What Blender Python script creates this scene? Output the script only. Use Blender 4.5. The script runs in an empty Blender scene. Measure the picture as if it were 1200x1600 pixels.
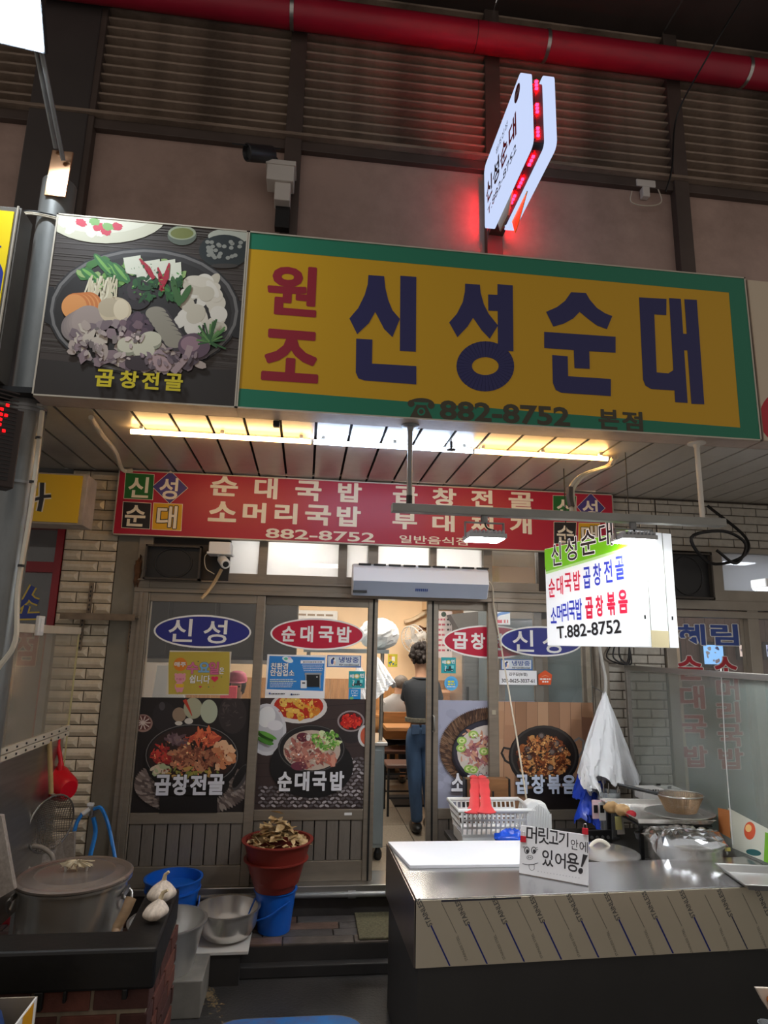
import bpy, math, random
from mathutils import Vector as V, Matrix
random.seed(7)
sc = bpy.context.scene
COL = sc.collection
R = math.radians

# ---------------------------------------------------------------- camera
CAM_P, CAM_Y, CAM_R, FPX = R(11.68), R(6.67), R(1.254), 1000.0
CP = V((0, 0, 1.87))
_f = V((math.sin(CAM_Y)*math.cos(CAM_P), math.cos(CAM_Y)*math.cos(CAM_P), math.sin(CAM_P)))
_r = V((math.cos(CAM_Y), -math.sin(CAM_Y), 0))
_u = _r.cross(_f)
RT = _r*math.cos(CAM_R) + _u*math.sin(CAM_R)
UP = -_r*math.sin(CAM_R) + _u*math.cos(CAM_R)
FW = _f
cd = bpy.data.cameras.new('camera')
cam = bpy.data.objects.new('camera', cd)
COL.objects.link(cam)
cam.matrix_world = Matrix(((RT.x, UP.x, -FW.x, CP.x), (RT.y, UP.y, -FW.y, CP.y), (RT.z, UP.z, -FW.z, CP.z), (0, 0, 0, 1)))
cd.sensor_fit = 'VERTICAL'
cd.sensor_height = 36.0
cd.lens = 36.0*FPX/1600.0
cd.clip_start = 0.05
sc.camera = cam

# ---------------------------------------------------------------- world + exposure
w = bpy.data.worlds.new('world')
sc.world = w
w.use_nodes = True
w.node_tree.nodes['Background'].inputs[0].default_value = (1.0, 0.90, 0.82, 1)
w.node_tree.nodes['Background'].inputs[1].default_value = 0.155
sc.view_settings.view_transform = 'Standard'
sc.view_settings.look = 'None'
sc.view_settings.gamma = 1
sc.view_settings.use_curve_mapping = False
sc.view_settings.exposure = 1.15

# ---------------------------------------------------------------- pixel to place
def ray(px, py): return FW + RT*((px-600)/FPX) - UP*((py-800)/FPX)
def AY(px, py, y): d = ray(px, py); return CP + d*((y-CP.y)/d.y)
def AZ(px, py, z): d = ray(px, py); return CP + d*((z-CP.z)/d.z)
def AX(px, py, x): d = ray(px, py); return CP + d*((x-CP.x)/d.x)

class Plane:
    """A flat face in the place: origin, two axes, outward normal."""
    def __init__(s, o, u, v):
        s.o, s.u, s.v = V(o), V(u).normalized(), V(v).normalized()
        s.n = s.u.cross(s.v).normalized()
    def px(s, x, y):
        d = ray(x, y); t = (s.o-CP).dot(s.n)/d.dot(s.n)
        q = CP + d*t - s.o
        return (q.dot(s.u), q.dot(s.v))
    def at(s, a, b, k=0.0): return s.o + s.u*a + s.v*b + s.n*k
    def box(s, x0, y0, x1, y1):
        xm, ym = (x0+x1)/2, (y0+y1)/2
        return (s.px(x0, ym)[0], s.px(x1, ym)[0], s.px(xm, y1)[1], s.px(xm, y0)[1])
def wallplane(y): return Plane((0, y, 0), (1, 0, 0), (0, 0, 1))

# ---------------------------------------------------------------- colour + materials
def lin(c): c = c/255.0; return c/12.92 if c <= 0.04045 else ((c+0.055)/1.055)**2.4
def S(r, g, b): return (lin(r), lin(g), lin(b))
MATS = {}
def mat(name, rgb, rough=0.55, metal=0.0, var=0.0, vscale=6.0, bump=0.0, bscale=40.0, emit=None, es=0.0,
        stretch=(1, 1, 1), spec=0.5, dirt=None, dirt_amt=0.5, dscale=2.5, alpha=1.0, trans=0.0, sss=0.0):
    if name in MATS: return MATS[name]
    m = bpy.data.materials.new(name); m.use_nodes = True
    nt = m.node_tree; b = nt.nodes['Principled BSDF']
    c = S(*rgb)
    b.inputs['Base Color'].default_value = (*c, 1)
    b.inputs['Roughness'].default_value = rough
    b.inputs['Metallic'].default_value = metal
    b.inputs['Specular IOR Level'].default_value = spec
    if alpha < 1: b.inputs['Alpha'].default_value = alpha
    if trans: b.inputs['Transmission Weight'].default_value = trans
    if emit:
        b.inputs['Emission Color'].default_value = (*S(*emit), 1)
        b.inputs['Emission Strength'].default_value = es
    if var or bump or dirt:
        tc = nt.nodes.new('ShaderNodeTexCoord'); mp = nt.nodes.new('ShaderNodeMapping')
        mp.inputs['Scale'].default_value = stretch
        nt.links.new(tc.outputs['Object'], mp.inputs['Vector'])
        out = None
        if var:
            n = nt.nodes.new('ShaderNodeTexNoise'); n.inputs['Scale'].default_value = vscale
            n.inputs['Detail'].default_value = 6
            nt.links.new(mp.outputs[0], n.inputs['Vector'])
            rp = nt.nodes.new('ShaderNodeValToRGB')
            lo = [max(0, x*(1-var)) for x in c]; hi = [min(1, x*(1+var)) for x in c]
            rp.color_ramp.elements[0].position = 0.3; rp.color_ramp.elements[1].position = 0.7
            rp.color_ramp.elements[0].color = (*lo, 1); rp.color_ramp.elements[1].color = (*hi, 1)
            nt.links.new(n.outputs['Fac'], rp.inputs[0]); out = rp.outputs[0]
        if dirt:
            n2 = nt.nodes.new('ShaderNodeTexNoise'); n2.inputs['Scale'].default_value = dscale
            n2.inputs['Detail'].default_value = 8; n2.inputs['Roughness'].default_value = 0.7
            nt.links.new(mp.outputs[0], n2.inputs['Vector'])
            mr = nt.nodes.new('ShaderNodeMapRange')
            mr.inputs[1].default_value = 0.45; mr.inputs[2].default_value = 0.72; mr.inputs[4].default_value = dirt_amt
            nt.links.new(n2.outputs['Fac'], mr.inputs[0])
            mx = nt.nodes.new('ShaderNodeMix'); mx.data_type = 'RGBA'
            nt.links.new(mr.outputs[0], mx.inputs[0])
            if out: nt.links.new(out, mx.inputs[6])
            else: mx.inputs[6].default_value = (*c, 1)
            mx.inputs[7].default_value = (*S(*dirt), 1); out = mx.outputs[2]
        if out: nt.links.new(out, b.inputs['Base Color'])
        if bump:
            n3 = nt.nodes.new('ShaderNodeTexNoise'); n3.inputs['Scale'].default_value = bscale; n3.inputs['Detail'].default_value = 4
            nt.links.new(mp.outputs[0], n3.inputs['Vector'])
            bp = nt.nodes.new('ShaderNodeBump'); bp.inputs['Strength'].default_value = bump; bp.inputs['Distance'].default_value = 0.01
            nt.links.new(n3.outputs['Fac'], bp.inputs['Height']); nt.links.new(bp.outputs[0], b.inputs['Normal'])
    MATS[name] = m
    return m
def emission(name, rgb, strength):
    if name in MATS: return MATS[name]
    m = bpy.data.materials.new(name); m.use_nodes = True; nt = m.node_tree; nt.nodes.clear()
    e = nt.nodes.new('ShaderNodeEmission'); o = nt.nodes.new('ShaderNodeOutputMaterial')
    e.inputs[0].default_value = (*S(*rgb), 1); e.inputs[1].default_value = strength
    nt.links.new(e.outputs[0], o.inputs[0]); MATS[name] = m; return m
def sheet_mat(name, rgb, body, rough=0.08, gloss=0.06, translucent=0.0):
    """Thin clear sheet: mostly see-through, a little body colour, a little gloss."""
    if name in MATS: return MATS[name]
    m = bpy.data.materials.new(name); m.use_nodes = True; nt = m.node_tree; nt.nodes.clear()
    o = nt.nodes.new('ShaderNodeOutputMaterial')
    t = nt.nodes.new('ShaderNodeBsdfTransparent')
    d = nt.nodes.new('ShaderNodeBsdfDiffuse'); d.inputs[0].default_value = (*S(*rgb), 1)
    tl = nt.nodes.new('ShaderNodeBsdfTranslucent'); tl.inputs[0].default_value = (*S(*rgb), 1)
    g = nt.nodes.new('ShaderNodeBsdfGlossy'); g.inputs['Roughness'].default_value = rough
    m0 = nt.nodes.new('ShaderNodeMixShader'); m0.inputs[0].default_value = translucent
    nt.links.new(d.outputs[0], m0.inputs[1]); nt.links.new(tl.outputs[0], m0.inputs[2])
    m1 = nt.nodes.new('ShaderNodeMixShader'); m1.inputs[0].default_value = body
    nt.links.new(t.outputs[0], m1.inputs[1]); nt.links.new(m0.outputs[0], m1.inputs[2])
    m2 = nt.nodes.new('ShaderNodeMixShader')
    fr = nt.nodes.new('ShaderNodeFresnel'); fr.inputs[0].default_value = 1.45
    mm = nt.nodes.new('ShaderNodeMath'); mm.operation = 'MULTIPLY'; mm.inputs[1].default_value = gloss/0.04
    nt.links.new(fr.outputs[0], mm.inputs[0]); nt.links.new(mm.outputs[0], m2.inputs[0])
    nt.links.new(m1.outputs[0], m2.inputs[1]); nt.links.new(g.outputs[0], m2.inputs[2])
    nt.links.new(m2.outputs[0], o.inputs[0]); MATS[name] = m; return m
def print_mat(name='printed_ink', rough=0.4):
    if name in MATS: return MATS[name]
    m = bpy.data.materials.new(name); m.use_nodes = True; nt = m.node_tree
    a = nt.nodes.new('ShaderNodeVertexColor'); a.layer_name = 'ink'
    nt.links.new(a.outputs[0], nt.nodes['Principled BSDF'].inputs['Base Color'])
    nt.nodes['Principled BSDF'].inputs['Roughness'].default_value = rough
    MATS[name] = m; return m

# ---------------------------------------------------------------- objects
def tag(o, label=None, cat=None, group=None, kind=None):
    if label: o['label'] = label
    if cat: o['category'] = cat
    if group: o['group'] = group
    if kind: o['kind'] = kind
    return o
def thing(name, label, cat, loc=(0, 0, 0), group=None, rz=0.0):
    o = bpy.data.objects.new(name, None); COL.objects.link(o)
    o.location = loc; o.rotation_euler = (0, 0, rz); o.empty_display_size = 0.05
    return tag(o, label, cat, group)
def link(name, me, m, parent=None, off=None):
    o = bpy.data.objects.new(name, me); COL.objects.link(o)
    if m is not None and not me.materials: me.materials.append(m)
    if parent is not None: o.parent = parent
    return o
class MB:
    def __init__(s): s.v = []; s.f = []
    def add(s, vs, fs):
        n = len(s.v); s.v += [tuple(x) for x in vs]; s.f += [tuple(i+n for i in f) for f in fs]; return s
    def box(s, x0, x1, y0, y1, z0, z1):
        return s.obox(V((x0, y0, z0)), V((x1-x0, 0, 0)), V((0, y1-y0, 0)), V((0, 0, z1-z0)))
    def obox(s, o, a, b, c):
        o, a, b, c = V(o), V(a), V(b), V(c)
        vs = [o, o+a, o+a+b, o+b, o+c, o+a+c, o+a+b+c, o+b+c]
        fs = [(3, 2, 1, 0), (4, 5, 6, 7), (0, 1, 5, 4), (1, 2, 6, 5), (2, 3, 7, 6), (3, 0, 4, 7)]
        if a.cross(b).dot(c) < 0: fs = [f[::-1] for f in fs]
        return s.add(vs, fs)
    def cbox(s, c, sx, sy, sz): return s.box(c[0]-sx/2, c[0]+sx/2, c[1]-sy/2, c[1]+sy/2, c[2]-sz/2, c[2]+sz/2)
    def bar(s, p, q, w, h, up=(0, 0, 1)):
        p, q = V(p), V(q); d = q-p; u = V(up)
        a = d.cross(u).normalized()*w; b = a.cross(d).normalized()*h
        return s.obox(p-a/2-b/2, d, a, b)
    def prism(s, pts, ext):
        pts = [V(p) for p in pts]; e = V(ext); n = len(pts)
        return s.add(pts+[p+e for p in pts], [tuple(range(n))[::-1], tuple(range(n, 2*n))] + [(i, (i+1) % n, (i+1) % n+n, i+n) for i in range(n)])
    def tube(s, pts, r, n=8, closed=False, caps=True):
        pts = [V(p) for p in pts]; k = len(pts)
        rs = r if isinstance(r, (list, tuple)) else [r]*k
        ref = None; rings = []
        for i, p in enumerate(pts):
            if closed: d = pts[(i+1) % k]-pts[i-1]
            else: d = pts[min(i+1, k-1)]-pts[max(i-1, 0)]
            d.normalize()
            if ref is None: ref = V((0, 0, 1)) if abs(d.z) < 0.9 else V((1, 0, 0))
            a = (ref-d*ref.dot(d)); a.normalize(); b = d.cross(a); ref = a
            rings.append([p+(a*math.cos(2*math.pi*j/n)+b*math.sin(2*math.pi*j/n))*rs[i] for j in range(n)])
        vs = [x for q in rings for x in q]; fs = []
        for i in range(k if closed else k-1):
            i2 = (i+1) % k
            for j in range(n):
                j2 = (j+1) % n
                fs.append((i*n+j, i*n+j2, i2*n+j2, i2*n+j))
        if caps and not closed:
            fs.append(tuple(range(n))[::-1]); fs.append(tuple((k-1)*n+j for j in range(n)))
        return s.add(vs, fs)
    def lathe(s, prof, n=24, c=(0, 0, 0), ax=(0, 0, 1), sx=1.0, sy=1.0):
        c = V(c); z = V(ax).normalized(); a = (V((1, 0, 0)) if abs(z.x) < 0.9 else V((0, 1, 0)))
        a = (a-z*a.dot(z)).normalized(); b = z.cross(a)
        vs = []; fs = []; k = len(prof)
        for (r, h) in prof:
            for j in range(n):
                t = 2*math.pi*j/n
                vs.append(c+z*h+a*(math.cos(t)*r*sx)+b*(math.sin(t)*r*sy))
        for i in range(k-1):
            for j in range(n):
                j2 = (j+1) % n
                fs.append((i*n+j, i*n+j2, (i+1)*n+j2, (i+1)*n+j))
        if prof[0][0] > 1e-6: fs.append(tuple(range(n))[::-1])
        if prof[-1][0] > 1e-6: fs.append(tuple((k-1)*n+j for j in range(n)))
        return s.add(vs, fs)
    def ball(s, c, rx, ry=None, rz=None, n=14, m=9, jit=0.0):
        ry = rx if ry is None else ry; rz = rx if rz is None else rz
        vs = []; fs = []
        for i in range(m+1):
            ph = math.pi*i/m
            for j in range(n):
                t = 2*math.pi*j/n; k = 1+(random.uniform(-jit, jit) if jit and 0 < i < m else 0)
                vs.append((c[0]+rx*k*math.sin(ph)*math.cos(t), c[1]+ry*k*math.sin(ph)*math.sin(t), c[2]-rz*k*math.cos(ph)))
        for i in range(m):
            for j in range(n):
                j2 = (j+1) % n; fs.append((i*n+j, i*n+j2, (i+1)*n+j2, (i+1)*n+j))
        return s.add(vs, fs)
    def mesh(s, name, smooth=None):
        me = bpy.data.meshes.new(name); me.from_pydata(s.v, [], s.f); me.update()
        if smooth:
            me.shade_smooth()
            me.set_sharp_from_angle(angle=R(smooth))
        return me
    def build(s, name, m, parent=None, smooth=None, bevel=0.0, label=None, kind=None):
        """One mesh object. With a parent at P the vertices (given in the world) become local to it."""
        me = s.mesh(name, smooth)
        if parent is not None:
            off = root_loc(parent)
            if off.length > 0: me.transform(Matrix.Translation(-off))
        o = link(name, me, m, parent)
        if bevel:
            b = o.modifiers.new('bevel', 'BEVEL'); b.width = bevel; b.segments = 2; b.limit_method = 'ANGLE'; b.harden_normals = False
        if label: o['label'] = label
        if kind: o['kind'] = kind
        return o
    def top(s, name, m, label, cat, group=None, kind=None, smooth=None, bevel=0.0):
        """A thing that is a single mesh, its origin at its base."""
        xs = [q[0] for q in s.v]; ys = [q[1] for q in s.v]; zs = [q[2] for q in s.v]
        c = V(((min(xs)+max(xs))/2, (min(ys)+max(ys))/2, min(zs)))
        me = s.mesh(name, smooth); me.transform(Matrix.Translation(-c))
        o = link(name, me, m); o.location = c
        if bevel:
            b = o.modifiers.new('bevel', 'BEVEL'); b.width = bevel; b.segments = 2; b.limit_method = 'ANGLE'
        return tag(o, label, cat, group, kind)
def root_loc(p):
    l = V((0, 0, 0))
    while p is not None: l += p.location; p = p.parent
    return l
def struct(name, mb, m, label, cat, smooth=None, bevel=0.0):
    return mb.top(name, m, label, cat, kind='structure', smooth=smooth, bevel=bevel)
def sgroup(name, label, cat, loc=(0, 0, 0)):
    return tag(thing(name, label, cat, loc), kind='structure')
def arc(pts, n=6, closed=False):
    """Smooth curve through points."""
    P = [V(p) for p in pts]; out = []; k = len(P)
    for i in range(k if closed else k-1):
        p0 = P[i-1] if (i > 0 or closed) else P[0]*2-P[1]
        p1, p2 = P[i], P[(i+1) % k]; p3 = P[(i+2) % k] if (i+2 < k or closed) else P[-1]*2-P[-2]
        for j in range(n):
            t = j/n
            out.append(((p1*2)+(p2-p0)*t+(p0*2-p1*5+p2*4-p3)*t*t+(p1*3-p0-p2*3+p3)*t**3)*0.5)
    if not closed: out.append(P[-1])
    return out
def cable(name, pts, r, m, parent=None, label=None, cat=None, n=6, seg=6, group=None):
    mb = MB().tube(arc(pts, seg), r, n)
    if parent is not None: return mb.build(name, m, parent, smooth=60)
    return mb.top(name, m, label, cat, group, smooth=60)

# ---------------------------------------------------------------- lettering
_G = {}
def glyphs(s, bold=0.0, shear=0.0):
    k = (s, bold, shear)
    if k not in _G:
        cu = bpy.data.curves.new('text', 'FONT'); cu.body = s; cu.offset = bold; cu.resolution_u = 3; cu.shear = shear
        o = bpy.data.objects.new('text', cu); me = bpy.data.meshes.new_from_object(o)
        vs = [(q.co.x, q.co.y) for q in me.vertices]; fs = [tuple(p.vertices) for p in me.polygons]
        bpy.data.objects.remove(o); bpy.data.curves.remove(cu); bpy.data.meshes.remove(me)
        _G[k] = (vs, fs)
    return _G[k]
def bbox(vs):
    xs = [q[0] for q in vs]; ys = [q[1] for q in vs]
    return min(xs), max(xs), min(ys), max(ys)
class Print:
    """Flat print on a plane: coloured shapes given in photo pixels, each a hair above the last."""
    def __init__(s, pl, clip=None, k0=0.0006, step=2.5e-5):
        s.pl, s.clip, s.k, s.step = pl, clip, k0, step
        s.v = []; s.f = []; s.c = []; s.z = (0.0, 0.0, 1.0)
    def zoom(s, ox, oy, sc): s.z = (ox, oy, sc); return s
    def T(s, x, y): return (s.z[0]+x/s.z[2], s.z[1]+y/s.z[2])
    def uv(s, pts): return [s.pl.px(*s.T(*p)) for p in pts]
    def _clip(s, p):
        if not s.clip: return p
        u0, u1, v0, v1 = s.clip
        for ax, lim, sg in ((0, u0, 1), (0, u1, -1), (1, v0, 1), (1, v1, -1)):
            out = []
            for i in range(len(p)):
                a, b = p[i-1], p[i]; da, db = (a[ax]-lim)*sg, (b[ax]-lim)*sg
                if (da >= 0) != (db >= 0):
                    t = da/(da-db); out.append((a[0]+(b[0]-a[0])*t, a[1]+(b[1]-a[1])*t))
                if db >= 0: out.append(b)
            p = out
            if len(p) < 3: return []
        return p
    def raw(s, uvs, faces, col):
        s.k += s.step; n = len(s.v)
        s.v += [tuple(s.pl.at(a, b, s.k)) for a, b in uvs]
        for f in faces: s.f.append(tuple(i+n for i in f)); s.c.append(col)
        return s
    def polyuv(s, uvs, col):
        p = s._clip(uvs)
        if len(p) >= 3:
            a = sum(p[i-1][0]*p[i][1]-p[i][0]*p[i-1][1] for i in range(len(p)))
            if a < 0: p = p[::-1]
            s.raw(p, [tuple(range(len(p)))], S(*col))
        return s
    def poly(s, pts, col): return s.polyuv(s.uv(pts), col)
    def rect(s, x0, y0, x1, y1, col): return s.poly([(x0, y0), (x1, y0), (x1, y1), (x0, y1)], col)
    def fill(s, col): u0, u1, v0, v1 = s.clip; return s.polyuv([(u0, v0), (u1, v0), (u1, v1), (u0, v1)], col)
    def ell(s, cx, cy, rx, ry, col, rot=0.0, n=28, jit=0.0, a0=0.0, a1=360.0):
        pts = []; c, q = math.cos(R(rot)), math.sin(R(rot))
        for i in range(n):
            t = R(a0+(a1-a0)*i/(n if a1-a0 >= 360 else n-1)); j = 1+random.uniform(-jit, jit)
            x, y = rx*j*math.cos(t), ry*j*math.sin(t)
            pts.append((cx+x*c-y*q, cy+x*q+y*c))
        return s.poly(pts, col)
    def ring(s, cx, cy, rx, ry, w, col, n=36):
        for i in range(n):
            a, b = 2*math.pi*i/n, 2*math.pi*(i+1.02)/n
            s.poly([(cx+rx*math.cos(a), cy+ry*math.sin(a)), (cx+rx*math.cos(b), cy+ry*math.sin(b)),
                    (cx+(rx-w)*math.cos(b), cy+(ry-w)*math.sin(b)), (cx+(rx-w)*math.cos(a), cy+(ry-w)*math.sin(a))], col)
            if i < n-1: s.k -= s.step
        return s
    def line(s, pts, w, col, taper=False):
        k = len(pts)
        L = []; Rr = []
        for i, p in enumerate(pts):
            a = pts[max(i-1, 0)]; b = pts[min(i+1, k-1)]
            dx, dy = b[0]-a[0], b[1]-a[1]; l = math.hypot(dx, dy) or 1
            ww = w[i] if isinstance(w, (list, tuple)) else (w*(1-0.8*i/(k-1)) if taper else w)
            nx, ny = -dy/l*ww/2, dx/l*ww/2
            L.append((p[0]+nx, p[1]+ny)); Rr.append((p[0]-nx, p[1]-ny))
        for i in range(k-1): s.poly([L[i], L[i+1], Rr[i+1], Rr[i]], col); s.k -= s.step
        s.k += s.step
        return s
    def scatter(s, n, cx, cy, rx, ry, cols, r=(2, 4), asp=(0.5, 1.0), jit=0.2, inner=0.0):
        for i in range(n):
            t = random.uniform(0, 2*math.pi); q = math.sqrt(random.uniform(inner, 1))
            rr = random.uniform(*r)
            s.ell(cx+rx*q*math.cos(t), cy+ry*q*math.sin(t), rr, rr*random.uniform(*asp), random.choice(cols), random.uniform(0, 180), n=9, jit=jit)
        return s
    def text(s, t, x0, y0, x1, y1, col, bold=0.02, out=None, outw=0.03, shear=0.0):
        u0, u1, v0, v1 = s.pl.box(*s.T(x0, y0), *s.T(x1, y1)); a0 = a1 = b0 = b1 = 0
        def put(vs, fs, c):
            q = [(u0+(a-a0)/(a1-a0)*(u1-u0), v0+(b-b0)/(b1-b0)*(v1-v0)) for a, b in vs]
            s.raw(q, fs, S(*c))
        def fat(b, c):
            # heavier than the outline offset can carry: the same glyph set several times, shifted a little
            if b <= 0.015: put(*glyphs(t, b, shear), c); return
            g, gf = glyphs(t, 0.015, shear); d = b-0.015
            for i in range(8 if d > 0.012 else 4):
                q = 2*math.pi*(i+0.5)/(8 if d > 0.012 else 4)
                dx, dy = d*1.15*math.cos(q), d*1.15*math.sin(q); put([(x+dx, y+dy) for x, y in g], gf, c)
        b9 = max(bold-0.015, 0); v9 = glyphs(t, min(bold, 0.015), shear)[0]; a0, a1, b0, b1 = bbox(v9)
        a0 -= b9; a1 += b9; b0 -= b9; b1 += b9
        if out: fat(bold+outw, out)
        fat(bold, col); return s
    def slant(s, t, p0, p1, h, col, bold=0.02, out=None, outw=0.03):
        """A line of text whose baseline runs between two photo points."""
        a = s.pl.px(*s.T(*p0)); b = s.pl.px(*s.T(*p1))
        top = s.pl.px(*s.T(p0[0], p0[1]-h)); hh = math.hypot(top[0]-a[0], top[1]-a[1])
        ex = V((b[0]-a[0], b[1]-a[1])); L = ex.length; ex /= L; ey = V((-ex.y, ex.x))
        vs, fs = glyphs(t, bold); q0, q1, r0, r1 = bbox(vs)
        def put(vs, fs, c):
            q = []
            for x, y in vs:
                k = ex*((x-q0)/(q1-q0)*L)+ey*((y-r0)/(r1-r0)*hh); q.append((a[0]+k.x, a[1]+k.y))
            s.raw(q, fs, S(*c))
        if out: put(*glyphs(t, min(bold+outw, 0.06)), out)
        put(vs, fs, col); return s
    def flecks(s, n, cx, cy, rx, ry, cols, r=(2, 6)):
        """Fine lights and darks over a picture area."""
        for i in range(n):
            c = random.choice(cols); k = random.uniform(0.7, 1.35)
            s.scatter(1, cx, cy, rx, ry, [tuple(min(255, int(v*k)) for v in c)], r, (0.25, 0.8), 0.3)
        return s
    def dashes(s, x0, x1, y, h, col):
        x = x0
        while x < x1:
            l = random.uniform(0.6, 2.2)*h; s.rect(x, y-h/2, min(x+l, x1), y+h/2, col); x += l+0.45*h
        return s
    def build(s, name, parent=None, m=None):
        off = root_loc(parent) if parent is not None else V((0, 0, 0))
        me = bpy.data.meshes.new(name); me.from_pydata([tuple(V(q)-off) for q in s.v], [], s.f); me.update()
        at = me.color_attributes.new('ink', 'FLOAT_COLOR', 'CORNER')
        buf = []
        for p, c in zip(me.polygons, s.c):
            buf += [c[0], c[1], c[2], 1.0]*p.loop_total
        at.data.foreach_set('color', buf)
        return link(name, me, m or print_mat(), parent)
def sheet(name, pl, uvr, label, cat, rgb=(235, 235, 235), th=0.0006, group=None, k=0.0):
    """A thin sheet or sticker on a plane: root mesh; returns (root, Print clipped to it)."""
    u0, u1, v0, v1 = uvr
    mb = MB().obox(pl.at(u0, v0, k), pl.u*(u1-u0), pl.v*(v1-v0), pl.n*th)
    o = mb.top(name, mat('sheet_%d_%d_%d' % rgb, rgb, 0.45), label, cat, group)
    return o, Print(pl, uvr, k0=k+th)
def oval(name, pl, uvr, label, cat, rgb, rim, k=0.0, group=None):
    u0, u1, v0, v1 = uvr; cu, cv, ru, rv = (u0+u1)/2, (v0+v1)/2, (u1-u0)/2, (v1-v0)/2
    pts = [pl.at(cu+ru*math.cos(2*math.pi*i/48), cv+rv*math.sin(2*math.pi*i/48), k) for i in range(48)]
    o = MB().prism(pts, pl.n*0.0006).top(name, mat('decal_rim_%d_%d_%d' % rim, rim, 0.4), label, cat, group)
    p = Print(pl, None, k0=k+0.0006)
    f = 0.012
    p.raw([(cu+(ru-f)*math.cos(2*math.pi*i/48), cv+(rv-f)*math.sin(2*math.pi*i/48)) for i in range(48)], [tuple(range(48))], S(*rgb))
    return o, p
def copy_tree(o, parent=None):
    c = o.copy(); COL.objects.link(c)
    if parent is not None: c.parent = parent
    for ch in list(o.children): copy_tree(ch, c)
    return c
F = 4.594          # shopfront plane
ZL, ZT, ZS = 0.155, 0.32, 3.03     # ledge, shop floor, soffit heights
# ================================================================ THE SETTING
M_conc = mat('street_concrete', (58, 56, 55), 0.42, var=0.35, vscale=3, bump=0.25, bscale=60, dirt=(26, 25, 25), dirt_amt=0.8, dscale=1.6)
M_alu = mat('bronze_aluminium', (138, 128, 114), 0.42, 0.4, var=0.05, vscale=3, stretch=(1, 1, 8), dirt=(96, 88, 78), dirt_amt=0.3, dscale=4)
M_alu2 = mat('bronze_boards', (128, 120, 110), 0.5, 0.3, var=0.15, vscale=5, stretch=(4, 1, 1), dirt=(60, 54, 48), dirt_amt=0.5, dscale=5)
M_tile = mat('cream_tile_glaze', (205, 192, 168), 0.22, var=0.12, vscale=9, dirt=(140, 122, 96), dirt_amt=0.5, dscale=9)
M_tile2 = mat('grey_white_tile_glaze', (176, 170, 158), 0.3, var=0.1, vscale=9, dirt=(110, 102, 90), dirt_amt=0.5, dscale=7)
M_grout = mat('dark_grout', (62, 54, 46), 0.9, var=0.3, vscale=20)
M_dark = mat('dark_void', (20, 19, 18), 0.9)
M_glass = sheet_mat('window_glass', (200, 205, 205), 0.05, 0.03, 0.05)
M_frost = sheet_mat('frosted_glass', (240, 242, 245), 0.75, 0.2, 0.04, 0.75)
M_steel = mat('brushed_steel', (190, 188, 184), 0.3, 0.95, var=0.1, vscale=4, stretch=(1, 1, 12), bump=0.03, bscale=90)
M_panel = mat('pinkish_wall_panel', (176, 150, 138), 0.42, var=0.12, vscale=1.4, dirt=(110, 90, 80), dirt_amt=0.5, dscale=1.3)
M_louv = mat('weathered_louvre', (150, 132, 116), 0.6, 0.2, var=0.25, vscale=3, stretch=(1, 1, 5), dirt=(64, 52, 44), dirt_amt=0.7, dscale=2)
M_post = mat('brown_steel_post', (84, 72, 66), 0.55, 0.2, var=0.2, vscale=3)
M_soff = mat('soffit_panel_paint', (186, 180, 168), 0.32, 0.2, var=0.1, vscale=3, dirt=(110, 98, 82), dirt_amt=0.45, dscale=3)
M_white = mat('white_paint', (226, 226, 224), 0.4)
M_black = mat('black_plastic', (22, 22, 23), 0.45)
M_wire = mat('cream_cable', (206, 196, 176), 0.5)
M_bwire = mat('black_cable', (20, 19, 19), 0.5)
M_iron = mat('grey_galvanised', (140, 142, 142), 0.45, 0.6, var=0.15, vscale=8)

struct('floor', MB().box(-5, 6, -1.5, 4.16, -0.1, 0.0), M_conc, 'dark grey worn concrete street in front of the shop', 'street')
# stepped ledge in front of the doors with long slate tiles laid on it
led = sgroup('step_1', 'low dark step with long slate tiles before the doors', 'step', (0.5, 4.35, 0))
MB().box(-2.6, 4.2, 4.19, 4.56, 0, ZL-0.012).build('step_body', mat('step_dark', (46, 43, 41), 0.6, var=0.3, vscale=5, dirt=(20, 19, 19), dirt_amt=0.7), led, bevel=0.006)
MB().box(-2.6, 4.2, 4.13, 4.19, 0, 0.062).build('step_foot', mat('step_foot_dark', (40, 38, 37), 0.6, var=0.3, vscale=5), led, bevel=0.006)
tcols = [mat('slate_%d' % i, c, 0.35, var=0.25, vscale=12, bump=0.15, bscale=50) for i, c in enumerate([(92, 84, 78), (104, 84, 74), (78, 74, 72), (118, 82, 68), (88, 84, 82)])]
for r in range(4):
    x = -2.55 - (r % 2)*0.2
    y0 = 4.186+r*0.094
    while x < 4.1:
        L = random.choice((0.28, 0.34, 0.42))
        MB().box(x+0.004, x+L-0.004, y0+0.003, y0+0.091, ZL-0.014, ZL-random.uniform(0, 0.003)).build('tile', random.choice(tcols), led, bevel=0.002)
        x += L
sp = sgroup('baseboard_front', 'dark sooty plinth under the shop door sill', 'plinth', (0.5, 4.58, ZL))
MB().box(-1.3, 2.3, 4.56, 4.75, ZL-0.1, ZT-0.02).build('plinth_body', mat('plinth_soot', (50, 46, 43), 0.7, var=0.4, vscale=6), sp)
MB().box(-1.25, 2.3, 4.53, 4.80, ZT-0.02, ZT+0.02).build('door_sill', M_steel, sp, bevel=0.004)

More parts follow.
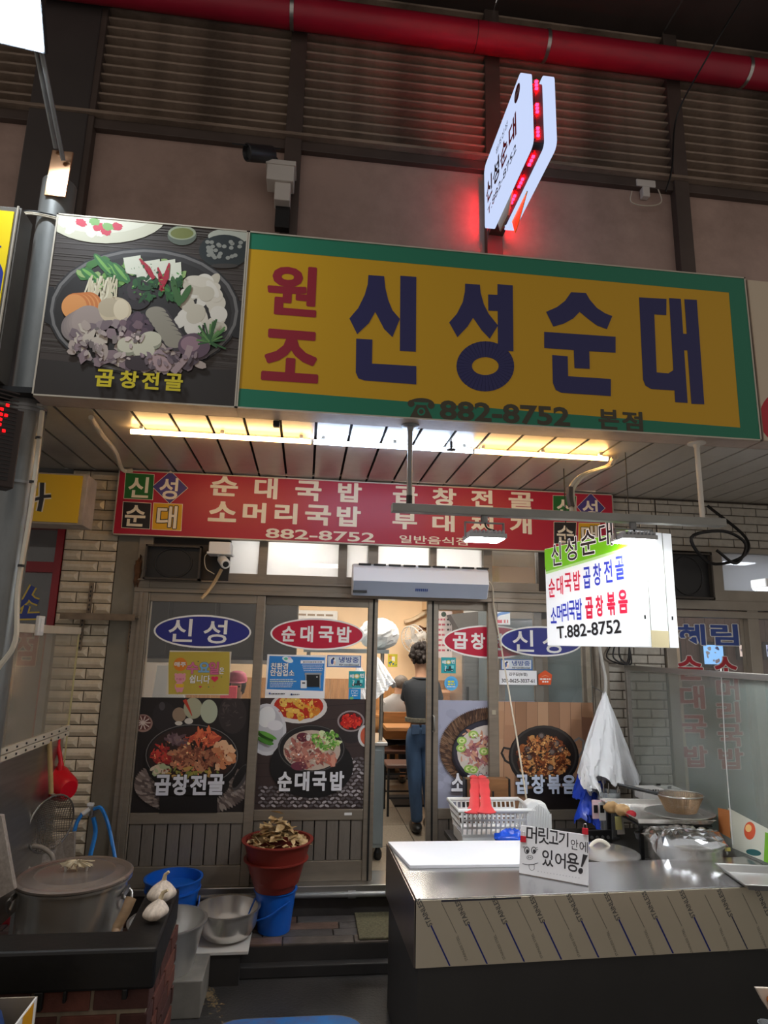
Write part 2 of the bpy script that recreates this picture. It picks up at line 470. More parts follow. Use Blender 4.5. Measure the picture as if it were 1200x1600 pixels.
# ---- tile walls
def tile_mesh(w, h, b, d):
    mb = MB(); mb.add([(0, 0, 0), (w, 0, 0), (w, 0, h), (0, 0, h), (0, -d*0.4, 0), (w, -d*0.4, 0), (w, -d*0.4, h), (0, -d*0.4, h),
                       (b, -d, b), (w-b, -d, b), (w-b, -d, h-b), (b, -d, h-b)],
                      [(0, 1, 5, 4), (1, 2, 6, 5), (2, 3, 7, 6), (3, 0, 4, 7), (4, 5, 9, 8), (5, 6, 10, 9), (6, 7, 11, 10), (7, 4, 8, 11), (8, 9, 10, 11)])
    return mb.mesh('tile')
_tm = {}
def tile_wall(root, x0, x1, z0, z1, y, tw, th, m, b, d, skip=None):
    row = 0; z = z0
    while z < z1-0.01:
        h = min(th, z1-z)
        x = x0-(row % 2)*tw*0.5
        while x < x1-0.012:
            a, c = max(x, x0), min(x+tw, x1)
            if c-a > 0.02 and not (skip and skip((a+c)/2, z+h/2)):
                k = (round(c-a, 3), round(h, 3), m.name)
                if k not in _tm:
                    me = tile_mesh(c-a-0.006, h-0.006, b, d); me.materials.append(m); _tm[k] = me
                o = bpy.data.objects.new('tile', _tm[k]); COL.objects.link(o); o.parent = root
                o.location = V((a+0.003, y, z+0.003))-root.location
            x += tw
        z += th; row += 1
wl = sgroup('wall_left', 'wall strip of bevelled cream tiles left of the shop doors', 'wall', (-1.5, F, 0))
MB().box(-1.668, -1.31, F-0.012, F+0.1, 0.0, 3.03).build('grout_backing', M_grout, wl)
tile_wall(wl, -1.665, -1.315, 0.17, 3.02, F-0.012, 0.235, 0.0715, M_tile, 0.024, 0.024)
MB().box(-1.31, -1.165, F-0.03, F+0.1, 0.0, 2.62).build('metal_cover_strip', mat('greygreen_strip', (128, 122, 108), 0.5, 0.3, var=0.15, vscale=4, dirt=(96, 84, 68)), wl)
wr = sgroup('wall_right', 'wall of grey-white brick-shaped tiles right of the shop doors', 'wall', (3.0, F, 0))
MB().box(2.2, 2.66, F-0.012, F+0.1, 0.0, 3.03).build('grout_backing', M_grout, wr)
MB().box(2.66, 4.6, F-0.012, F+0.1, 2.66, 3.03).build('grout_backing', M_grout, wr)
tile_wall(wr, 2.205, 2.655, 0.17, 3.02, F-0.012, 0.21, 0.064, M_tile2, 0.006, 0.008)
tile_wall(wr, 2.661, 4.5, 2.666, 3.02, F-0.012, 0.21, 0.064, M_tile2, 0.006, 0.008)

# ---- shopfront: frame, two fixed panels, two sliding doors
fr = sgroup('trim_1', 'bronze aluminium frame around the shop doors and transoms', 'door frame', (0.5, F, ZT))
MB().box(-1.165, -1.071, F-0.05, F+0.09, ZT, 3.02).build('jamb', M_alu, fr, bevel=0.003)
MB().box(-1.125, -1.105, F-0.058, F-0.05, ZT, 2.2).build('jamb_rib', M_alu, fr)
MB().box(2.087, 2.2, F-0.05, F+0.09, ZT, 3.02).build('jamb', M_alu, fr, bevel=0.003)
MB().box(2.13, 2.15, F-0.058, F-0.05, ZT, 2.2).build('jamb_rib', M_alu, fr)
MB().box(-1.165, 2.2, F-0.06, F+0.09, 2.185, 2.215).build('header_rail', M_alu, fr, bevel=0.003)
MB().box(-1.165, 2.2, F-0.045, F+0.09, 2.215, 2.262).build('header_rail', M_alu, fr, bevel=0.003)
MB().box(-1.165, 2.2, F-0.065, F+0.09, 2.262, 2.275).build('header_rail', M_alu, fr, bevel=0.003)
def panel(name, label, x0, x1, y0, y1, ls, rs, handle=None):
    d = sgroup(name, label, 'door', ((x0+x1)/2, (y0+y1)/2, ZT))
    MB().box(x0, x0+ls, y0, y1, ZT+0.02, 2.185).build('stile', M_alu, d, bevel=0.004)
    MB().box(x1-rs, x1, y0, y1, ZT+0.02, 2.185).build('stile', M_alu, d, bevel=0.004)
    a, b = x0+ls, x1-rs
    MB().box(a, b, y0+0.004, y1-0.004, 2.125, 2.185).build('top_rail', M_alu, d, bevel=0.003)
    MB().box(a, b, y0+0.004, y1-0.004, 0.712, 0.778).build('middle_rail', M_alu, d, bevel=0.003)
    MB().box(a, b, y0+0.004, y1-0.004, ZT+0.02, 0.462).build('bottom_rail', M_alu, d, bevel=0.003)
    ym = (y0+y1)/2
    MB().box(a, b, ym-0.003, ym+0.003, 0.778, 2.125).build('glass_pane', M_glass, d)
    n = 9; wb = (b-a)/n
    for i in range(n):
        MB().box(a+i*wb+0.003, a+(i+1)*wb-0.003, y0+0.012, y1-0.012, 0.462, 0.712).build('board', M_alu2, d, bevel=0.004)
    MB().box(a, b, y1-0.012, y1-0.008, 0.462, 0.712).build('board_backing', M_dark, d)
    return d
Y1, Y2 = (F-0.045, F-0.005), (F+0.012, F+0.052)
d1 = panel('door_1', 'leftmost fixed glass panel with the blue oval sticker', -1.071, -0.283, *Y1, 0.012, 0.061)
d2 = panel('door_2', 'sliding glass door with the red oval left of the doorway', -0.344, 0.512, *Y2, 0.06, 0.07)
d3 = panel('door_3', 'slid-open glass door with a handle right of the doorway', 0.871, 1.727, *Y2, 0.083, 0.06)
d4 = panel('door_4', 'rightmost fixed glass panel with the stir-fry poster', 1.303, 2.087, *Y1, 0.071, 0.012)
MB().box(0.905, 0.917, F+0.006, F+0.013, ZT+0.02, 2.185).build('stile_groove', M_dark, d3)
MB().box(0.475, 0.487, F+0.006, F+0.013, ZT+0.02, 2.185).build('stile_groove', M_dark, d2)
hp = AY(677, 1130, F+0.01)
h = MB().tube(arc([(hp.x, F+0.012, hp.z+0.055), (hp.x, F-0.02, hp.z+0.04), (hp.x, F-0.02, hp.z-0.04), (hp.x, F+0.012, hp.z-0.055)]), 0.007)
h.build('handle', M_steel, d3, smooth=60)
MB().box(1.325, 1.352, F-0.047, F-0.045, 1.405, 1.435).build('lock_plate', mat('lock_plate', (168, 160, 138), 0.5), d4)
p = AY(544, 1272, F+0.012)
MB().box(p.x-0.025, p.x+0.025, F+0.014, F+0.0165, p.z-0.008, p.z+0.008).build('size_label', M_white, d2)

# ---- transom lights over the doors
tr_x = [(-0.55, -0.35), (-0.29, 0.215), (0.275, 0.43), (0.5, 0.88), (0.93, 1.28), (1.345, 1.70)]
for i, (a, b) in enumerate(tr_x):
    t = sgroup('window_%d' % (i+1), ['narrow frosted transom pane beside the white camera', 'wide frosted transom pane left of the air curtain', 'small frosted transom pane behind the air curtain end', 'bright frosted transom pane over the air curtain', 'bright frosted transom pane above the air curtain right half', 'rightmost bluish transom pane near the hanging box sign'][i], 'transom', ((a+b)/2, F, 2.3))
    MB().box(a, b, F+0.02, F+0.026, 2.33, 3.0).build('glass_pane', M_frost if i < 5 else M_glass, t)
    MB().box(a-0.02, b+0.02, F-0.02, F+0.04, 2.276, 2.335).build('sill_rail', M_alu, t, bevel=0.003)
prev = -1.071
for a, b in tr_x+[(2.087, 2.1)]:
    if a-prev > 0.015: MB().box(prev, a, F-0.025, F+0.05, 2.276, 3.02).build('transom_mullion', M_alu if a-prev < 0.2 else mat('sooty_panel', (52, 45, 39), 0.7, var=0.3), fr)
    prev = b

# ---- soffit of long metal panels under the awning
sf = sgroup('ceiling', 'awning soffit of pale metal strip panels with dark gaps', 'soffit', (0.5, 3.9, ZS))
MB().box(-2.7, 4.7, 3.2, F+0.1, ZS+0.03, ZS+0.06).build('soffit_backing', M_dark, sf)
x = -2.68
pm = None
while x < 4.6:
    if pm is None:
        mb = MB().box(0.008, 0.184, 0, F+0.08-3.30, 0, 0.012); pm = mb.mesh('panel'); pm.materials.append(M_soff)
    o = bpy.data.objects.new('panel', pm); COL.objects.link(o); o.parent = sf; o.location = V((x, 3.30, ZS+0.002))-sf.location
    x += 0.192

# ---- upper arcade wall: panels, posts, beam, louvres, roof
UW = 4.2
up = sgroup('wall_back', 'pinkish upper wall panels above the shop sign', 'wall', (0.5, UW, 3.1))
posts = [-1.72, -0.25, 1.27, 2.80, 4.33]
for a, b in zip([-4.5]+posts, posts+[5.5]):
    MB().box(a+0.06, b-0.06, UW, UW+0.03, 3.1, 5.46).build('panel', M_panel, up)
bm = sgroup('trim_2', 'brown steel beam and posts of the upper arcade wall', 'beam', (0.5, UW, 3.1))
for x in posts: MB().box(x-0.06, x+0.06, UW-0.07, UW+0.03, 3.08, 7.0).build('post', M_post, bm, bevel=0.004)
MB().box(-4.5, 5.5, UW-0.05, UW+0.03, 5.44, 5.52).build('beam', M_post, bm, bevel=0.004)
MB().box(-4.5, 5.5, UW-0.1, UW+0.03, 5.52, 5.545).build('beam_ledge', M_louv, bm)
lv = sgroup('wall_louvre', 'rows of weathered brown metal louvres under the arcade roof', 'louvre', (0.5, UW, 5.55))
MB().box(-4.5, 5.5, UW+0.05, UW+0.08, 5.5, 7.0).build('louvre_backing', M_dark, lv)
lm = {}
for a, b in zip([-4.5]+posts, posts+[5.5]):
    k = round(b-a, 2)
    if k not in lm:
        mb = MB(); w = b-a-0.12
        pr = [(0.03, 0.0), (-0.045, 0.012), (-0.05, 0.024), (-0.04, 0.034), (-0.005, 0.045), (0.03, 0.082)]
        for i in range(len(pr)-1):
            (y0, z0), (y1, z1) = pr[i], pr[i+1]
            mb.add([(0, y0, z0), (w, y0, z0), (w, y1, z1), (0, y1, z1)], [(0, 1, 2, 3)])
        lm[k] = mb.mesh('slat'); lm[k].materials.append(M_louv)
    for i in range(17):
        o = bpy.data.objects.new('slat', lm[k]); COL.objects.link(o); o.parent = lv
        o.location = V((a+0.06, UW, 5.55+i*0.083))-lv.location
struct('column_1', MB().box(-2.1, -1.70, 4.12, 4.33, 3.1, 6.9), mat('dark_column_paint', (74, 68, 66), 0.5, 0.1, var=0.15, vscale=2), 'wide dark steel column behind the grey pole', 'column', bevel=0.01)
rf = sgroup('ceiling_roof', 'dark arcade roof sheets high above the red pipe', 'roof', (0.5, 3, 6.95))
for i in range(7):
    MB().box(-4.5+i*1.45, -4.5+i*1.45+1.435, 0.5, 4.3, 6.92, 6.96).build('roof_sheet', mat('roof_dark', (60, 50, 46), 0.7, var=0.25, vscale=2), rf)
pa, pb = AY(600, 41, 4.0), AY(1100, 103, 4.0)
pz = (pa.z+pb.z)/2
pipe = thing('fire_pipe', 'thick dark red pipe running under the arcade roof', 'pipe', (0.5, 4.0, pz-0.11))
MB().tube([(-4.5, 4.0, pz), (5.5, 4.0, pz)], 0.108, 20).build('pipe_body', mat('red_pipe_paint', (158, 22, 48), 0.42, var=0.1, vscale=4), pipe, smooth=40)
for px, py in ((455, 20), (860, 70), (1177, 110)):
    q = AY(px, py, 3.9)
    MB().tube([(q.x-0.014, 4.0, pz), (q.x+0.014, 4.0, pz)], 0.113, 20).build('pipe_band', M_steel, pipe, smooth=40)
for px in (748,):
    q = AY(px, 60, 3.9); MB().tube([(q.x-0.004, 4.0, pz), (q.x+0.004, 4.0, pz)], 0.1095, 20).build('pipe_joint', mat('dark_red_joint', (90, 12, 28), 0.6), pipe, smooth=40)

# ---- shop interior
IX0, IX1, IB, IC = -1.45, 2.75, 8.6, 2.75
M_ifloor = mat('interior_terrazzo', (132, 122, 108), 0.35, var=0.25, vscale=60)
ifl = sgroup('floor_inside', 'grey-beige tiled floor inside the shop', 'floor', (0.6, 6.5, ZT-0.1))
MB().box(IX0, IX1, 4.80, IB, ZT-0.1, ZT-0.006).build('floor_bed', M_grout, ifl)
me = MB().box(0.004, 0.596, 0.004, 0.596, -0.006, 0).mesh('tile'); me.materials.append(M_ifloor)
for i in range(7):
    for j in range(7):
        if 4.75+(j)*0.6 < IB-0.1:
            o = bpy.data.objects.new('tile', me); COL.objects.link(o); o.parent = ifl; o.location = V((IX0+i*0.6, 4.80+j*0.6, ZT))-ifl.location
M_cream = mat('cream_interior_wall', (242, 214, 176), 0.7, var=0.04, vscale=2)
M_wood = mat('wainscot_wood', (186, 138, 90), 0.45, var=0.2, vscale=6, stretch=(8, 8, 1))
wb = sgroup('wall_inside_back', 'cream back wall of the shop with a wood wainscot', 'wall', (0.6, IB, ZT))
MB().box(IX0, IX1, IB, IB+0.1, ZT, IC).build('plaster', M_cream, wb)
for i in range(14):
    MB().box(IX0+i*0.3+0.003, IX0+(i+1)*0.3-0.003, IB-0.02, IB, ZT, 1.42).build('wainscot_panel', M_wood, wb)
struct('wall_inside_left', MB().box(IX0-0.1, IX0, 4.7, IB, ZT, IC), mat('grey_interior', (150, 148, 146), 0.6, var=0.05), 'grey side wall inside the shop behind the left panel', 'wall')
struct('wall_inside_right', MB().box(IX1, IX1+0.1, 4.7, IB, ZT, IC), M_cream, 'cream side wall inside the shop on the right', 'wall')
struct('ceiling_inside', MB().box(IX0-0.1, IX1+0.1, 4.7, IB+0.1, IC, IC+0.08), mat('inside_ceiling', (226, 224, 218), 0.7), 'white ceiling inside the shop', 'ceiling')
struct('beam_inside', MB().box(1.55, IX1, 6.9, IB, 2.33, IC), M_cream, 'cream boxed beam along the right interior ceiling', 'beam')
for i, (x, y) in enumerate([(-0.15, 5.0), (0.75, 5.0), (1.6, 4.99), (0.1, 7.2), (1.35, 7.3)]):  # first three are unseen lights, added to brighten the frosted transom panes
    l = thing('ceiling_light', ['unseen ceiling light added just inside above the red oval door', 'unseen ceiling light added just inside above the open doorway', 'unseen ceiling light added just inside above the right panels', 'white ceiling light deep inside on the left', 'white ceiling light deep inside over the tables'][i], 'lamp', (x, y, IC-0.03), 'ceiling lights inside the shop')
    MB().box(x-0.32, x+0.32, y-0.16, y+0.16, IC-0.028, IC-0.001).build('housing', M_white, l)
    MB().box(x-0.3, x+0.3, y-0.14, y+0.14, IC-0.034, IC-0.028).build('diffuser', emission('inside_lamp_%d' % (i > 2), (255, 246, 232), 24.0 if i > 2 else 13.0), l)
# ================================================================ SIGNS
def boxsign(name, label, x0, x1, y, d, z0, z1, rgb, side, edge=0.008, cat='sign'):
    """A shallow box sign: body, face sheet and four thin edge trims; returns (root, face plane)."""
    r = thing(name, label, cat, ((x0+x1)/2, y+d/2, z0))
    MB().box(x0, x1, y+0.004, y+d, z0, z1).build('sign_body', side, r)
    MB().box(x0+edge, x1-edge, y+0.001, y+0.004, z0+edge, z1-edge).build('face', mat('face_%s' % name, rgb, 0.38), r)
    for a in ((x0, x1, z0, z0+edge), (x0, x1, z1-edge, z1), (x0, x0+edge, z0, z1), (x1-edge, x1, z0, z1)):
        MB().box(a[0], a[1], y-0.003, y+0.006, a[2], a[3]).build('edge_trim', mat('sign_edge_alu', (190, 182, 166), 0.4, 0.4), r)
    return r, wallplane(y+0.001)
M_side = mat('sign_side_paint', (176, 160, 146), 0.55, var=0.15, vscale=4, dirt=(110, 90, 76), dirt_amt=0.5)
SX0, SXM, SX1, SY = -1.385, -0.400, 2.487, 3.15
s1, pl = boxsign('shop_sign', 'long yellow sign with a green border and huge navy lettering', SXM, SX1, SY, 0.14, 3.03, 4.04, (206, 158, 0), M_side)
P = Print(pl, (SXM+0.008, SX1-0.008, 3.038, 4.032), k0=0.0006)
G = (18, 120, 90)
P.zoom(360, 340, 2.727)
# green border on three sides
P.poly([(60, 55), (2260, 240), (2260, 332), (72, 132)], G)
P.poly([(40, 728), (2300, 905), (2300, 1010), (20, 810)], G)
P.zoom(760, 340, 2.727)
P.poly([(1032, 309), (1300, 320), (1300, 1010), (1091, 1010)], G)
NV, RD, DK = (34, 34, 92), (150, 18, 44), (62, 58, 40)
P.zoom(360, 340, 2.727)
P.text('원', 157, 204, 370, 418, RD, 0.033)
P.text('조', 136, 480, 378, 700, RD, 0.033)
P.poly([(588, 245), (655, 250), (660, 300), (672, 350), (690, 395), (722, 432), (690, 510), (655, 475), (617, 402), (590, 450), (540, 497), (507, 430), (545, 385), (572, 330), (585, 285)], NV)
P.poly([(724, 248), (792, 253), (790, 572), (722, 568)], NV)
P.poly([(536, 516), (605, 520), (603, 622), (792, 633), (792, 711), (570, 694), (545, 685), (534, 660)], NV)
P.poly([(1000, 282), (1063, 286), (1066, 320), (1080, 370), (1100, 410), (1140, 460), (1105, 517), (1070, 480), (1034, 427), (1010, 465), (967, 510), (932, 447), (965, 410), (990, 360), (999, 315)], NV)
for i in range(40):
    a, b = 2*math.pi*i/40, 2*math.pi*(i+1.05)/40
    P.poly([(1086+123*math.cos(a), 634+107*math.sin(a)), (1086+123*math.cos(b), 634+107*math.sin(b)), (1086+57*math.cos(b), 633+38*math.sin(b)), (1086+57*math.cos(a), 633+38*math.sin(a))], NV)
    P.k -= P.step
P.k += P.step
# telephone symbol
P.ell(812, 795, 56, 26, DK, a0=180, a1=360, n=20); P.ell(770, 792, 15, 15, DK); P.ell(855, 800, 15, 15, DK)
P.poly([(795, 795), (832, 797), (862, 858), (764, 852)], DK); P.ell(813, 827, 17, 17, G); P.ell(813, 827, 10, 10, DK)
P.poly([(782, 786), (845, 789), (840, 800), (786, 797)], G)
P.zoom(760, 340, 2.727)
P.poly([(47, 284), (112, 289), (115, 570), (49, 566), (48, 398), (8, 397), (7, 328), (47, 330)], NV)
P.poly([(361, 318), (424, 322), (440, 350), (470, 385), (505, 408), (536, 420), (513, 476), (470, 460), (430, 430), (397, 402), (370, 430), (330, 452), (285, 465), (254, 402), (300, 382), (335, 355)], NV)
P.poly([(246, 487), (550, 508), (550, 576), (438, 570), (440, 645), (375, 642), (372, 565), (246, 556)], NV)
P.poly([(280, 586), (346, 591), (348, 676), (530, 688), (530, 761), (320, 747), (295, 735), (283, 705)], NV)
P.poly([(650, 340), (767, 347), (766, 416), (715, 413), (725, 660), (775, 664), (797, 650), (803, 737), (702, 731), (677, 716), (667, 690)], NV)
P.poly([(778, 343), (828, 347), (838, 495), (853, 496), (843, 348), (896, 351), (928, 796), (873, 794), (856, 566), (842, 566), (857, 790), (804, 787)], NV)
P.zoom(0, 0, 1)
P.slant('882-8752', (687, 656), (891, 667), 31, DK, 0.03)
P.text('본', 935, 640, 967, 671, DK, 0.03); P.text('점', 972, 643, 1004, 674, DK, 0.03)
P.build('lettering', s1)

s2, pl = boxsign('photo_sign', 'square photo sign of a hotpot full of vegetables and offal', SX0, SXM-0.002, SY, 0.14, 3.03, 4.04, (62, 54, 50), M_side)
P = Print(pl, (SX0+0.008, SXM-0.01, 3.038, 4.032), k0=0.0006).zoom(40, 320, 3.333)
for i in range(60):
    y = random.uniform(60, 1010); g = random.randint(64, 84)
    P.line([(40, y), (1160, y+95)], random.uniform(2, 6), (g, g-6, g-12))
P.poly([(40, 960), (60, 800), (500, 850), (1160, 860), (1160, 1100), (40, 1000)], (44, 39, 36))
P.ell(420, 50, 320, 152, (206, 204, 180)); P.ell(400, 40, 280, 110, (222, 220, 200))
for c, pts in (((232, 230, 214), [(200, 100), (235, 130), (260, 95), (180, 75), (340, 148), (395, 145), (330, 80)]), ((200, 40, 70), [(290, 95), (420, 140), (475, 115), (380, 118)]), ((120, 170, 90), [(430, 115), (360, 90)])):
    for x, y in pts: P.ell(x, y, 30, 20, c, random.uniform(-30, 30), jit=0.15)
P.ell(815, 160, 76, 52, (92, 100, 88)); P.ell(815, 148, 72, 36, (150, 158, 130)); P.ell(815, 150, 60, 28, (112, 118, 60))
P.ell(1035, 240, 132, 92, (40, 46, 46)); P.ell(1060, 165, 110, 40, (170, 172, 158)); P.ell(1035, 235, 124, 78, (36, 44, 46))
for i in range(26): P.ell(1035+random.uniform(-90, 90), 235+random.uniform(-40, 45), 12, 10, (140, 142, 134)); P.ell(1035, 320, 70, 12, (60, 56, 52))
P.poly([(100, 425), (150, 430), (150, 640), (100, 610)], (30, 30, 32)); P.poly([(1090, 500), (1135, 505), (1120, 700), (1080, 690)], (30, 30, 32))
P.ell(618, 558, 500, 332, (36, 35, 36)); P.ell(618, 556, 490, 322, (112, 110, 108)); P.ell(618, 556, 474, 308, (52, 50, 50)); P.ell(612, 566, 462, 296, (34, 31, 30))
W = [(214, 206, 188), (224, 218, 204), (200, 192, 172)]
for i in range(30): P.ell(random.uniform(790, 1040), random.uniform(400, 640), random.uniform(40, 80), random.uniform(20, 50), random.choice(W), random.uniform(-60, 60))
P.scatter(40, 560, 360, 270, 80, [(60, 120, 50), (40, 96, 44), (110, 160, 70), (150, 180, 110)], (18, 40), (0.35, 0.8))
for x, y, w, h, r in ((340, 370, 60, 24, 35), (450, 340, 90, 30, 40), (410, 320, 80, 22, 50), (500, 360, 70, 24, 50)): P.ell(x, y, w, h, (52, 118, 58), r); P.ell(x-4, y-6, w*0.8, h*0.35, (120, 176, 84), r)
for x, y in ((560, 310), (660, 330), (740, 330), (620, 350), (770, 345)): P.poly([(x-50, y-30), (x+40, y-44), (x+46, y+60), (x-36, y+50)], (224, 226, 206)); 
P.ell(585, 470, 75, 80, (38, 30, 34)); P.ell(570, 450, 40, 50, (58, 48, 52))
P.scatter(45, 700, 440, 140, 70, [(34, 92, 40), (52, 120, 52), (28, 76, 36)], (14, 34), (0.3, 0.6))
for i in range(34):
    x = random.uniform(320, 480); P.line([(x, random.uniform(370, 420)), (x+random.uniform(-40, 10), 480), (400+random.uniform(-50, 50), 540)], 9, random.choice([(226, 218, 190), (208, 198, 166)]))
for a in ((595, 285, 670, 390), (690, 330, 715, 455), (750, 308, 705, 450)): P.line([(a[0], a[1]), ((a[0]+a[2])/2+6, (a[1]+a[3])/2), (a[2], a[3])], [8, 30, 18], (176, 24, 52))
for x, y, r in ((790, 480, 75), (835, 470, -60), (775, 430, 80)): P.ell(x, y, 55, 16, (58, 104, 50), r)
for i in range(4): P.ell(330-i*22, 530+i*2, 72, 72, (204, 120, 58)); P.ell(322-i*22, 530+i*2, 66, 66, (222, 150, 84))
for i in range(5): P.ell(270+i*14, 640-i*8, 84, 78, (132+i*8, 120+i*7, 116+i*6), -30)
P.ell(470, 555, 84, 70, (206, 190, 158)); P.ell(440, 540, 60, 50, (188, 174, 146)); P.ell(500, 550, 40, 54, (220, 206, 176))
M = [(176, 160, 150), (150, 134, 134), (196, 184, 168), (120, 104, 108), (138, 118, 122)]
P.scatter(70, 440, 720, 220, 110, M, (18, 46), (0.4, 0.8), 0.25)
P.scatter(60, 720, 800, 220, 70, M+[(96, 80, 88), (84, 70, 78)], (18, 44), (0.4, 0.8), 0.25)
P.scatter(24, 590, 640, 90, 60, [(88, 66, 80), (70, 52, 66), (120, 96, 104)], (18, 34))
for i in range(7): P.ell(690+i*16, 580+i*24, 62, 44, (58, 50, 54)); P.ell(682+i*16, 572+i*24, 54, 36, (150, 144, 128))
for x, y in ((536, 735), (655, 705), (620, 765)): P.ell(x, y+18, 56, 40, (150, 150, 128)); P.ell(x, y, 56, 40, (206, 202, 178))
P.ell(600, 830, 80, 40, (58, 46, 50)); P.ell(880, 740, 84, 66, (96, 74, 88)); P.ell(860, 730, 50, 40, (150, 120, 130))
P.ell(700, 830, 66, 40, (176, 150, 150), 20); P.line([(770, 880), (840, 800), (860, 740)], 34, (168, 146, 146))
for i in range(40):
    x, y = random.uniform(880, 1050), random.uniform(600, 760); P.line([(960, 720), (x, y)], 9, random.choice([(70, 118, 58), (44, 90, 44), (96, 140, 76)]))
P.flecks(34, 430, 730, 190, 95, [(150, 136, 132), (166, 152, 146)], (9, 24)); P.flecks(24, 740, 810, 180, 60, [(140, 122, 126), (120, 104, 110)], (9, 24)); P.flecks(50, 600, 400, 240, 90, [(60, 120, 50), (110, 160, 70), (30, 80, 36)], (3, 9))
P.zoom(40, 320, 3.333)
for c, x0, x1, dy in (('곱', 367, 467, 0), ('창', 495, 592, 8), ('전', 610, 700, 14), ('골', 726, 822, 22)): P.text(c, x0, 864+dy, x1, 950+dy+4, (214, 196, 30), 0.03)
P.build('printed_picture', s2)

# ---- red sign under the soffit
RY = F-0.1
s3, pl = boxsign('menu_sign', 'long red sign with cream dish names over the doors', -1.336, 2.271, RY, 0.06, 2.563, 3.022, (176, 24, 52), mat('red_sign_side', (140, 130, 120), 0.5), cat='sign')
CR = (240, 228, 204)
def dish_line(zm, chars, boxes):
    for c, a in zip(chars, boxes): T = Print(pl, None, k0=0.0006).zoom(*zm); T.text(c, *a, CR, 0.033); T.build('letter', s3)
ZA, ZB = (160, 630, 2.6087), (560, 640, 2.727)
dish_line(ZA, '순대국밥', ((440, 298, 553, 378), (620, 305, 714, 390), (786, 317, 893, 398), (960, 325, 1057, 404)))
dish_line(ZA, '소머리국밥', ((432, 400, 547, 483), (572, 405, 667, 487), (702, 408, 795, 492), (826, 415, 932, 498), (955, 420, 1053, 503)))
dish_line(ZB, '곱창전골', ((147, 327, 252, 402), (315, 335, 417, 412), (480, 343, 573, 418), (640, 353, 745, 425)))
dish_line(ZB, '부대찌개', ((145, 440, 250, 510), (315, 450, 410, 520), (480, 455, 575, 525), (645, 457, 738, 530)))
T = Print(pl, None, k0=0.0006).zoom(*ZA); T.slant('882-8752', (664, 549), (1110, 568), 40, CR, 0.02); T.build('lettering', s3)
T = Print(pl, None, k0=0.0006).zoom(*ZB); T.slant('일반음식점', (174, 568), (466, 580), 34, CR, 0.015); T.build('lettering', s3)
def logo(zm, tiles):
    for poly, rgb, ch, bx9, dark in tiles:
        T = Print(pl, None, k0=0.0006).zoom(*zm); T.poly(poly, CR)
        cx, cy = sum(p[0] for p in poly)/4, sum(p[1] for p in poly)/4
        T.poly([(cx+(x-cx)*0.965, cy+(y-cy)*0.965) for x, y in poly], rgb)
        T.text(ch, *bx9, CR, 0.022, (30, 24, 20) if dark else None, 0.03); T.build('logo_tile', s3)
logo((160, 630, 2.6087), [([(94, 282), (213, 290), (206, 395), (86, 389)], (30, 104, 40), '신', (106, 300, 190, 385), 0), ([(278, 275), (350, 346), (274, 411), (202, 340)], (72, 60, 128), '성', (232, 304, 308, 392), 0), ([(84, 400), (200, 407), (194, 514), (77, 508)], (34, 30, 32), '순', (92, 415, 176, 502), 0), ([(208, 405), (328, 411), (322, 521), (201, 515)], (222, 168, 16), '대', (222, 418, 304, 510), 1)])
logo((560, 640, 2.727), [([(828, 365), (930, 368), (928, 460), (828, 457)], (30, 104, 40), '신', (845, 380, 920, 452), 0), ([(990, 355), (1052, 420), (990, 480), (930, 415)], (72, 60, 128), '성', (955, 385, 1020, 465), 0), ([(832, 478), (930, 480), (925, 575), (832, 572)], (34, 30, 32), '순', (845, 494, 918, 568), 0), ([(938, 482), (1030, 484), (1028, 575), (935, 574)], (222, 168, 16), '대', (950, 494, 1018, 568), 1)])

# ---- hanging light box
Bo, Bl, Bt = V((1.75, 3.30, 1.885)), V((-0.18, 0.80, 0)), V((0.29, 0.066, 0))
hb = thing('light_box_sign', 'white and green light box hanging side-on under the lamp bar', 'sign', (Bo+(Bl+Bt)/2))
BH = 0.635
M_lb = mat('lightbox_white', (238, 240, 236), 0.4, emit=(240, 246, 255), es=0.2)
MB().obox(Bo, Bl, Bt, V((0, 0, BH))).build('box_body', M_lb, hb, bevel=0.004)
for k in (0.36, 0.76):
    MB().obox(Bo+Bt*k-V((0, 0.003, 0)), Bt*0.014, V((0, -0.002, 0)), V((0, 0, BH))).build('panel_seam', mat('seam_grey', (120, 118, 110), 0.6), hb)
MB().obox(Bo+Bt*0.36+V((0, -0.004, 0.0)), Bt*0.4, V((0, -0.002, 0)), V((0, 0, 0.09))).build('cover_plate', mat('cream_plate', (220, 206, 160), 0.5), hb)
for k in (0.25, 0.88):
    q = Bo+Bt*k+V((0, -0.004, 0.16)); MB().cbox(q, 0.008, 0.004, 0.02).build('screw', M_black, hb)
pl = Plane(Bo-V((0.002, 0, 0)), -Bl, (0, 0, 1))
L = Bl.length
P = Print(pl, (-L+0.004, -0.004, 0.004, BH-0.004), k0=0.001).zoom(800, 680, 3)
P.poly([(140, 515), (300, 450), (600, 310), (600, 510), (160, 645)], (112, 190, 24))
P.poly([(160, 640), (600, 505), (600, 520), (160, 652)], (176, 214, 140))
for c, a in zip('신성순대', ((185, 505, 232, 612), (250, 480, 305, 588), (322, 443, 394, 560), (408, 405, 472, 520))): P.text(c, *a, (30, 26, 30), 0.012, (240, 240, 240), 0.03)
RD2, BL2 = (196, 26, 60), (40, 52, 168)
for c, a in zip('순대국밥', ((172, 672, 203, 760), (210, 660, 240, 748), (247, 645, 280, 735), (288, 635, 322, 728))): P.text(c, *a, RD2, 0.02)
for c, a in zip('곱창전골', ((335, 617, 370, 718), (382, 600, 420, 705), (433, 583, 472, 692), (485, 565, 528, 677))): P.text(c, *a, BL2, 0.02)
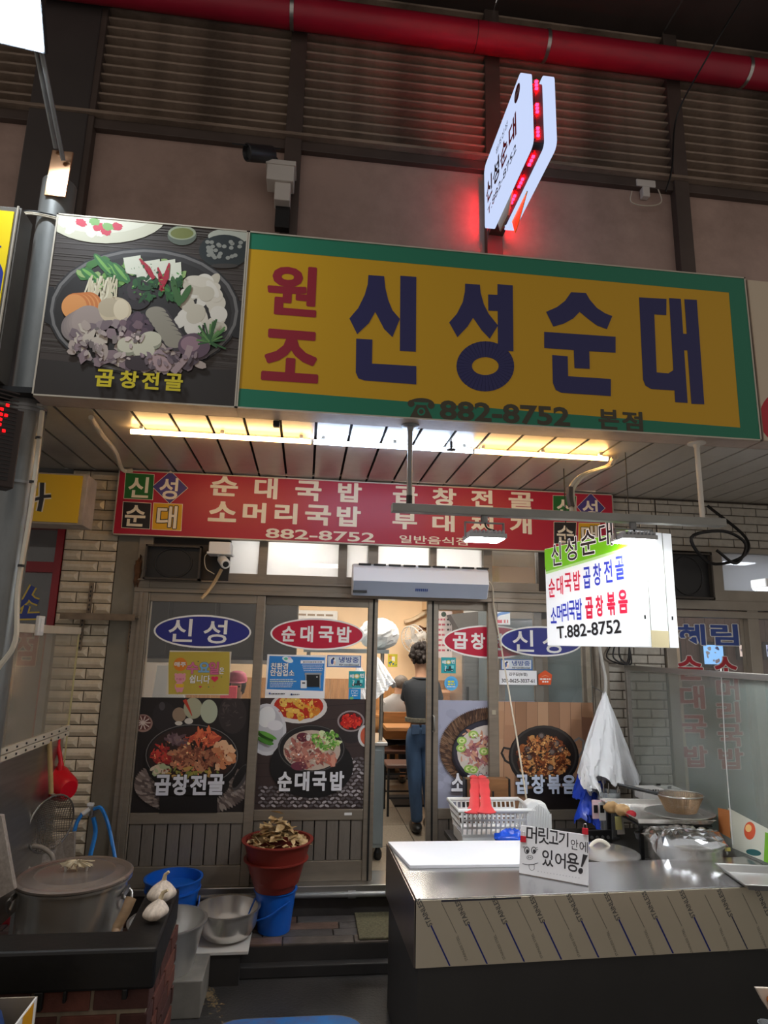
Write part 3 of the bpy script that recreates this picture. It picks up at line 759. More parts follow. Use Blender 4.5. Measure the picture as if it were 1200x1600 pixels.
for c, a in zip('소머리국밥', ((183, 808, 210, 882), (212, 793, 238, 875), (240, 782, 266, 870), (268, 775, 297, 865), (300, 765, 330, 865))): P.text(c, *a, BL2, 0.02)
for c, a in zip('곱창볶음', ((345, 758, 382, 860), (395, 750, 430, 850), (447, 735, 487, 845), (500, 723, 545, 835))): P.text(c, *a, RD2, 0.033)
P.slant('T.882-8752', (214, 955), (516, 928), 58, (28, 28, 30), 0.02)
mp = print_mat('backlit_ink', 0.35)
b = mp.node_tree.nodes['Principled BSDF']; va = [n for n in mp.node_tree.nodes if n.type == 'VERTEX_COLOR'][0]
mp.node_tree.links.new(va.outputs[0], b.inputs['Emission Color']); b.inputs['Emission Strength'].default_value = 0.2
P.build('lettering', hb, mp)
hw = Bo+Bl*0.75+Bt*0.1+V((0, 0, BH))
MB().tube([hw, V((hw.x, hw.y, ZS))], 0.004, 6).build('hanging_wire', M_bwire, hb)
hw = Bo+Bl*0.2+Bt*0.5+V((0, 0, BH)); MB().tube([hw, V((hw.x, hw.y, ZS))], 0.003, 6).build('hanging_wire', M_bwire, hb)

# ---- projecting illuminated sign on the upper wall
ps = thing('projecting_sign', 'white lit octagonal sign edged with red lights above the yellow sign', 'sign', (1.3, 3.9, 4.75))

PY0, PY1, PZ0, PZ1 = 3.2, 4.05, 4.84, 5.37
M_ps = emission('projecting_sign_glow', (206, 220, 255), 0.44)
def rounded(x, y0, y1, z0, z1, r):
    o = []
    for cy, cz, a in ((y1-r, z1-r, 0), (y0+r, z1-r, 90), (y0+r, z0+r, 180), (y1-r, z0+r, 270)):
        for k in range(5): t = R(a+k*22.5); o.append(V((x, cy+r*math.cos(t), cz+r*math.sin(t))))
    return o
for x0 in (1.17, 1.315):
    MB().prism(rounded(x0, PY0, PY1, PZ0, PZ1, 0.05), (0.065, 0, 0)).build('lit_slab', M_ps, ps, smooth=30)
MB().prism(rounded(1.235, PY0+0.04, PY1-0.02, PZ0+0.03, PZ1-0.03, 0.04), (0.08, 0, 0)).build('dark_core', mat('core_dark', (30, 12, 14), 0.6), ps)
M_led = emission('red_led', (255, 2, 8), 105.0)
spots = [('f', 5.30), ('f', 5.13), ('f', 4.96), ('b', 3.36), ('b', 3.56), ('b', 3.72), ('b', 3.86), ('k', 5.28), ('k', 5.1), ('k', 4.95), ('t', 3.5), ('t', 3.8)]
for kd, t in spots:
    mb = MB()
    for k in (-1, 0, 1):
        if kd == 'f': mb.cbox((1.275, PY0+0.034, t+k*0.026), 0.018, 0.012, 0.012)
        elif kd == 'b': mb.cbox((1.275, t+k*0.034, PZ0+0.024), 0.018, 0.016, 0.012)
        elif kd == 'k': mb.cbox((1.275, PY1-0.012, t+k*0.025), 0.022, 0.012, 0.017)
        else: mb.cbox((1.275, t+k*0.028, PZ1-0.024), 0.022, 0.02, 0.012)
    mb.build('led_module', M_led, ps, kind='stuff')
MB().tube([(1.26, PY0+0.035, 5.34), (1.262, PY0+0.034, 4.92), (1.262, 3.3, PZ0+0.024), (1.262, 3.9, PZ0+0.024)], 0.003, 5).build('led_wire', M_bwire, ps)
MB().box(1.22, 1.33, 4.03, 4.14, PZ0+0.03, PZ0+0.08).build('bracket', M_post, ps); MB().box(1.22, 1.33, 4.03, 4.14, PZ1-0.1, PZ1-0.05).build('bracket', M_post, ps)
MB().prism([V((1.235, 3.62, PZ0+0.01)), V((1.235, 3.95, PZ0+0.01)), V((1.235, 3.9, PZ0-0.1)), V((1.235, 3.72, PZ0-0.1))], (0.01, 0, 0)).build('torn_sheet', mat('torn_sheet', (196, 180, 150), 0.6), ps)
MB().prism([V((1.33, 3.58, PZ0+0.01)), V((1.33, 3.92, PZ0+0.01)), V((1.33, 3.86, PZ0-0.13)), V((1.33, 3.78, PZ0-0.1))], (0.006, 0, 0)).build('torn_sheet', mat('torn_yellow', (226, 190, 40), 0.5), ps)
pl = Plane((1.1695, PY1, PZ0), (0, -1, 0), (0, 0, 1))
P = Print(pl, None, k0=0.0005)
def ptxt(P, t, u0, u1, v0, v1, col, bold=0.02):
    vs, fs = glyphs(t, bold); a0, a1, b0, b1 = bbox(vs)
    P.raw([(u0+(a-a0)/(a1-a0)*(u1-u0), v0+(b-b0)/(b1-b0)*(v1-v0)) for a, b in vs], fs, S(*col))
for c, u, col in (('신', 0.05, (24, 20, 24)), ('성', 0.22, (24, 20, 24)), ('순', 0.40, (180, 20, 50)), ('대', 0.58, (180, 20, 50))): ptxt(P, c, u, u+0.15, 0.17, 0.34, col, 0.03)
ptxt(P, 'T.882-8752', 0.08, 0.72, 0.06, 0.12, (40, 36, 50), 0.01); ptxt(P, '원조신성', 0.30, 0.56, 0.38, 0.43, (60, 56, 70), 0.01)
P.raw([(0.76+0.055*math.cos(2*math.pi*i/20), 0.44+0.055*math.sin(2*math.pi*i/20)) for i in range(20)], [tuple(range(20))], S(96, 10, 40)); ptxt(P, '본점', 0.725, 0.795, 0.42, 0.46, (230, 230, 240), 0.01)
P.build('lettering', ps)

# ---- neighbours' signs at the edges
n1 = thing('yellow_neighbour_sign', 'yellow box sign cut off at the left edge beside the pole', 'sign', (-1.95, 3.3, 3.1))
cA = AY(34, 325, 3.12)
MB().box(-2.6, cA.x, 3.12, 3.255, 3.1, cA.z).build('sign_body', mat('neigh_sign_side', (96, 92, 86), 0.5, 0.3, var=0.15), n1, bevel=0.003)
MB().box(-2.6, cA.x-0.03, 3.112, 3.12, 3.13, cA.z-0.03).build('face', mat('neigh_yellow', (236, 206, 14), 0.4), n1)
P = Print(wallplane(3.112), (-2.6, cA.x-0.035, 3.13, cA.z-0.03), k0=0.0005); P.ell(-14, 450, 22, 50, (30, 50, 140)); P.rect(-20, 384, 2, 387, (30, 50, 140)); P.build('lettering', n1)
MB().tube([(cA.x-0.012, 3.11, 3.1), (cA.x-0.012, 3.11, cA.z)], 0.006, 6).build('edge_trim', mat('sign_edge_alu', (190, 182, 166), 0.4, 0.4), n1)
# red dot-matrix display turned towards the passage
a, b = AY(40, 632, 2.95), AY(5, 770, 2.95)
ld = thing('led_display', 'black scrolling display with red glowing letters at the left edge', 'display', (a.x-0.15, 2.9, b.z))
dv = V((-0.42, -0.36, 0)); dn = V((0.36, -0.42, 0)).normalized(); zt, zb = a.z-0.03, b.z+0.02
MB().obox(V((a.x, 2.95, zb)), dv, -dn*0.09, V((0, 0, zt-zb))).build('housing', mat('display_housing', (58, 48, 44), 0.5, 0.3), ld, bevel=0.006)
pd = Plane(V((a.x, 2.95, zb))+dn*0.001+dv, -dv, (0, 0, 1)); WL = dv.length
MB().obox(pd.at(0.02, 0.03, 0), pd.u*(WL-0.05), pd.v*(zt-zb-0.06), pd.n*0.002).build('screen', mat('display_screen', (16, 10, 10), 0.35), ld)
for i in range(22):
    q = 0.045+i*0.0185
    MB().obox(pd.at(0.02, q, 0.002), pd.u*(WL-0.05), pd.v*0.006, pd.n*0.003).build('slat', mat('display_slat', (44, 30, 28), 0.5), ld)
mb = MB()
for col in range(11):
    for row in range(7):
        if random.random() < 0.62 and not (col in (5, 6) and row > 3): mb.obox(pd.at(WL-0.28+col*0.02, 0.22+row*0.024, 0.006), pd.u*0.012, pd.v*0.012, pd.n*0.002)
mb.build('lit_letter', emission('display_red', (255, 8, 12), 3.0), ld, kind='stuff')
# neighbour sign right
n2 = thing('pale_neighbour_sign', 'pale sign with a red disc cut off at the right edge', 'sign', (2.9, 3.2, 3.03))
MB().box(2.50, 3.6, 3.154, 3.29, 3.03, 4.03).build('sign_body', M_side, n2)
MB().box(2.503, 3.6, 3.150, 3.154, 3.034, 4.026).build('face', mat('neigh_pale', (206, 190, 166), 0.5), n2)
P = Print(wallplane(3.150), (2.503, 3.6, 3.034, 4.026), k0=0.0005); P.ell(1216, 652, 29, 38, (186, 24, 40)); P.build('red_disc', n2)
# small yellow sign under the soffit, left
a, b = AY(56, 737, 4.05), AY(120, 820, 4.05)
n3 = thing('small_yellow_sign', 'small yellow sign with black lettering under the left soffit', 'sign', (a.x, 4.15, b.z))
MB().box(a.x-0.5, b.x+0.03, 4.06, 4.24, b.z, a.z).build('sign_body', mat('yellow_sign_side', (176, 164, 150), 0.6, var=0.2, dirt=(110, 90, 76)), n3, bevel=0.004)
MB().box(a.x-0.5, b.x, 4.05, 4.06, b.z+0.012, a.z-0.012).build('face', mat('yellow_face_small', (222, 178, 10), 0.45), n3)
P = Print(wallplane(4.05), (a.x-0.5, b.x, b.z, a.z), k0=0.0005)
K = (28, 24, 26)
for wd, c in ((9, (226, 216, 190)), (5, K)):
    P.line([(66, 754), (65, 780), (61, 799)], wd+2, c); P.line([(66, 776), (80, 775)], wd, c); P.line([(44, 783), (64, 778)], wd, c)
P.build('lettering', n3)

# ================================================================ LAMPS AND THE GEAR ON THE FRONT
# grey pole with conduit
PX, PYY = -1.485, 3.36
po = thing('steel_pole', 'tall grey steel pole at the left end of the signs', 'pole', (PX, PYY, 0))
M_pole = mat('grey_pole_paint', (126, 128, 126), 0.35, 0.35, var=0.12, vscale=3, stretch=(1, 1, 0.3), dirt=(70, 66, 60), dirt_amt=0.4, dscale=6)
MB().tube([(PX, PYY, 0), (PX, PYY, 4.36)], 0.088, 24).build('shaft', M_pole, po, smooth=50)
for z in (3.0, 3.02, 2.62): MB().tube([(PX, PYY, z), (PX, PYY, z+0.014)], 0.0905, 24).build('clamp_band', M_iron, po, smooth=50)
MB().obox(V((PX-0.03, PYY-0.10, 4.22)), V((0.11, 0, 0)), V((0, 0.012, 0)), V((0, 0.02, 0.30))).build('steel_plate', mat('polished_plate', (220, 170, 130), 0.2, 0.9), po, bevel=0.002)
cable('conduit_pipe', [(PX+0.1, PYY-0.07, 3.0), (PX+0.11, PYY-0.07, 2.5), (PX+0.1, PYY-0.07, 2.1), (PX+0.12, PYY-0.07, 1.85), (PX+0.06, PYY-0.07, 1.72)], 0.013, M_wire, po)
for z in (2.85, 2.62, 2.2): MB().tube([(PX+0.1, PYY-0.07, z), (PX+0.1, PYY-0.07, z+0.012)], 0.016, 8).build('cable_tie', M_black, po)
for k in range(3): cable('tie_wire', [(PX-0.25, PYY-0.06, 4.05+k*0.012), (PX-0.12, PYY-0.10, 4.09+k*0.01), (PX, PYY-0.096, 4.09+k*0.01), (PX+0.12, PYY-0.10, 4.06+k*0.012)], 0.004, M_wire if k < 2 else M_bwire, po)
# flood lamp up left
fl = thing('street_floodlight', 'glaring white floodlight on an arm above the grey pole', 'lamp', (PX-0.05, 2.75, 4.5))
M_floodup = emission('floodlight_up', (236, 246, 255), 130.0)
c0 = AY(10, 20, 2.75)
hn = V((0.12, -0.62, -0.77)).normalized(); hd = V((0.32, 0.05, 0.0)); hd = hd-hn*hd.dot(hn); hv = hn.cross(hd).normalized()*0.27
MB().obox(c0-hd/2-hv/2, hd, hv, -hn*0.06).build('housing', mat('flood_housing', (70, 74, 78), 0.5, 0.5), fl, bevel=0.004)
MB().obox(c0-hd*0.46-hv*0.46, hd*0.92, hv*0.92, hn*0.004).build('lens', M_floodup, fl)
j = V((PX+0.02, PYY-0.1, 4.4))
for dx in (-0.012, 0.012): MB().tube([c0-hn*0.05+V((0.1+dx, 0.05, -0.02)), j+V((dx*2, 0, 0.08-dx*3))], 0.013, 8).build('arm', M_iron, fl, smooth=60)
# tube lights under the soffit: warm, cool, warm
ZTB = 2.992
a, b = AZ(203, 676, ZTB), AZ(950, 719, ZTB); yt = (a.y+b.y)/2
for i, (t0, t1, rgb, st, lb) in enumerate(((0.0, 0.36, (255, 200, 128), 11, 'warm tube light under the soffit at the left'), (0.363, 0.70, (200, 222, 255), 17, 'cool white tube light in the middle of the soffit'), (0.703, 1.0, (255, 196, 118), 11, 'warm tube light under the soffit at the right'))):
    x0, x1 = a.x+(b.x-a.x)*t0, a.x+(b.x-a.x)*t1
    tl = thing('tube_light', lb, 'lamp', ((x0+x1)/2, yt, ZTB), 'tube lights in one line under the soffit')
    for t9 in (0.06, 0.5, 0.94): MB().cbox((x0+(x1-x0)*t9, yt, ZS-0.008), 0.02, 0.03, 0.016).build('clip', M_white, tl)
    MB().tube([(x0+0.004, yt, ZTB+0.008), (x1-0.004, yt, ZTB+0.008)], 0.014, 10).build('tube', emission('tube_%d' % i, rgb, st), tl, smooth=60)
q = AZ(705, 690, ZS); sk9 = thing('sprinkler', 'small dark sprinkler head under the soffit behind the tube light', 'sprinkler', (q.x, q.y, ZS-0.06))
MB().tube([(q.x, q.y, ZS), (q.x, q.y, ZS-0.045)], 0.008, 8).build('stem', M_black, sk9); MB().lathe([(0.004, 0), (0.028, 0.004), (0.028, 0.007), (0.004, 0.01)], 14, (q.x, q.y, ZS-0.055)).build('deflector', M_black, sk9)
q = AZ(432, 657, ZS); MB().cbox((q.x, 3.315, ZS-0.016), 0.035, 0.03, 0.032).top('cable_clip', M_black, 'small black clip on the soffit edge under the photo sign', 'clip', bevel=0.004)
# lamp bar on two rods
YB = 3.25
a, b = AY(612, 796, YB), AY(1130, 815, YB); zb = (a.z+b.z)/2
lb = thing('lamp_bar', 'grey steel bar hung on two rods under the yellow sign', 'bar', ((a.x+b.x)/2, YB, zb-0.02))
MB().box(a.x, b.x, YB-0.03, YB+0.03, zb-0.022, zb+0.022).build('rail', mat('bar_grey_paint', (150, 150, 144), 0.5, 0.3, var=0.1), lb, bevel=0.003)
for px, py, c in ((641, 665, M_iron), (1088, 690, mat('white_rod', (214, 210, 200), 0.5))):
    q = AY(px, py, YB); MB().tube([(q.x, YB, zb+0.02), (q.x, YB, ZS)], 0.014, 10).build('rod', c, lb, smooth=60)
    MB().lathe([(0.05, 0), (0.05, -0.006), (0.02, -0.012), (0.016, -0.03), (0, -0.03)], 16, (q.x, YB, ZS)).build('flange', c, lb, smooth=40)
    MB().tube([(q.x, YB, zb+0.02), (q.x, YB, zb+0.07)], 0.016, 10).build('tape_wrap', M_black, lb) if px < 700 else None
def flood(px, py, lbl, st):
    q = AY(px, py, YB); x, z = q.x, q.z
    r = thing('bar_floodlight', lbl, 'lamp', (x, YB, z), 'floodlights under the lamp bar')
    w, dd = 0.10, 0.075
    MB().box(x-w, x+w, YB-dd, YB+dd, z+0.006, z+0.03).build('housing', mat('lamp_case', (178, 180, 182), 0.45, 0.4), r, bevel=0.003)
    for i in range(9): MB().box(x-w+0.012+i*0.021, x-w+0.02+i*0.021, YB-dd, YB+dd, z+0.03, z+0.046).build('cooling_fin', mat('lamp_case', (178, 180, 182), 0.45, 0.4), r)
    MB().box(x-w+0.012, x+w-0.012, YB-dd+0.01, YB+dd-0.01, z, z+0.006).build('lens', emission('bar_lens', (246, 250, 255), st), r)
    for s in (-1, 1): MB().box(x+s*(w+0.004)-0.003, x+s*(w+0.004)+0.003, YB-0.012, YB+0.012, z+0.01, zb-0.06).build('bracket_arm', M_iron, r)
    MB().box(x-w-0.007, x+w+0.007, YB-0.012, YB+0.012, zb-0.062, zb-0.056).build('bracket_top', M_iron, r)
    MB().tube([(x, YB, zb-0.06), (x, YB, zb-0.02)], 0.02, 10).build('hinge', M_iron, r)
    cable('lead', [(x, YB, zb-0.05), (x+0.01, YB-0.02, zb-0.09), (x+0.06, YB, zb-0.1), (x+0.06, YB, z+0.04)], 0.005, M_bwire, r)
    return r
flood(757, 845, 'bright floodlight under the bar in front of the red sign', 80)
flood(990, 847, 'bright floodlight under the bar in front of the light box', 80)
c1 = AY(1200, 914, 3.2); fx = thing('side_floodlight', 'white lamp end poking in at the right edge', 'lamp', (c1.x, 3.2, c1.z-0.05))
MB().box(c1.x-0.06, c1.x+0.2, 3.14, 3.26, c1.z-0.02, c1.z+0.03).build('housing', M_white, fx, bevel=0.008)
MB().box(c1.x-0.05, c1.x+0.19, 3.15, 3.25, c1.z-0.026, c1.z-0.02).build('lens', emission('bar_lens', (246, 250, 255), 46), fx)
c2 = V((c1.x+0.1, 3.2, c1.z)); MB().tube([c2, V((c2.x, 3.2, ZS))], 0.006, 6).build('hanger', M_iron, fx)

# air curtain over the doorway
a, b = AY(552, 880, F-0.2), AY(764, 938, F-0.2)
zc = (AY(658, 886, F-0.2).z, AY(658, 931, F-0.2).z)
ac = thing('air_curtain', 'white air curtain unit mounted over the open doorway', 'air curtain', ((a.x+b.x)/2, F-0.13, zc[1]))
prof = [(F-0.067, zc[1]), (F-0.16, zc[1]-0.005), (F-0.215, zc[1]+0.09), (F-0.2, zc[0]-0.02), (F-0.16, zc[0]+0.012), (F-0.067, zc[0]+0.012)]
MB().prism([V((a.x, y, z)) for y, z in prof], (b.x-a.x, 0, 0)).build('casing', mat('air_curtain_white', (232, 236, 242), 0.35), ac, bevel=0.006)
MB().prism([V((a.x+0.008, y, z)) for y, z in [(F-0.168, zc[1]-0.008), (F-0.223, zc[1]+0.088), (F-0.214, zc[1]+0.09), (F-0.16, zc[1]-0.004)]], (b.x-a.x-0.016, 0, 0)).build('grey_flap', mat('flap_grey', (150, 160, 176), 0.4), ac)
for i in range(9): 
    x = a.x+0.04+i*0.105; MB().box(x, x+0.085, F-0.186, F-0.150, zc[0]+0.002, zc[0]+0.014).build('vent_slot', M_black, ac)
MB().box(a.x+0.005, a.x+0.1, F-0.2, F-0.17, zc[1]+0.01, zc[1]+0.026).build('control_window', M_black, ac)
P = Print(Plane((0, F-0.199, zc[1]+0.045), (1, 0, 0), (0, -0.5, 0.87)), None, k0=0.012); [P.polyuv([(0.5*(a.x+b.x)-0.045+k*0.013, -0.01), (0.5*(a.x+b.x)-0.036+k*0.013, -0.01), (0.5*(a.x+b.x)-0.036+k*0.013, 0.01), (0.5*(a.x+b.x)-0.045+k*0.013, 0.01)], (40, 70, 130)) for k in range(7)]; P.build('maker_mark', ac)
cable('power_lead', [(b.x, F-0.1, zc[0]-0.05), (b.x+0.06, F-0.08, zc[1]+0.09), AY(772, 950, F-0.07), AY(783, 1010, F-0.06), AY(795, 1080, F-0.12), AY(812, 1180, F-0.25), AY(824, 1258, F-0.3)], 0.006, M_wire, None, 'thin white cable hanging from the air curtain down to the basket', 'cable')

# white security camera under the red sign
a = AY(345, 858, F-0.16)
cw = thing('security_camera', 'white bullet security camera with a junction box under the red sign', 'camera', (a.x, F-0.12, a.z-0.1))
MB().box(a.x-0.075, a.x+0.07, F-0.2, F-0.06, a.z-0.03, a.z+0.045).build('junction_box', M_white, cw, bevel=0.006)
MB().box(a.x-0.085, a.x+0.08, F-0.21, F-0.06, a.z-0.04, a.z-0.025).build('box_lid', M_white, cw, bevel=0.004)
bp = AY(350, 878, F-0.2)
cdv = V((0.04, -0.1, -0.045)).normalized()
MB().lathe([(0.026, -0.07), (0.032, -0.06), (0.033, 0.05), (0.026, 0.055), (0, 0.05)], 20, bp, cdv).build('barrel', M_white, cw, smooth=40)
MB().lathe([(0.02, 0.0), (0.02, 0.053), (0, 0.054)], 16, bp+cdv*0.003, cdv).build('lens', M_black, cw, smooth=40)
MB().tube([V((a.x-0.02, F-0.13, a.z-0.03)), bp-cdv*0.05], 0.014, 8).build('stalk', M_white, cw, smooth=60)
cable('taped_cable', [AY(346, 890, F-0.15), AY(338, 905, F-0.12), AY(327, 922, F-0.1), AY(315, 935, F-0.1)], 0.012, mat('tape_tan', (190, 164, 124), 0.7, var=0.2), cw)
cable('thin_wire', [AY(328, 862, F-0.16), AY(320, 870, F-0.15), AY(322, 888, F-0.15), AY(335, 897, F-0.14)], 0.003, M_wire, cw)
# black box units beside the transom
for nm, c, lb in (('black_hood', (228, 850, 311, 907), 'open black metal hood over the leftmost panel'), ('black_vent_box', (1040, 862, 1118, 936), 'black box vent above the neighbouring window')):
    q, p2 = AY(c[0], c[1], F-0.14), AY(c[2], c[3], F-0.14)
    o = thing(nm, lb, 'vent', ((q.x+p2.x)/2, F-0.1, p2.z))
    x0, x1, z0, z1 = q.x, p2.x, p2.z, q.z
    for aa in ((x0, x1, z0, z0+0.012), (x0, x1, z1-0.012, z1), (x0, x0+0.012, z0, z1), (x1-0.012, x1, z0, z1)): MB().box(aa[0], aa[1], F-0.14, F-0.065, aa[2], aa[3]).build('rim', mat('hood_rim', (70, 64, 58), 0.5, 0.4), o)
    MB().box(x0+0.012, x1-0.012, F-0.1, F-0.065, z0+0.012, z1-0.012).build('back_plate', M_black, o)
    pr = [((x1-x0)*0.33*math.cos(2*math.pi*i/28), (z1-z0)*0.42*math.sin(2*math.pi*i/28)) for i in range(28)]
    MB().tube([V(((x0+x1)/2+u, F-0.102, (z0+z1)/2+v)) for u, v in pr], 0.006, 6, closed=True).build('fan_ring', mat('fan_ring_black', (34, 33, 33), 0.5), o)
# dark camera and white box on the upper post
q = AY(440, 285, UW-0.12)
ck = thing('dark_camera', 'dark bullet camera on a post above the photo sign', 'camera', (q.x, UW-0.12, q.z-0.3))
MB().box(q.x-0.1, q.x+0.09, UW-0.22, UW-0.08, q.z-0.06, q.z+0.09).build('junction_box', mat('camera_box_grey', (206, 200, 192), 0.5), ck, bevel=0.006)
MB().box(q.x-0.11, q.x+0.1, UW-0.23, UW-0.07, q.z+0.06, q.z+0.095).build('box_lid', mat('camera_box_grey', (206, 200, 192), 0.5), ck, bevel=0.004)
MB().box(q.x-0.04, q.x+0.07, UW-0.2, UW-0.09, q.z-0.2, q.z-0.06).build('wall_bracket', mat('camera_box_grey', (206, 200, 192), 0.5), ck, bevel=0.006)
z9 = AY(448, 360, UW-0.1).z
MB().box(q.x-0.03, q.x+0.07, UW-0.13, UW-0.07, z9, q.z-0.2).build('backing_strip', M_black, ck)
e = AY(385, 238, UW-0.3); f2 = AY(425, 242, UW-0.2); dd = (e-f2).normalized()
MB().lathe([(0.05, -0.11), (0.058, -0.1), (0.058, 0.1), (0.05, 0.105), (0.04, 0.08), (0, 0.08)], 20, (e+f2)/2, dd).build('barrel', mat('camera_dark', (40, 42, 44), 0.4), ck, smooth=40)
MB().prism([(e+f2)/2+V((sx*0.062, 0, 0.05))+dd*t for t, sx in ((-0.1, -1), (0.15, -1), (0.15, 1), (-0.1, 1))], (0, 0, 0.012)).build('sun_hood', mat('camera_dark', (40, 42, 44), 0.4), ck)
MB().tube([f2, V((q.x, UW-0.15, q.z+0.09))], 0.018, 8).build('stalk', mat('camera_dark', (40, 42, 44), 0.4), ck, smooth=60)
# small white clip and loose wire on the right post
q = AY(1014, 280, UW-0.1)
wc = thing('wire_clip', 'small pale bracket with loose wires on the upper right wall', 'bracket', (q.x, UW-0.05, q.z-0.1))
MB().cbox((q.x, UW-0.03, q.z), 0.16, 0.06, 0.06).build('clip_body', mat('camera_box_grey', (206, 200, 192), 0.5), wc, bevel=0.006)
MB().cbox((q.x, UW-0.03, q.z-0.07), 0.06, 0.05, 0.09).build('clip_foot', mat('camera_box_grey', (206, 200, 192), 0.5), wc, bevel=0.006)
cable('loose_wire', [(q.x+0.1, UW-0.04, q.z), (q.x+0.12, UW-0.05, q.z-0.15), (q.x, UW-0.05, q.z-0.2), (q.x-0.13, UW-0.05, q.z-0.18), (q.x-0.12, UW-0.05, q.z-0.08)], 0.005, M_wire, wc)
cable('hanging_wire', [AY(1158, 0, 3.6), AY(1105, 90, 3.75), AY(1058, 180, UW-0.12), AY(1050, 262, UW-0.12), AY(1040, 300, UW-0.1)], 0.007, M_bwire, None, 'dark cable sloping down past the red pipe at the right', 'cable')

# cables under the soffit
cable('soffit_cable', [AZ(142, 652, ZS-0.022), AZ(160, 680, ZS-0.022), AZ(180, 705, ZS-0.02), V((AY(192, 724, F-0.16).x, F-0.16, ZS-0.022)), V((AY(208, 730, F-0.12).x, F-0.118, ZS-0.016))], 0.014, M_wire, None, 'cream cable curving from the photo sign to the red sign', 'cable')
cable('sign_top_cable', [AY(x, y, F-0.13) for x, y in ((300, 733), (360, 730), (400, 736), (450, 742), (530, 742), (570, 746), (680, 754), (830, 756), (930, 768))], 0.010, M_wire, None, 'cream cable lying along the top of the red sign', 'cable')
lc = thing('lamp_cable', 'bundled cream cables with dark tape dropping from the tube light to the bar', 'cable', AZ(950, 720, ZS-0.03))
g1 = [AZ(958, 715, ZS-0.03), AZ(948, 728, ZS-0.05), AY(910, 742, 3.35), AY(892, 760, 3.3), AY(890, 775, 3.28), AY(893, 800, 3.27)]
cable('cable_strand', g1, 0.011, M_wire, lc); cable('cable_strand', [p+V((0.022, 0, 0.0)) for p in g1], 0.009, M_wire, lc)
cable('tape', [AY(890, 762, 3.29), AY(890, 778, 3.28), AY(893, 792, 3.27)], 0.02, mat('dark_tape', (84, 74, 66), 0.6, var=0.3), lc)
cable('tangled_wires', [AY(1120, 860, 4.3), AY(1150, 880, 4.3), AY(1165, 850, 4.3), AY(1130, 830, 4.3), AY(1080, 840, 4.3), AY(1110, 880, 4.35), AY(1160, 870, 4.3), AY(1165, 840, 4.35), AY(1105, 790, 4.45)], 0.012, M_bwire, None, 'tangle of black wires above the neighbouring window', 'cable')
cable('drain_hose', [AY(935, 1000, F-0.1), AY(940, 1030, F-0.12), AY(946, 1060, F-0.14), AY(946, 1085, F-0.2)], 0.012, mat('white_hose', (200, 198, 190), 0.5), None, 'white hose running down to the hanging plastic bags', 'hose')
bx = AY(980, 1000, F-0.08); bj = thing('meter_box', 'black plastic box on the tiles below the light box', 'box', (bx.x, F-0.08, bx.z-0.08))
MB().cbox((bx.x-0.03, F-0.07, bx.z+0.02), 0.24, 0.08, 0.11).build('case', M_black, bj, bevel=0.02)
MB().cbox((bx.x+0.0, F-0.112, bx.z+0.02), 0.08, 0.006, 0.04).build('label_plate', mat('grey_plate', (110, 108, 104), 0.4, 0.5), bj)
for k in range(3): cable('wire', [(bx.x-0.12+k*0.03, F-0.07, bx.z-0.03), (bx.x-0.16+k*0.05, F-0.08, bx.z-0.13), (bx.x-0.02+k*0.02, F-0.08, bx.z-0.17), (bx.x+0.02, F-0.07, bx.z-0.05)], 0.006, M_bwire, bj)
# ================================================================ DECALS AND POSTERS ON THE GLASS
GF, GB = F-0.0285, F+0.0285
PF, PB = wallplane(GF), wallplane(GB)
WH = (236, 236, 232)
BLU, RDD = (34, 40, 128), (186, 10, 52)
def zbox(pl, z, x0, y0, x1, y1): return pl.box(z[0]+x0/z[2], z[1]+y0/z[2], z[0]+x1/z[2], z[1]+y1/z[2])
Z4, Z5, Z7, Zf, Zg, Zh = (200, 840, 3), (200, 1070, 3), (660, 900, 4.21), (230, 920, 6.667), (680, 920, 6.667), (400, 1000, 6.667)
o, P = oval('oval_decal', PF, zbox(PF, Z4, 120, 362, 578, 518), 'blue oval sticker with white lettering on the leftmost panel', 'sticker', BLU, WH, group='oval stickers on the glass')
P.zoom(*Zf); P.text('신', 222, 312, 475, 552, WH, 0.012); P.text('성', 585, 325, 832, 570, WH, 0.012); P.build('print', o)
o, P = oval('oval_decal', PB, zbox(PB, Z4, 667, 378, 1108, 528), 'red oval sticker on the sliding door left of the doorway', 'sticker', RDD, WH, group='oval stickers on the glass')
P.zoom(*Z4)
for c, a in zip('순대국밥', ((720, 415, 785, 487), (808, 413, 868, 490), (893, 415, 963, 490), (980, 417, 1047, 492))): P.text(c, *a, WH, 0.033)
P.build('print', o)
o, P = oval('oval_decal', PB, PB.box(692, 977, 841, 1029), 'red oval sticker partly hidden behind the right fixed panel', 'sticker', RDD, WH, group='oval stickers on the glass')
P.zoom(*Zg)
for c, a in zip('곱창전골', ((183, 455, 338, 628), (372, 460, 520, 632), (560, 465, 700, 640), (750, 470, 890, 640))): P.text(c, *a, WH, 0.033)
P.build('print', o)
o, P = oval('oval_decal', PF, zbox(PF, Z7, 510, 330, 1052, 530), 'blue oval sticker half hidden by the hanging light box', 'sticker', BLU, WH, group='oval stickers on the glass')
P.zoom(*Zg); P.text('신', 805, 430, 1027, 655, WH, 0.012); P.zoom(*Z7); P.text('성', 790, 365, 915, 508, WH, 0.012); P.build('print', o)

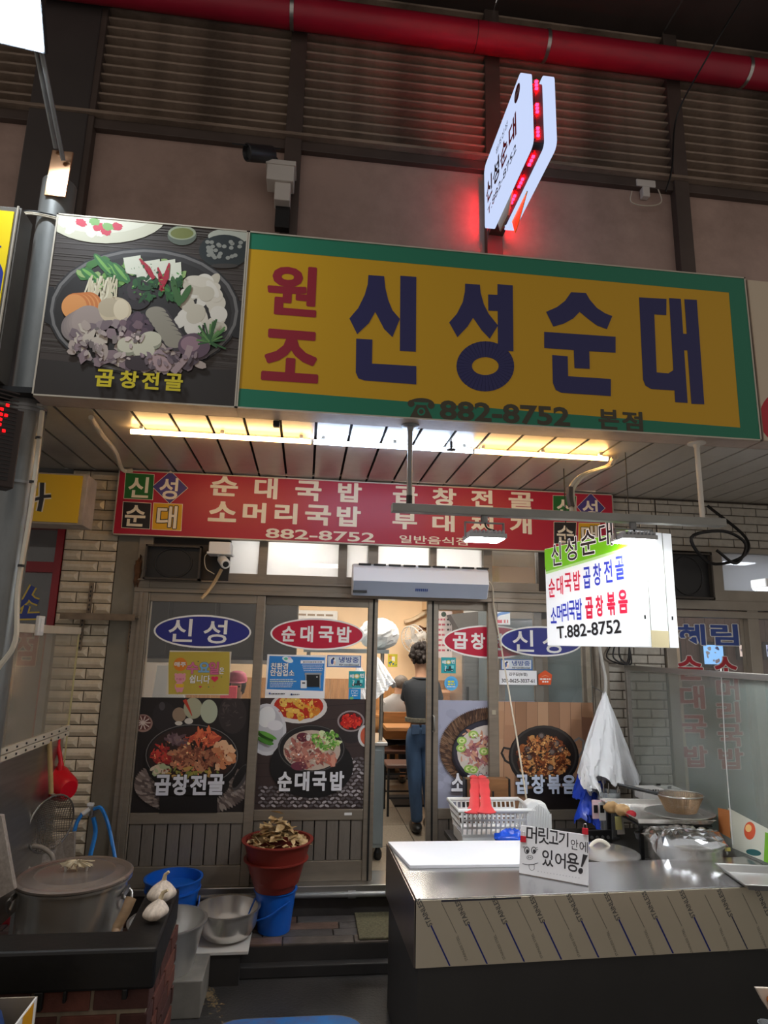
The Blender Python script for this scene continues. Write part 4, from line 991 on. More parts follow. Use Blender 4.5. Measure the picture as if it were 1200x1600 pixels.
# yellow closing-day notice
o, P = sheet('closing_day_notice', PF, zbox(PF, Zf, 214, 648, 864, 1105), 'yellow notice with a pink pig under the blue oval', 'notice', (214, 206, 190))
P.zoom(*Zf); P.rect(222, 656, 858, 1098, (186, 166, 62))
P.ell(345, 787, 70, 70, (214, 122, 24)); P.text('매주', 285, 762, 405, 812, WH, 0.02, (120, 60, 10), 0.02)
for c, a, k in (('수', (412, 765, 532, 885), (206, 110, 150)), ('요', (536, 765, 650, 870), (120, 170, 210)), ('일', (642, 762, 748, 892), (206, 100, 140))): P.text(c, *a, k, 0.033, (120, 60, 90) if c != '요' else (60, 90, 130), 0.02)
P.text('은', 750, 820, 803, 888, WH, 0.02, (110, 90, 30), 0.02); P.text('쉽니다', 440, 900, 655, 985, WH, 0.02, (110, 90, 30), 0.02)
P.ell(686, 930, 20, 18, (214, 40, 80)); P.ell(722, 930, 20, 18, (214, 40, 80)); P.poly([(668, 938), (741, 938), (704, 972)], (214, 40, 80))
P.ell(546, 1017, 8, 7, (200, 60, 80)); P.ell(562, 1017, 8, 7, (200, 60, 80)); P.poly([(539, 1020), (569, 1020), (554, 1036)], (200, 60, 80))
for x, y, c in ((532, 757, (60, 90, 80)), (640, 1022, (90, 130, 80)), (692, 1020, (200, 120, 80)), (775, 918, (100, 140, 80)), (470, 1022, (200, 170, 60))): P.ell(x, y, 8, 6, c)
PK = (222, 150, 164)
P.ell(300, 895, 16, 16, PK); P.ell(388, 895, 16, 16, PK); P.ell(345, 930, 58, 50, PK); P.ell(335, 1020, 48, 52, PK); P.poly([(296, 990), (385, 990), (378, 1028), (300, 1028)], (222, 180, 40))
P.ell(318, 1060, 16, 20, PK); P.ell(355, 1060, 16, 20, PK); P.ell(345, 942, 18, 13, (206, 120, 140)); P.ell(312, 938, 4, 5, (60, 30, 40)); P.ell(376, 938, 4, 5, (60, 30, 40))
P.build('print', o)
# blue eco notice
o, P = sheet('safety_notice', PB, zbox(PB, Zh, 105, 155, 722, 607), 'blue and white notice with a black appliance picture', 'notice', (238, 240, 242))
P.zoom(*Zh); P.poly([(140, 165), (718, 182), (700, 532), (112, 512)], (44, 132, 208))
P.text('친환경', 155, 238, 335, 305, WH, 0.03, (20, 40, 90), 0.03); P.text('안심업소', 148, 308, 400, 375, WH, 0.03, (20, 40, 90), 0.03)
P.ell(330, 205, 60, 28, (226, 240, 246), 20); P.ell(312, 195, 20, 14, (90, 190, 160)); P.ell(350, 190, 18, 12, (240, 200, 220))
P.rect(465, 212, 710, 245, (240, 244, 248)); P.dashes(490, 690, 230, 10, (40, 60, 100))
for i in range(4): P.dashes(480+i*6, 700-(i % 2)*10, 262+i*19, 8, (214, 228, 240))
for i in range(5): P.dashes(145, 370+random.randint(0, 60), 411+i*19, 8, (230, 240, 200) if i == 1 else (214, 228, 240))
P.rect(508, 340, 682, 365, (150, 156, 160)); P.rect(525, 360, 665, 488, (24, 26, 30)); P.rect(515, 362, 525, 500, (160, 166, 170)); P.rect(662, 362, 672, 505, (160, 166, 170)); P.rect(628, 378, 642, 390, (230, 230, 230))
P.rect(465, 420, 528, 502, (226, 230, 232)); P.rect(480, 440, 512, 455, (60, 60, 60))
P.ell(143, 557, 10, 10, (30, 60, 140)); P.dashes(160, 300, 559, 11, (60, 60, 70)); P.ell(370, 566, 11, 10, (30, 60, 120)); P.dashes(385, 452, 566, 9, (90, 90, 100))
P.build('print', o)
def cool(pl, z, x0, y0, x1, y1, label):
    o, P = sheet('air_conditioning_sticker', pl, zbox(pl, z, x0, y0, x1, y1), label, 'sticker', (52, 104, 176), group='air-conditioned stickers')
    w, h = x1-x0, y1-y0; P.zoom(*z); P.rect(x0+w*0.03, y0+h*0.07, x1-w*0.03, y1-h*0.09, (206, 216, 222))
    P.ell(x0+w*0.17, y0+h*0.5, w*0.085, h*0.34, (244, 244, 244)); P.ell(x0+w*0.15, y0+h*0.52, w*0.04, h*0.25, (44, 84, 160)); P.ell(x0+w*0.19, y0+h*0.28, w*0.03, h*0.1, (40, 40, 50)); P.ell(x0+w*0.22, y0+h*0.62, w*0.03, h*0.18, (240, 214, 190))
    P.text('냉방중', x0+w*0.35, y0+h*0.14, x0+w*0.93, y0+h*0.62, (36, 76, 150), 0.02); P.text('Air-conditioned', x0+w*0.35, y0+h*0.70, x0+w*0.93, y0+h*0.88, (30, 34, 44), 0.02)
    P.build('print', o)
cool(PB, Zh, 740, 160, 1095, 285, 'pale blue air-conditioning sticker beside the blue notice')
cool(PF, Zg, 685, 735, 1010, 845, 'pale blue air-conditioning sticker above the account paper')
def moped(pl, z, x0, y0, x1, y1, label):
    o, P = sheet('delivery_sticker', pl, zbox(pl, z, x0, y0, x1, y1), label, 'sticker', (36, 160, 168), group='delivery stickers')
    w, h = x1-x0, y1-y0; f = lambda u, v: (x0+w*u, y0+h*v); P.zoom(*z)
    P.text('배', *f(0.08, 0.18), *f(0.32, 0.42), WH, 0.03); P.text('민', *f(0.70, 0.14), *f(0.94, 0.38), WH, 0.03); P.ell(*f(0.5, 0.3), w*0.17, h*0.14, (206, 196, 120)); P.ell(*f(0.5, 0.3), w*0.1, h*0.08, (240, 236, 220))
    for u in (0.28, 0.74): P.ell(*f(u, 0.82), w*0.09, h*0.085, (20, 30, 36)); P.ell(*f(u, 0.82), w*0.04, h*0.04, (220, 230, 230))
    P.poly([f(0.25, 0.75), f(0.5, 0.72), f(0.52, 0.55), f(0.7, 0.55), f(0.8, 0.78), f(0.5, 0.86)], (26, 60, 66)); P.rect(*f(0.68, 0.5), *f(0.86, 0.7), (120, 214, 214)); P.line([f(0.26, 0.8), f(0.34, 0.56), f(0.24, 0.54)], w*0.05, (230, 240, 240))
    P.build('print', o)
moped(PB, Zh, 965, 325, 1135, 500, 'teal delivery sticker left of the doorway under the cooling sticker')
moped(PB, Zg, 62, 715, 215, 880, 'teal delivery sticker right of the doorway under the red oval')
o, P = sheet('payment_sticker', PB, zbox(PB, Zh, 965, 505, 1090, 625), 'small bright blue payment sticker below the teal delivery sticker', 'sticker', (20, 140, 206)); P.zoom(*Zh)
P.line([(995, 525), (1060, 525), (1060, 560), (995, 560), (995, 525)], 4, WH); P.line([(1010, 535), (1030, 550), (1048, 530)], 5, WH); P.dashes(1002, 1055, 579, 12, WH); P.ell(995, 605, 22, 14, (120, 190, 120)); P.build('print', o)
o, P = oval('round_sticker', PB, zbox(PB, Zg, 95, 910, 238, 1060), 'round light blue sticker with yellow words below the teal sticker', 'sticker', (70, 164, 224), (90, 180, 232)); P.zoom(*Zg)
P.dashes(132, 205, 967, 18, (226, 222, 60)); P.dashes(132, 205, 995, 17, (226, 222, 60)); P.dashes(122, 212, 1020, 10, WH); P.build('print', o)
o, P = sheet('account_paper', PF, zbox(PF, Zg, 668, 850, 1058, 1000), 'white paper with a typed account number under the cooling sticker', 'notice', (236, 238, 240)); P.zoom(*Zg)
P.text('김무길(농협)', 768, 872, 960, 912, (40, 40, 46), 0.02); P.text('302-0625-3037-61', 692, 938, 1035, 978, (40, 40, 46), 0.02); P.build('print', o)
pts = [PF.at(*PF.px(Zg[0]+x/Zg[2], Zg[1]+y/Zg[2])) for x, y in ((1078, 1000), (1205, 1000), (1218, 895), (1145, 848), (1073, 895))]
o = MB().prism(pts, PF.n*0.0006).top('house_sticker', mat('orange_sticker', (222, 84, 28), 0.4), 'orange house-shaped sticker right of the account paper', 'sticker')
P = Print(PF, None, k0=0.0012).zoom(*Zg); P.dashes(1090, 1200, 940, 16, WH); P.dashes(1115, 1178, 968, 15, WH); P.line([(1110, 915), (1145, 903), (1180, 912)], 4, (240, 180, 140)); P.build('print', o)

# ---- four food posters
def weave(P, cx, cy, rx, ry, cols, st=9, inner=0.55):
    for k in range(5):
        q = inner+(1-inner)*(k+0.5)/5; n = int(2*math.pi*rx*q/st)
        for i in range(n):
            t = 2*math.pi*(i+0.5*(k % 2))/n
            P.ell(cx+rx*q*math.cos(t), cy+ry*q*math.sin(t), rx*0.075, st*0.36, random.choice(cols), math.degrees(math.atan2(ry*math.sin(t), rx*math.cos(t)))+25, n=7)
ZG0, ZG1 = 0.779, 1.492
o, P = sheet('food_poster', PF, (-1.058, -0.345, ZG0, ZG1), 'dark hotpot poster with red vegetables on the leftmost panel', 'poster', (28, 22, 22), group='food posters on the glass'); P.zoom(*Z5)
P.ell(70, 180, 46, 42, (150, 120, 110)); P.ell(70, 178, 38, 34, (96, 50, 46)); 
for i in range(10): P.line([(70, 178), (70+36*math.cos(i*0.628), 178+32*math.sin(i*0.628))], 5, (206, 190, 180))
P.ell(170, 150, 55, 70, (36, 30, 32)); P.ell(160, 100, 14, 20, (70, 66, 70)); P.ell(240, 140, 32, 34, (150, 128, 106)); P.ell(305, 110, 44, 50, (168, 168, 140)); P.ell(380, 125, 40, 56, (176, 184, 160)); P.line([(265, 70), (285, 110), (300, 145)], 18, (186, 60, 36), True)
P.ell(285, 170, 20, 14, (206, 200, 190)); P.ell(238, 180, 18, 10, (206, 200, 190)); P.ell(490, 140, 66, 90, (48, 40, 40)); P.scatter(20, 490, 130, 50, 70, [(74, 64, 62), (60, 52, 52)], (6, 16), (0.2, 0.4))
weave(P, 300, 470, 262, 130, [(120, 106, 100), (90, 78, 74), (150, 138, 130)], 18, 0.7)
P.ell(300, 350, 222, 165, (16, 14, 15)); P.ring(300, 330, 216, 146, 4, (108, 104, 104)); P.ell(300, 330, 205, 135, (44, 24, 20))
P.scatter(40, 160, 330, 50, 45, [(176, 44, 40), (200, 62, 50), (150, 30, 34)], (10, 26), (0.2, 0.45)); P.scatter(22, 240, 255, 60, 30, [(96, 72, 80), (124, 100, 104)], (12, 28), (0.3, 0.6))
P.scatter(30, 360, 250, 60, 36, [(208, 92, 58), (222, 112, 70), (190, 74, 50)], (14, 34), (0.2, 0.4)); P.scatter(26, 440, 330, 55, 55, [(214, 150, 104), (226, 180, 140), (198, 126, 84)], (16, 34), (0.5, 0.8))
P.scatter(80, 300, 345, 110, 55, [(164, 104, 74), (186, 128, 94), (140, 82, 60), (120, 66, 48)], (10, 32), (0.3, 0.6)); P.scatter(24, 300, 410, 170, 30, [(150, 140, 60), (120, 130, 60), (190, 150, 80)], (10, 26), (0.3, 0.5)); P.scatter(16, 155, 385, 40, 30, [(206, 186, 160), (170, 180, 140)], (8, 20))
P.rect(150, 520, 420, 600, (18, 14, 14)); P.ell(530, 430, 26, 70, (70, 66, 66), 30); P.ell(524, 428, 18, 60, (20, 17, 17), 30)
P.flecks(220, 300, 335, 175, 95, [(176, 90, 64), (150, 80, 56), (200, 110, 80), (90, 46, 36), (214, 160, 110)], (2, 7))
for i, c in enumerate('곱창전골'): P.text(c, 128+i*83, 418-i*1, 128+i*83+76, 515-i*1, (214, 216, 224), 0.036, (24, 18, 20), 0.03)
P.build('print', o)
o, P = sheet('food_poster', PB, (-0.283, 0.441, ZG0, ZG1), 'soup poster with a white kimchi bowl and red sauce left of the doorway', 'poster', (58, 44, 42), group='food posters on the glass'); P.zoom(*Z5)
for i in range(9): P.line([(590, 60+i*62), (1130, 20+i*66)], 3, (40, 30, 29))
P.ell(800, 105, 134, 76, (214, 210, 206)); P.ell(800, 100, 116, 62, (186, 40, 18)); P.scatter(36, 800, 105, 98, 50, [(226, 170, 60), (214, 130, 40), (232, 190, 90), (200, 60, 24)], (10, 22), (0.6, 1))
P.ell(650, 210, 92, 122, (208, 208, 212)); P.ell(648, 208, 80, 106, (190, 190, 196)); P.ell(650, 150, 40, 50, (226, 228, 228), 20); P.ell(690, 190, 36, 24, (222, 222, 226)); P.ell(640, 240, 48, 14, (60, 120, 34), 30); P.ell(645, 265, 40, 12, (78, 140, 44), 20)
P.ell(1045, 215, 58, 60, (40, 34, 36)); P.ell(1045, 170, 64, 50, (150, 140, 140)); P.ell(1045, 170, 56, 43, (70, 20, 20)); P.scatter(30, 1045, 172, 44, 32, [(206, 30, 24), (176, 18, 20), (222, 56, 36)], (8, 18)); P.ell(1115, 240, 38, 52, (206, 206, 206)); P.ell(1117, 240, 28, 42, (200, 90, 60))
for r in range(14):
    for c in range(22):
        x, y = 620+c*25+(r % 2)*12, 345+r*17
        if (x > 1000 or y > 480) and y < 570: P.ell(x, y, 12, 6, random.choice([(150, 144, 146), (110, 104, 106), (84, 78, 80), (176, 170, 172)]), 25 if (c+r) % 2 else -25, n=8)
P.ell(860, 380, 196, 150, (18, 16, 17)); P.ell(860, 300, 158, 114, (30, 28, 29)); P.ring(860, 298, 154, 110, 4, (84, 82, 82)); P.ell(862, 306, 134, 94, (196, 178, 162))
P.scatter(40, 830, 320, 90, 56, [(190, 128, 112), (172, 104, 94), (206, 150, 130), (150, 84, 78)], (14, 34), (0.3, 0.5)); P.ell(820, 245, 30, 22, (96, 34, 50)); P.ell(845, 245, 10, 18, (220, 220, 210)); P.ell(800, 380, 36, 20, (110, 50, 66)); P.scatter(50, 930, 262, 62, 44, [(120, 176, 70), (176, 208, 120), (214, 226, 176), (90, 150, 54)], (8, 18), (0.5, 0.9)); P.scatter(16, 930, 350, 50, 20, [(190, 110, 92), (212, 150, 128)], (14, 30), (0.3, 0.5))
P.flecks(150, 850, 310, 115, 80, [(190, 128, 112), (206, 160, 140), (140, 80, 76), (220, 205, 190)], (2, 7)); P.flecks(60, 930, 262, 60, 42, [(120, 176, 70), (200, 224, 160), (80, 140, 50)], (2, 6)); P.flecks(70, 800, 105, 100, 50, [(226, 170, 60), (200, 60, 24), (240, 200, 110)], (2, 6)); P.flecks(50, 1045, 172, 46, 34, [(206, 30, 24), (150, 14, 16), (230, 80, 60)], (2, 5)); P.ell(658, 235, 44, 10, (96, 160, 60), 25); P.ell(640, 262, 38, 9, (70, 130, 44), 30)
for i, (a, b) in enumerate(((702, 768), (782, 850), (864, 930), (946, 1012))): P.text('순대국밥'[i], a, 405-i*1, b, 496-i*1, (222, 224, 230), 0.036, (24, 18, 20), 0.03)
P.build('print', o)
o, P = sheet('food_poster', PB, (0.955, 1.666, ZG0, ZG1), 'pale beef soup poster behind the basket right of the doorway', 'poster', (164, 168, 188), group='food posters on the glass'); P.zoom(*Z7)
P.scatter(80, 300, 1170, 260, 330, [(156, 160, 180), (172, 176, 196)], (10, 40)); P.ell(440, 1135, 326, 268, (62, 44, 36)); weave(P, 440, 1135, 322, 262, [(112, 84, 62), (84, 60, 46), (66, 46, 38), (134, 104, 80)], 13, 0.72)
P.ell(450, 1165, 262, 226, (26, 26, 34)); P.ell(450, 1152, 250, 206, (48, 48, 60)); P.ell(450, 1160, 226, 184, (206, 200, 192))
P.scatter(46, 420, 1170, 150, 130, [(150, 90, 96), (168, 110, 112), (130, 74, 84), (190, 140, 132)], (18, 42), (0.35, 0.6)); P.scatter(20, 330, 1130, 100, 120, [(190, 134, 104), (206, 158, 130)], (14, 40), (0.2, 0.4))
for x, y in ((330, 1040), (300, 1265), (250, 1130), (400, 1150), (330, 1270), (255, 1080), (500, 1060)): P.ell(x, y, 32, 26, (150, 190, 90)); P.ell(x, y, 20, 15, (216, 226, 160)); P.ell(x, y, 9, 7, (140, 180, 80))
P.flecks(140, 420, 1170, 170, 150, [(160, 100, 104), (206, 160, 150), (220, 214, 200), (120, 70, 80)], (3, 10))
for i, (a, b) in enumerate(((185, 270), (290, 385), (395, 470), (480, 575), (590, 680))): P.text('소머리국밥'[i], a, 1293+i*2, b, 1412+i*2, (236, 238, 244), 0.036, (30, 28, 40), 0.03)
P.build('print', o)
o, P = sheet('food_poster', PF, (1.375, 2.074, ZG0, ZG1), 'stir-fry poster on a wood plank background', 'poster', (150, 112, 86), group='food posters on the glass'); P.zoom(*Z7)
for i in range(9):
    c = random.choice([(168, 128, 98), (150, 112, 84), (182, 144, 112), (140, 102, 78)]); P.poly([(470+i*72, 820), (540+i*72, 820), (530+i*76, 1540), (458+i*76, 1540)], c)
    y = random.uniform(880, 1100); P.poly([(470+i*72, y), (541+i*72, y+4), (538+i*74, y+190), (466+i*74, y+186)], random.choice([(120, 84, 64), (176, 136, 104), (158, 118, 90)]))
for i in range(8): P.line([(540+i*72, 820), (530+i*76, 1540)], 2, (92, 62, 46))
P.poly([(680, 1400), (1110, 1380), (1120, 1560), (700, 1560)], (30, 24, 22))
P.line([(600, 1245), (545, 1215), (520, 1165), (535, 1130), (590, 1140)], 15, (40, 38, 38)); P.line([(985, 1095), (1030, 1065), (1060, 1085), (1055, 1150), (1020, 1200)], 15, (120, 118, 118))
P.ell(798, 1190, 232, 208, (24, 22, 22)); P.ell(798, 1180, 218, 196, (60, 56, 54)); P.ell(798, 1182, 206, 184, (36, 30, 28))
P.scatter(240, 795, 1195, 172, 140, [(150, 84, 40), (176, 106, 56), (126, 64, 32), (198, 132, 74), (104, 50, 28), (84, 40, 24), (206, 150, 90)], (9, 28), (0.35, 0.7), 0.3)
for x, y in ((780, 1050), (690, 1135), (850, 1155), (910, 1140), (880, 1100), (700, 1190), (840, 1260)): P.ell(x, y, 22, 22, (72, 62, 60)); P.ell(x, y, 14, 14, (124, 112, 106))
P.flecks(320, 795, 1195, 170, 140, [(176, 106, 56), (210, 150, 90), (110, 56, 30), (70, 34, 22), (226, 170, 110)], (3, 9))
for i, (a, b) in enumerate(((608, 696), (712, 800), (816, 902), (914, 1004))): P.text('곱창볶음'[i], a, 1303+i*1, b, 1430, (208, 220, 240), 0.036, (24, 20, 22), 0.03)
P.build('print', o)

# ================================================================ NEIGHBOURS' FRONTS
M_redf = mat('dark_red_frame', (132, 22, 32), 0.45, var=0.1)
nl = sgroup('window_8', "neighbour's red framed window at the far left", 'window', (-2.2, F, 1.0))
MB().box(-1.715, -1.669, F-0.03, F+0.06, 0.0, 2.66).build('stile', M_redf, nl)
MB().box(-3.4, -1.715, F-0.02, F+0.06, 2.30, 2.37).build('cross_rail', M_redf, nl)
MB().box(-3.4, -1.715, F-0.02, F+0.06, 2.6, 2.66).build('cross_rail', M_redf, nl)
MB().box(-3.4, -1.715, F+0.015, F+0.021, 2.37, 2.6).build('glass_pane', M_glass, nl); MB().box(-3.4, -1.715, F+0.015, F+0.021, 0.3, 2.3).build('glass_pane', M_glass, nl)
MB().box(-3.4, -1.715, F-0.02, F+0.06, 0.0, 0.3).build('base_panel', M_redf, nl)
P = Print(wallplane(F+0.014), None, k0=0.0006)
for wd, c in ((13, (196, 170, 60)), (8, (34, 54, 130))):
    P.line([(52, 916), (40, 938), (28, 948)], wd, c); P.line([(44, 930), (52, 938), (60, 941)], wd, c); P.line([(42, 946), (38, 960)], wd, c); P.line([(24, 963), (62, 962)], wd, c)
P.text('점', 22, 985, 58, 1040, (150, 60, 54), 0.03, (190, 160, 140), 0.03); P.build('lettering', nl)
struct('wall_neighbour_left', MB().box(-3.4, -1.46, 5.5, 5.56, 0.0, 3.03).box(-3.4, -1.669, F, F+0.05, 2.66, 3.03), mat('neigh_dim', (92, 92, 92), 0.7, var=0.2), 'dim grey wall inside the left neighbour shop', 'wall')
nr = sgroup('window_9', "right neighbour's aluminium window with blue and red lettering", 'window', (3.3, F, 0.3))
M_al3 = mat('old_aluminium', (150, 142, 130), 0.45, 0.4, var=0.12)
for a in ((2.66, 2.74, 0.0, 2.3), (3.33, 3.42, 0.0, 2.2), (4.4, 4.5, 0.0, 2.66)): MB().box(a[0], a[1], F-0.04, F+0.06, a[2], a[3]).build('stile', M_al3, nr, bevel=0.003)
for a in ((2.12, 2.17), (2.18, 2.25), (2.62, 2.66)): MB().box(2.74, 4.4, F-0.045, F+0.06, *a).build('rail', M_al3, nr, bevel=0.003)
MB().box(3.08, 3.16, F-0.04, F+0.06, 2.25, 2.62).build('upper_stile', M_al3, nr); MB().box(3.16, 4.4, F-0.035, F+0.05, 2.25, 2.33).build('upper_rail', M_al3, nr)
MB().box(2.74, 3.33, F+0.012, F+0.018, 0.3, 2.12).build('glass_pane', M_glass, nr); MB().box(3.42, 4.4, F+0.012, F+0.018, 0.3, 2.12).build('glass_pane', M_glass, nr)
MB().box(3.16, 4.4, F+0.012, F+0.018, 2.33, 2.62).build('glass_pane', M_frost, nr); MB().box(2.66, 3.08, F+0.012, F+0.018, 2.25, 2.66).build('dark_panel', M_dark, nr)
P = Print(wallplane(F+0.011), None, k0=0.0006).zoom(800, 680, 3)
P.text('혜', 780, 885, 905, 983, (44, 70, 140), 0.03, (206, 204, 200), 0.03); P.text('림', 932, 885, 1060, 985, (44, 70, 140), 0.03, (206, 204, 200), 0.03)
P.zoom(940, 900, 4)
for c, a in zip('순대국밥', ((470, 500, 632, 650), (485, 685, 642, 830), (500, 870, 655, 1015), (515, 1060, 660, 1195))): P.text(c, *a, (160, 24, 40), 0.03, (206, 196, 190), 0.03)
for c, a in zip('소머리국밥', ((700, 505, 850, 630), (715, 640, 855, 775), (720, 785, 860, 915), (725, 925, 880, 1065), (730, 1075, 885, 1205))): P.text(c, *a, (160, 24, 40), 0.03, (206, 196, 190), 0.03)
P.build('lettering', nr)
wn = sgroup('wall_neighbour_right', 'brown panelled wall inside the right neighbour shop', 'wall', (3.6, 5.6, 0))
M_bw = mat('brown_panelling', (96, 70, 58), 0.5, var=0.25, vscale=8, stretch=(6, 1, 1))
for i in range(12): MB().box(2.86+i*0.2+0.002, 2.86+(i+1)*0.2-0.002, 5.6, 5.63, 0.0, 3.0).build('panel', M_bw, wn)
MB().box(2.86, 5.2, 5.58, 5.6, 0.3, 1.55).build('green_dado', mat('green_dado', (64, 100, 92), 0.5, var=0.1), wn)
for k, (x0, y0, x1, y1, lb) in enumerate(((1036, 1007, 1060, 1032, 'dark framed menu picture inside the right neighbour window'), (1100, 1008, 1130, 1038, 'bright blue picture inside the right neighbour window'), (1156, 1008, 1176, 1026, 'small framed picture inside the right neighbour window'), (1198, 1008, 1206, 1026, 'framed picture at the right edge inside the neighbour'))):
    u0, u1, v0, v1 = wallplane(5.56).box(x0, y0, x1, y1)
    o = thing('framed_picture', lb, 'picture', ((u0+u1)/2, 5.57, v0), 'pictures inside the right neighbour shop')
    MB().box(u0-0.03, u1+0.03, 5.562, 5.579, v0-0.03, v1+0.03).build('frame', M_black, o)
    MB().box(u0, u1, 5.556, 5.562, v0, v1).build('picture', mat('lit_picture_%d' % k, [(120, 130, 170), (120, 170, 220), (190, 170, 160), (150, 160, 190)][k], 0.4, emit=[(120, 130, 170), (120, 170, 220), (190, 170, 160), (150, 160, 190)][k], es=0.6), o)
    P = Print(wallplane(5.556), (u0, u1, v0, v1)); P.scatter(10, (x0+x1)/2, (y0+y1)/2, (x1-x0)*0.4, (y1-y0)*0.4, [(200, 180, 190), (90, 100, 160), (220, 220, 230)], (1.5, 4)); P.build('print', o)
tv = thing('neighbour_lamp', 'white ceiling lamp inside the right neighbour shop', 'lamp', (3.5, 5.1, 2.6)); MB().box(3.2, 3.8, 5.0, 5.15, 2.62, 2.66).build('housing', M_white, tv); MB().box(3.22, 3.78, 5.01, 5.14, 2.61, 2.62).build('diffuser', emission('neigh_lamp', (235, 244, 255), 8), tv)
MB().box(3.45, 3.55, 5.05, 5.1, 2.66, 3.08).build('stem', M_white, tv)
struct('ceiling_neighbour', MB().box(2.86, 5.2, F+0.1, 5.66, 3.08, 3.12), mat('inside_ceiling', (226, 224, 218), 0.7), 'ceiling inside the right neighbour shop', 'ceiling')
# expanding foam lump and bracket shelf on the left tiles
q = AY(215, 892, F-0.06)
mb = MB(); mb.ball((q.x, F-0.045, q.z), 0.026, 0.026, 0.1, 12, 10, 0.3)
mb.top('foam_lump', mat('old_foam', (98, 68, 46), 0.9, var=0.4, vscale=30), 'lump of brown old foam beside the black hood', 'foam', smooth=30)
bs = thing('shelf_bracket', 'rusty slotted metal angle bracket on the cream tiles', 'bracket', AY(150, 1005, F-0.05))
a, b = AY(96, 958, F-0.14), AY(212, 965, F-0.14); zz = (a.z+b.z)/2
M_rust = mat('rusty_angle', (120, 104, 86), 0.6, 0.3, var=0.3, vscale=12)
MB().box(a.x, b.x, F-0.16, F-0.03, zz-0.012, zz-0.006).build('angle_flange', M_rust, bs); MB().box(a.x, b.x, F-0.163, F-0.157, zz-0.03, zz+0.012).build('angle_web', M_rust, bs)
for px, z0, z1 in ((137, zz-0.006, zz+0.22), (129, zz-0.23, zz-0.012), (206, zz-0.24, zz-0.012)):
    x = AY(px, 960, F-0.05).x; st = MB().box(x-0.014, x+0.014, F-0.04, F-0.031, z0, z1).build('slotted_strut', M_rust, bs)
    for k in range(int((z1-z0)/0.03)): MB().box(x-0.004, x+0.004, F-0.0415, F-0.04, z0+0.01+k*0.03, z0+0.025+k*0.03).build('slot', M_black, st)
hb9 = AY(134, 775, F-0.04); MB().box(hb9.x-0.012, hb9.x+0.018, F-0.05, F-0.029, hb9.z-0.07, hb9.z+0.07).top('wall_hasp', M_rust, 'small rusty metal plate screwed beside the yellow sign', 'plate', bevel=0.003)

# ---- left partition: clear sheet over bolted rail over steel splashback
LX = -1.445
lp = thing('splash_screen', 'steel splashback with a clear plastic sheet above it at the left', 'screen', (LX, 3.7, 0.5))
MB().box(LX-0.004, LX, 3.47, 4.40, 1.30, 1.90).build('clear_sheet', sheet_mat('yellowed_sheet', (196, 184, 160), 0.24, 0.12, 0.015), lp)
MB().box(LX-0.012, LX-0.004, 3.47, 4.36, 0.45, 1.30).build('steel_sheet', M_steel, lp)
M_rail = mat('cream_rail', (206, 196, 176), 0.5, 0.1, var=0.1)
for z in (1.27, 1.305):
    rl = MB().box(LX, LX+0.012, 3.47, 4.40, z, z+0.03).build('rail', M_rail, lp, bevel=0.002)
    for k in range(8): MB().ball((LX+0.014, 3.52+k*0.115, z+0.015), 0.006, n=8, m=5).build('bolt', M_black, rl)
MB().box(LX-0.002, LX+0.012, 3.47, 4.40, 1.89, 1.935).build('top_rail', M_rail, lp, bevel=0.002)
MB().box(LX, LX+0.006, 4.385, 4.40, 0.9, 1.9).build('edge_strip', mat('yellow_edge', (190, 180, 130), 0.5), lp)
for y in (3.5, 4.0): MB().box(LX-0.05, LX-0.012, y, y+0.05, 0.0, 1.9).build('post', M_iron, lp)
q = AX(65, 977, LX+0.03); sw = thing('light_switch', 'white light switch on the rail of the left plastic screen', 'switch', (LX+0.02, q.y, q.z-0.05))
MB().box(LX+0.012, LX+0.03, q.y-0.04, q.y+0.04, q.z-0.055, q.z+0.05).build('plate', M_white, sw, bevel=0.004); MB().box(LX+0.03, LX+0.036, q.y-0.015, q.y+0.02, q.z-0.035, q.z+0.035).build('rocker', mat('rocker_white', (240, 240, 238), 0.3), sw, bevel=0.003)
# ---- right partition: hazy plastic sheet in a steel frame
RA, RB = V((2.335, 4.53, 0)), V((2.50, 2.2, 0)); rd = (RB-RA); rn = V((-rd.y, rd.x, 0)).normalized()
rp = thing('plastic_partition', 'hazy plastic sheet partition in a steel frame at the right', 'screen', (RA+RB)/2)
MB().obox(RA+V((0, 0, 0.3)), rd, -rn*0.003, V((0, 0, 1.43))).build('plastic_sheet', sheet_mat('hazy_plastic', (150, 160, 152), 0.36, 0.22, 0.012), rp)
MB().obox(RA+V((0, 0, 1.725)), rd, -rn*0.03, V((0, 0, 0.035))).build('top_rail', M_steel, rp, bevel=0.003)
for t in (0.0, 0.985): MB().obox(RA+rd*t, rd*0.012, -rn*0.03, V((0, 0, 1.74))).build('post', M_steel, rp, bevel=0.003)
pr = Plane(RA-rn*0.004 if (CP-RA).dot(-rn) > 0 else RA+rn*0.004, rd, (0, 0, 1))
q0 = pr.px(1127, 1045); q1 = pr.px(1146, 1320)
MB().tube([pr.at(*q0, 0.003), pr.at((q0[0]+q1[0])/2-0.01, (q0[1]+q1[1])/2, 0.003), pr.at(*q1, 0.003)], 0.003, 6).build('seam_cord', M_white, rp)
P = Print(pr, None, k0=0.002)
P.poly([(1138, 1262), (1210, 1300), (1210, 1352), (1145, 1325)], (196, 196, 180)); P.ell(1172, 1298, 9, 14, (206, 84, 50)); P.ell(1170, 1294, 5, 6, (236, 190, 120)); P.ell(1178, 1332, 12, 5, (40, 90, 90), 10); P.poly([(1196, 1300), (1212, 1306), (1212, 1352), (1194, 1346)], (110, 170, 40)); P.poly([(1122, 1262), (1140, 1266), (1142, 1310), (1124, 1300)], (190, 120, 70)); P.build('flyer', rp)
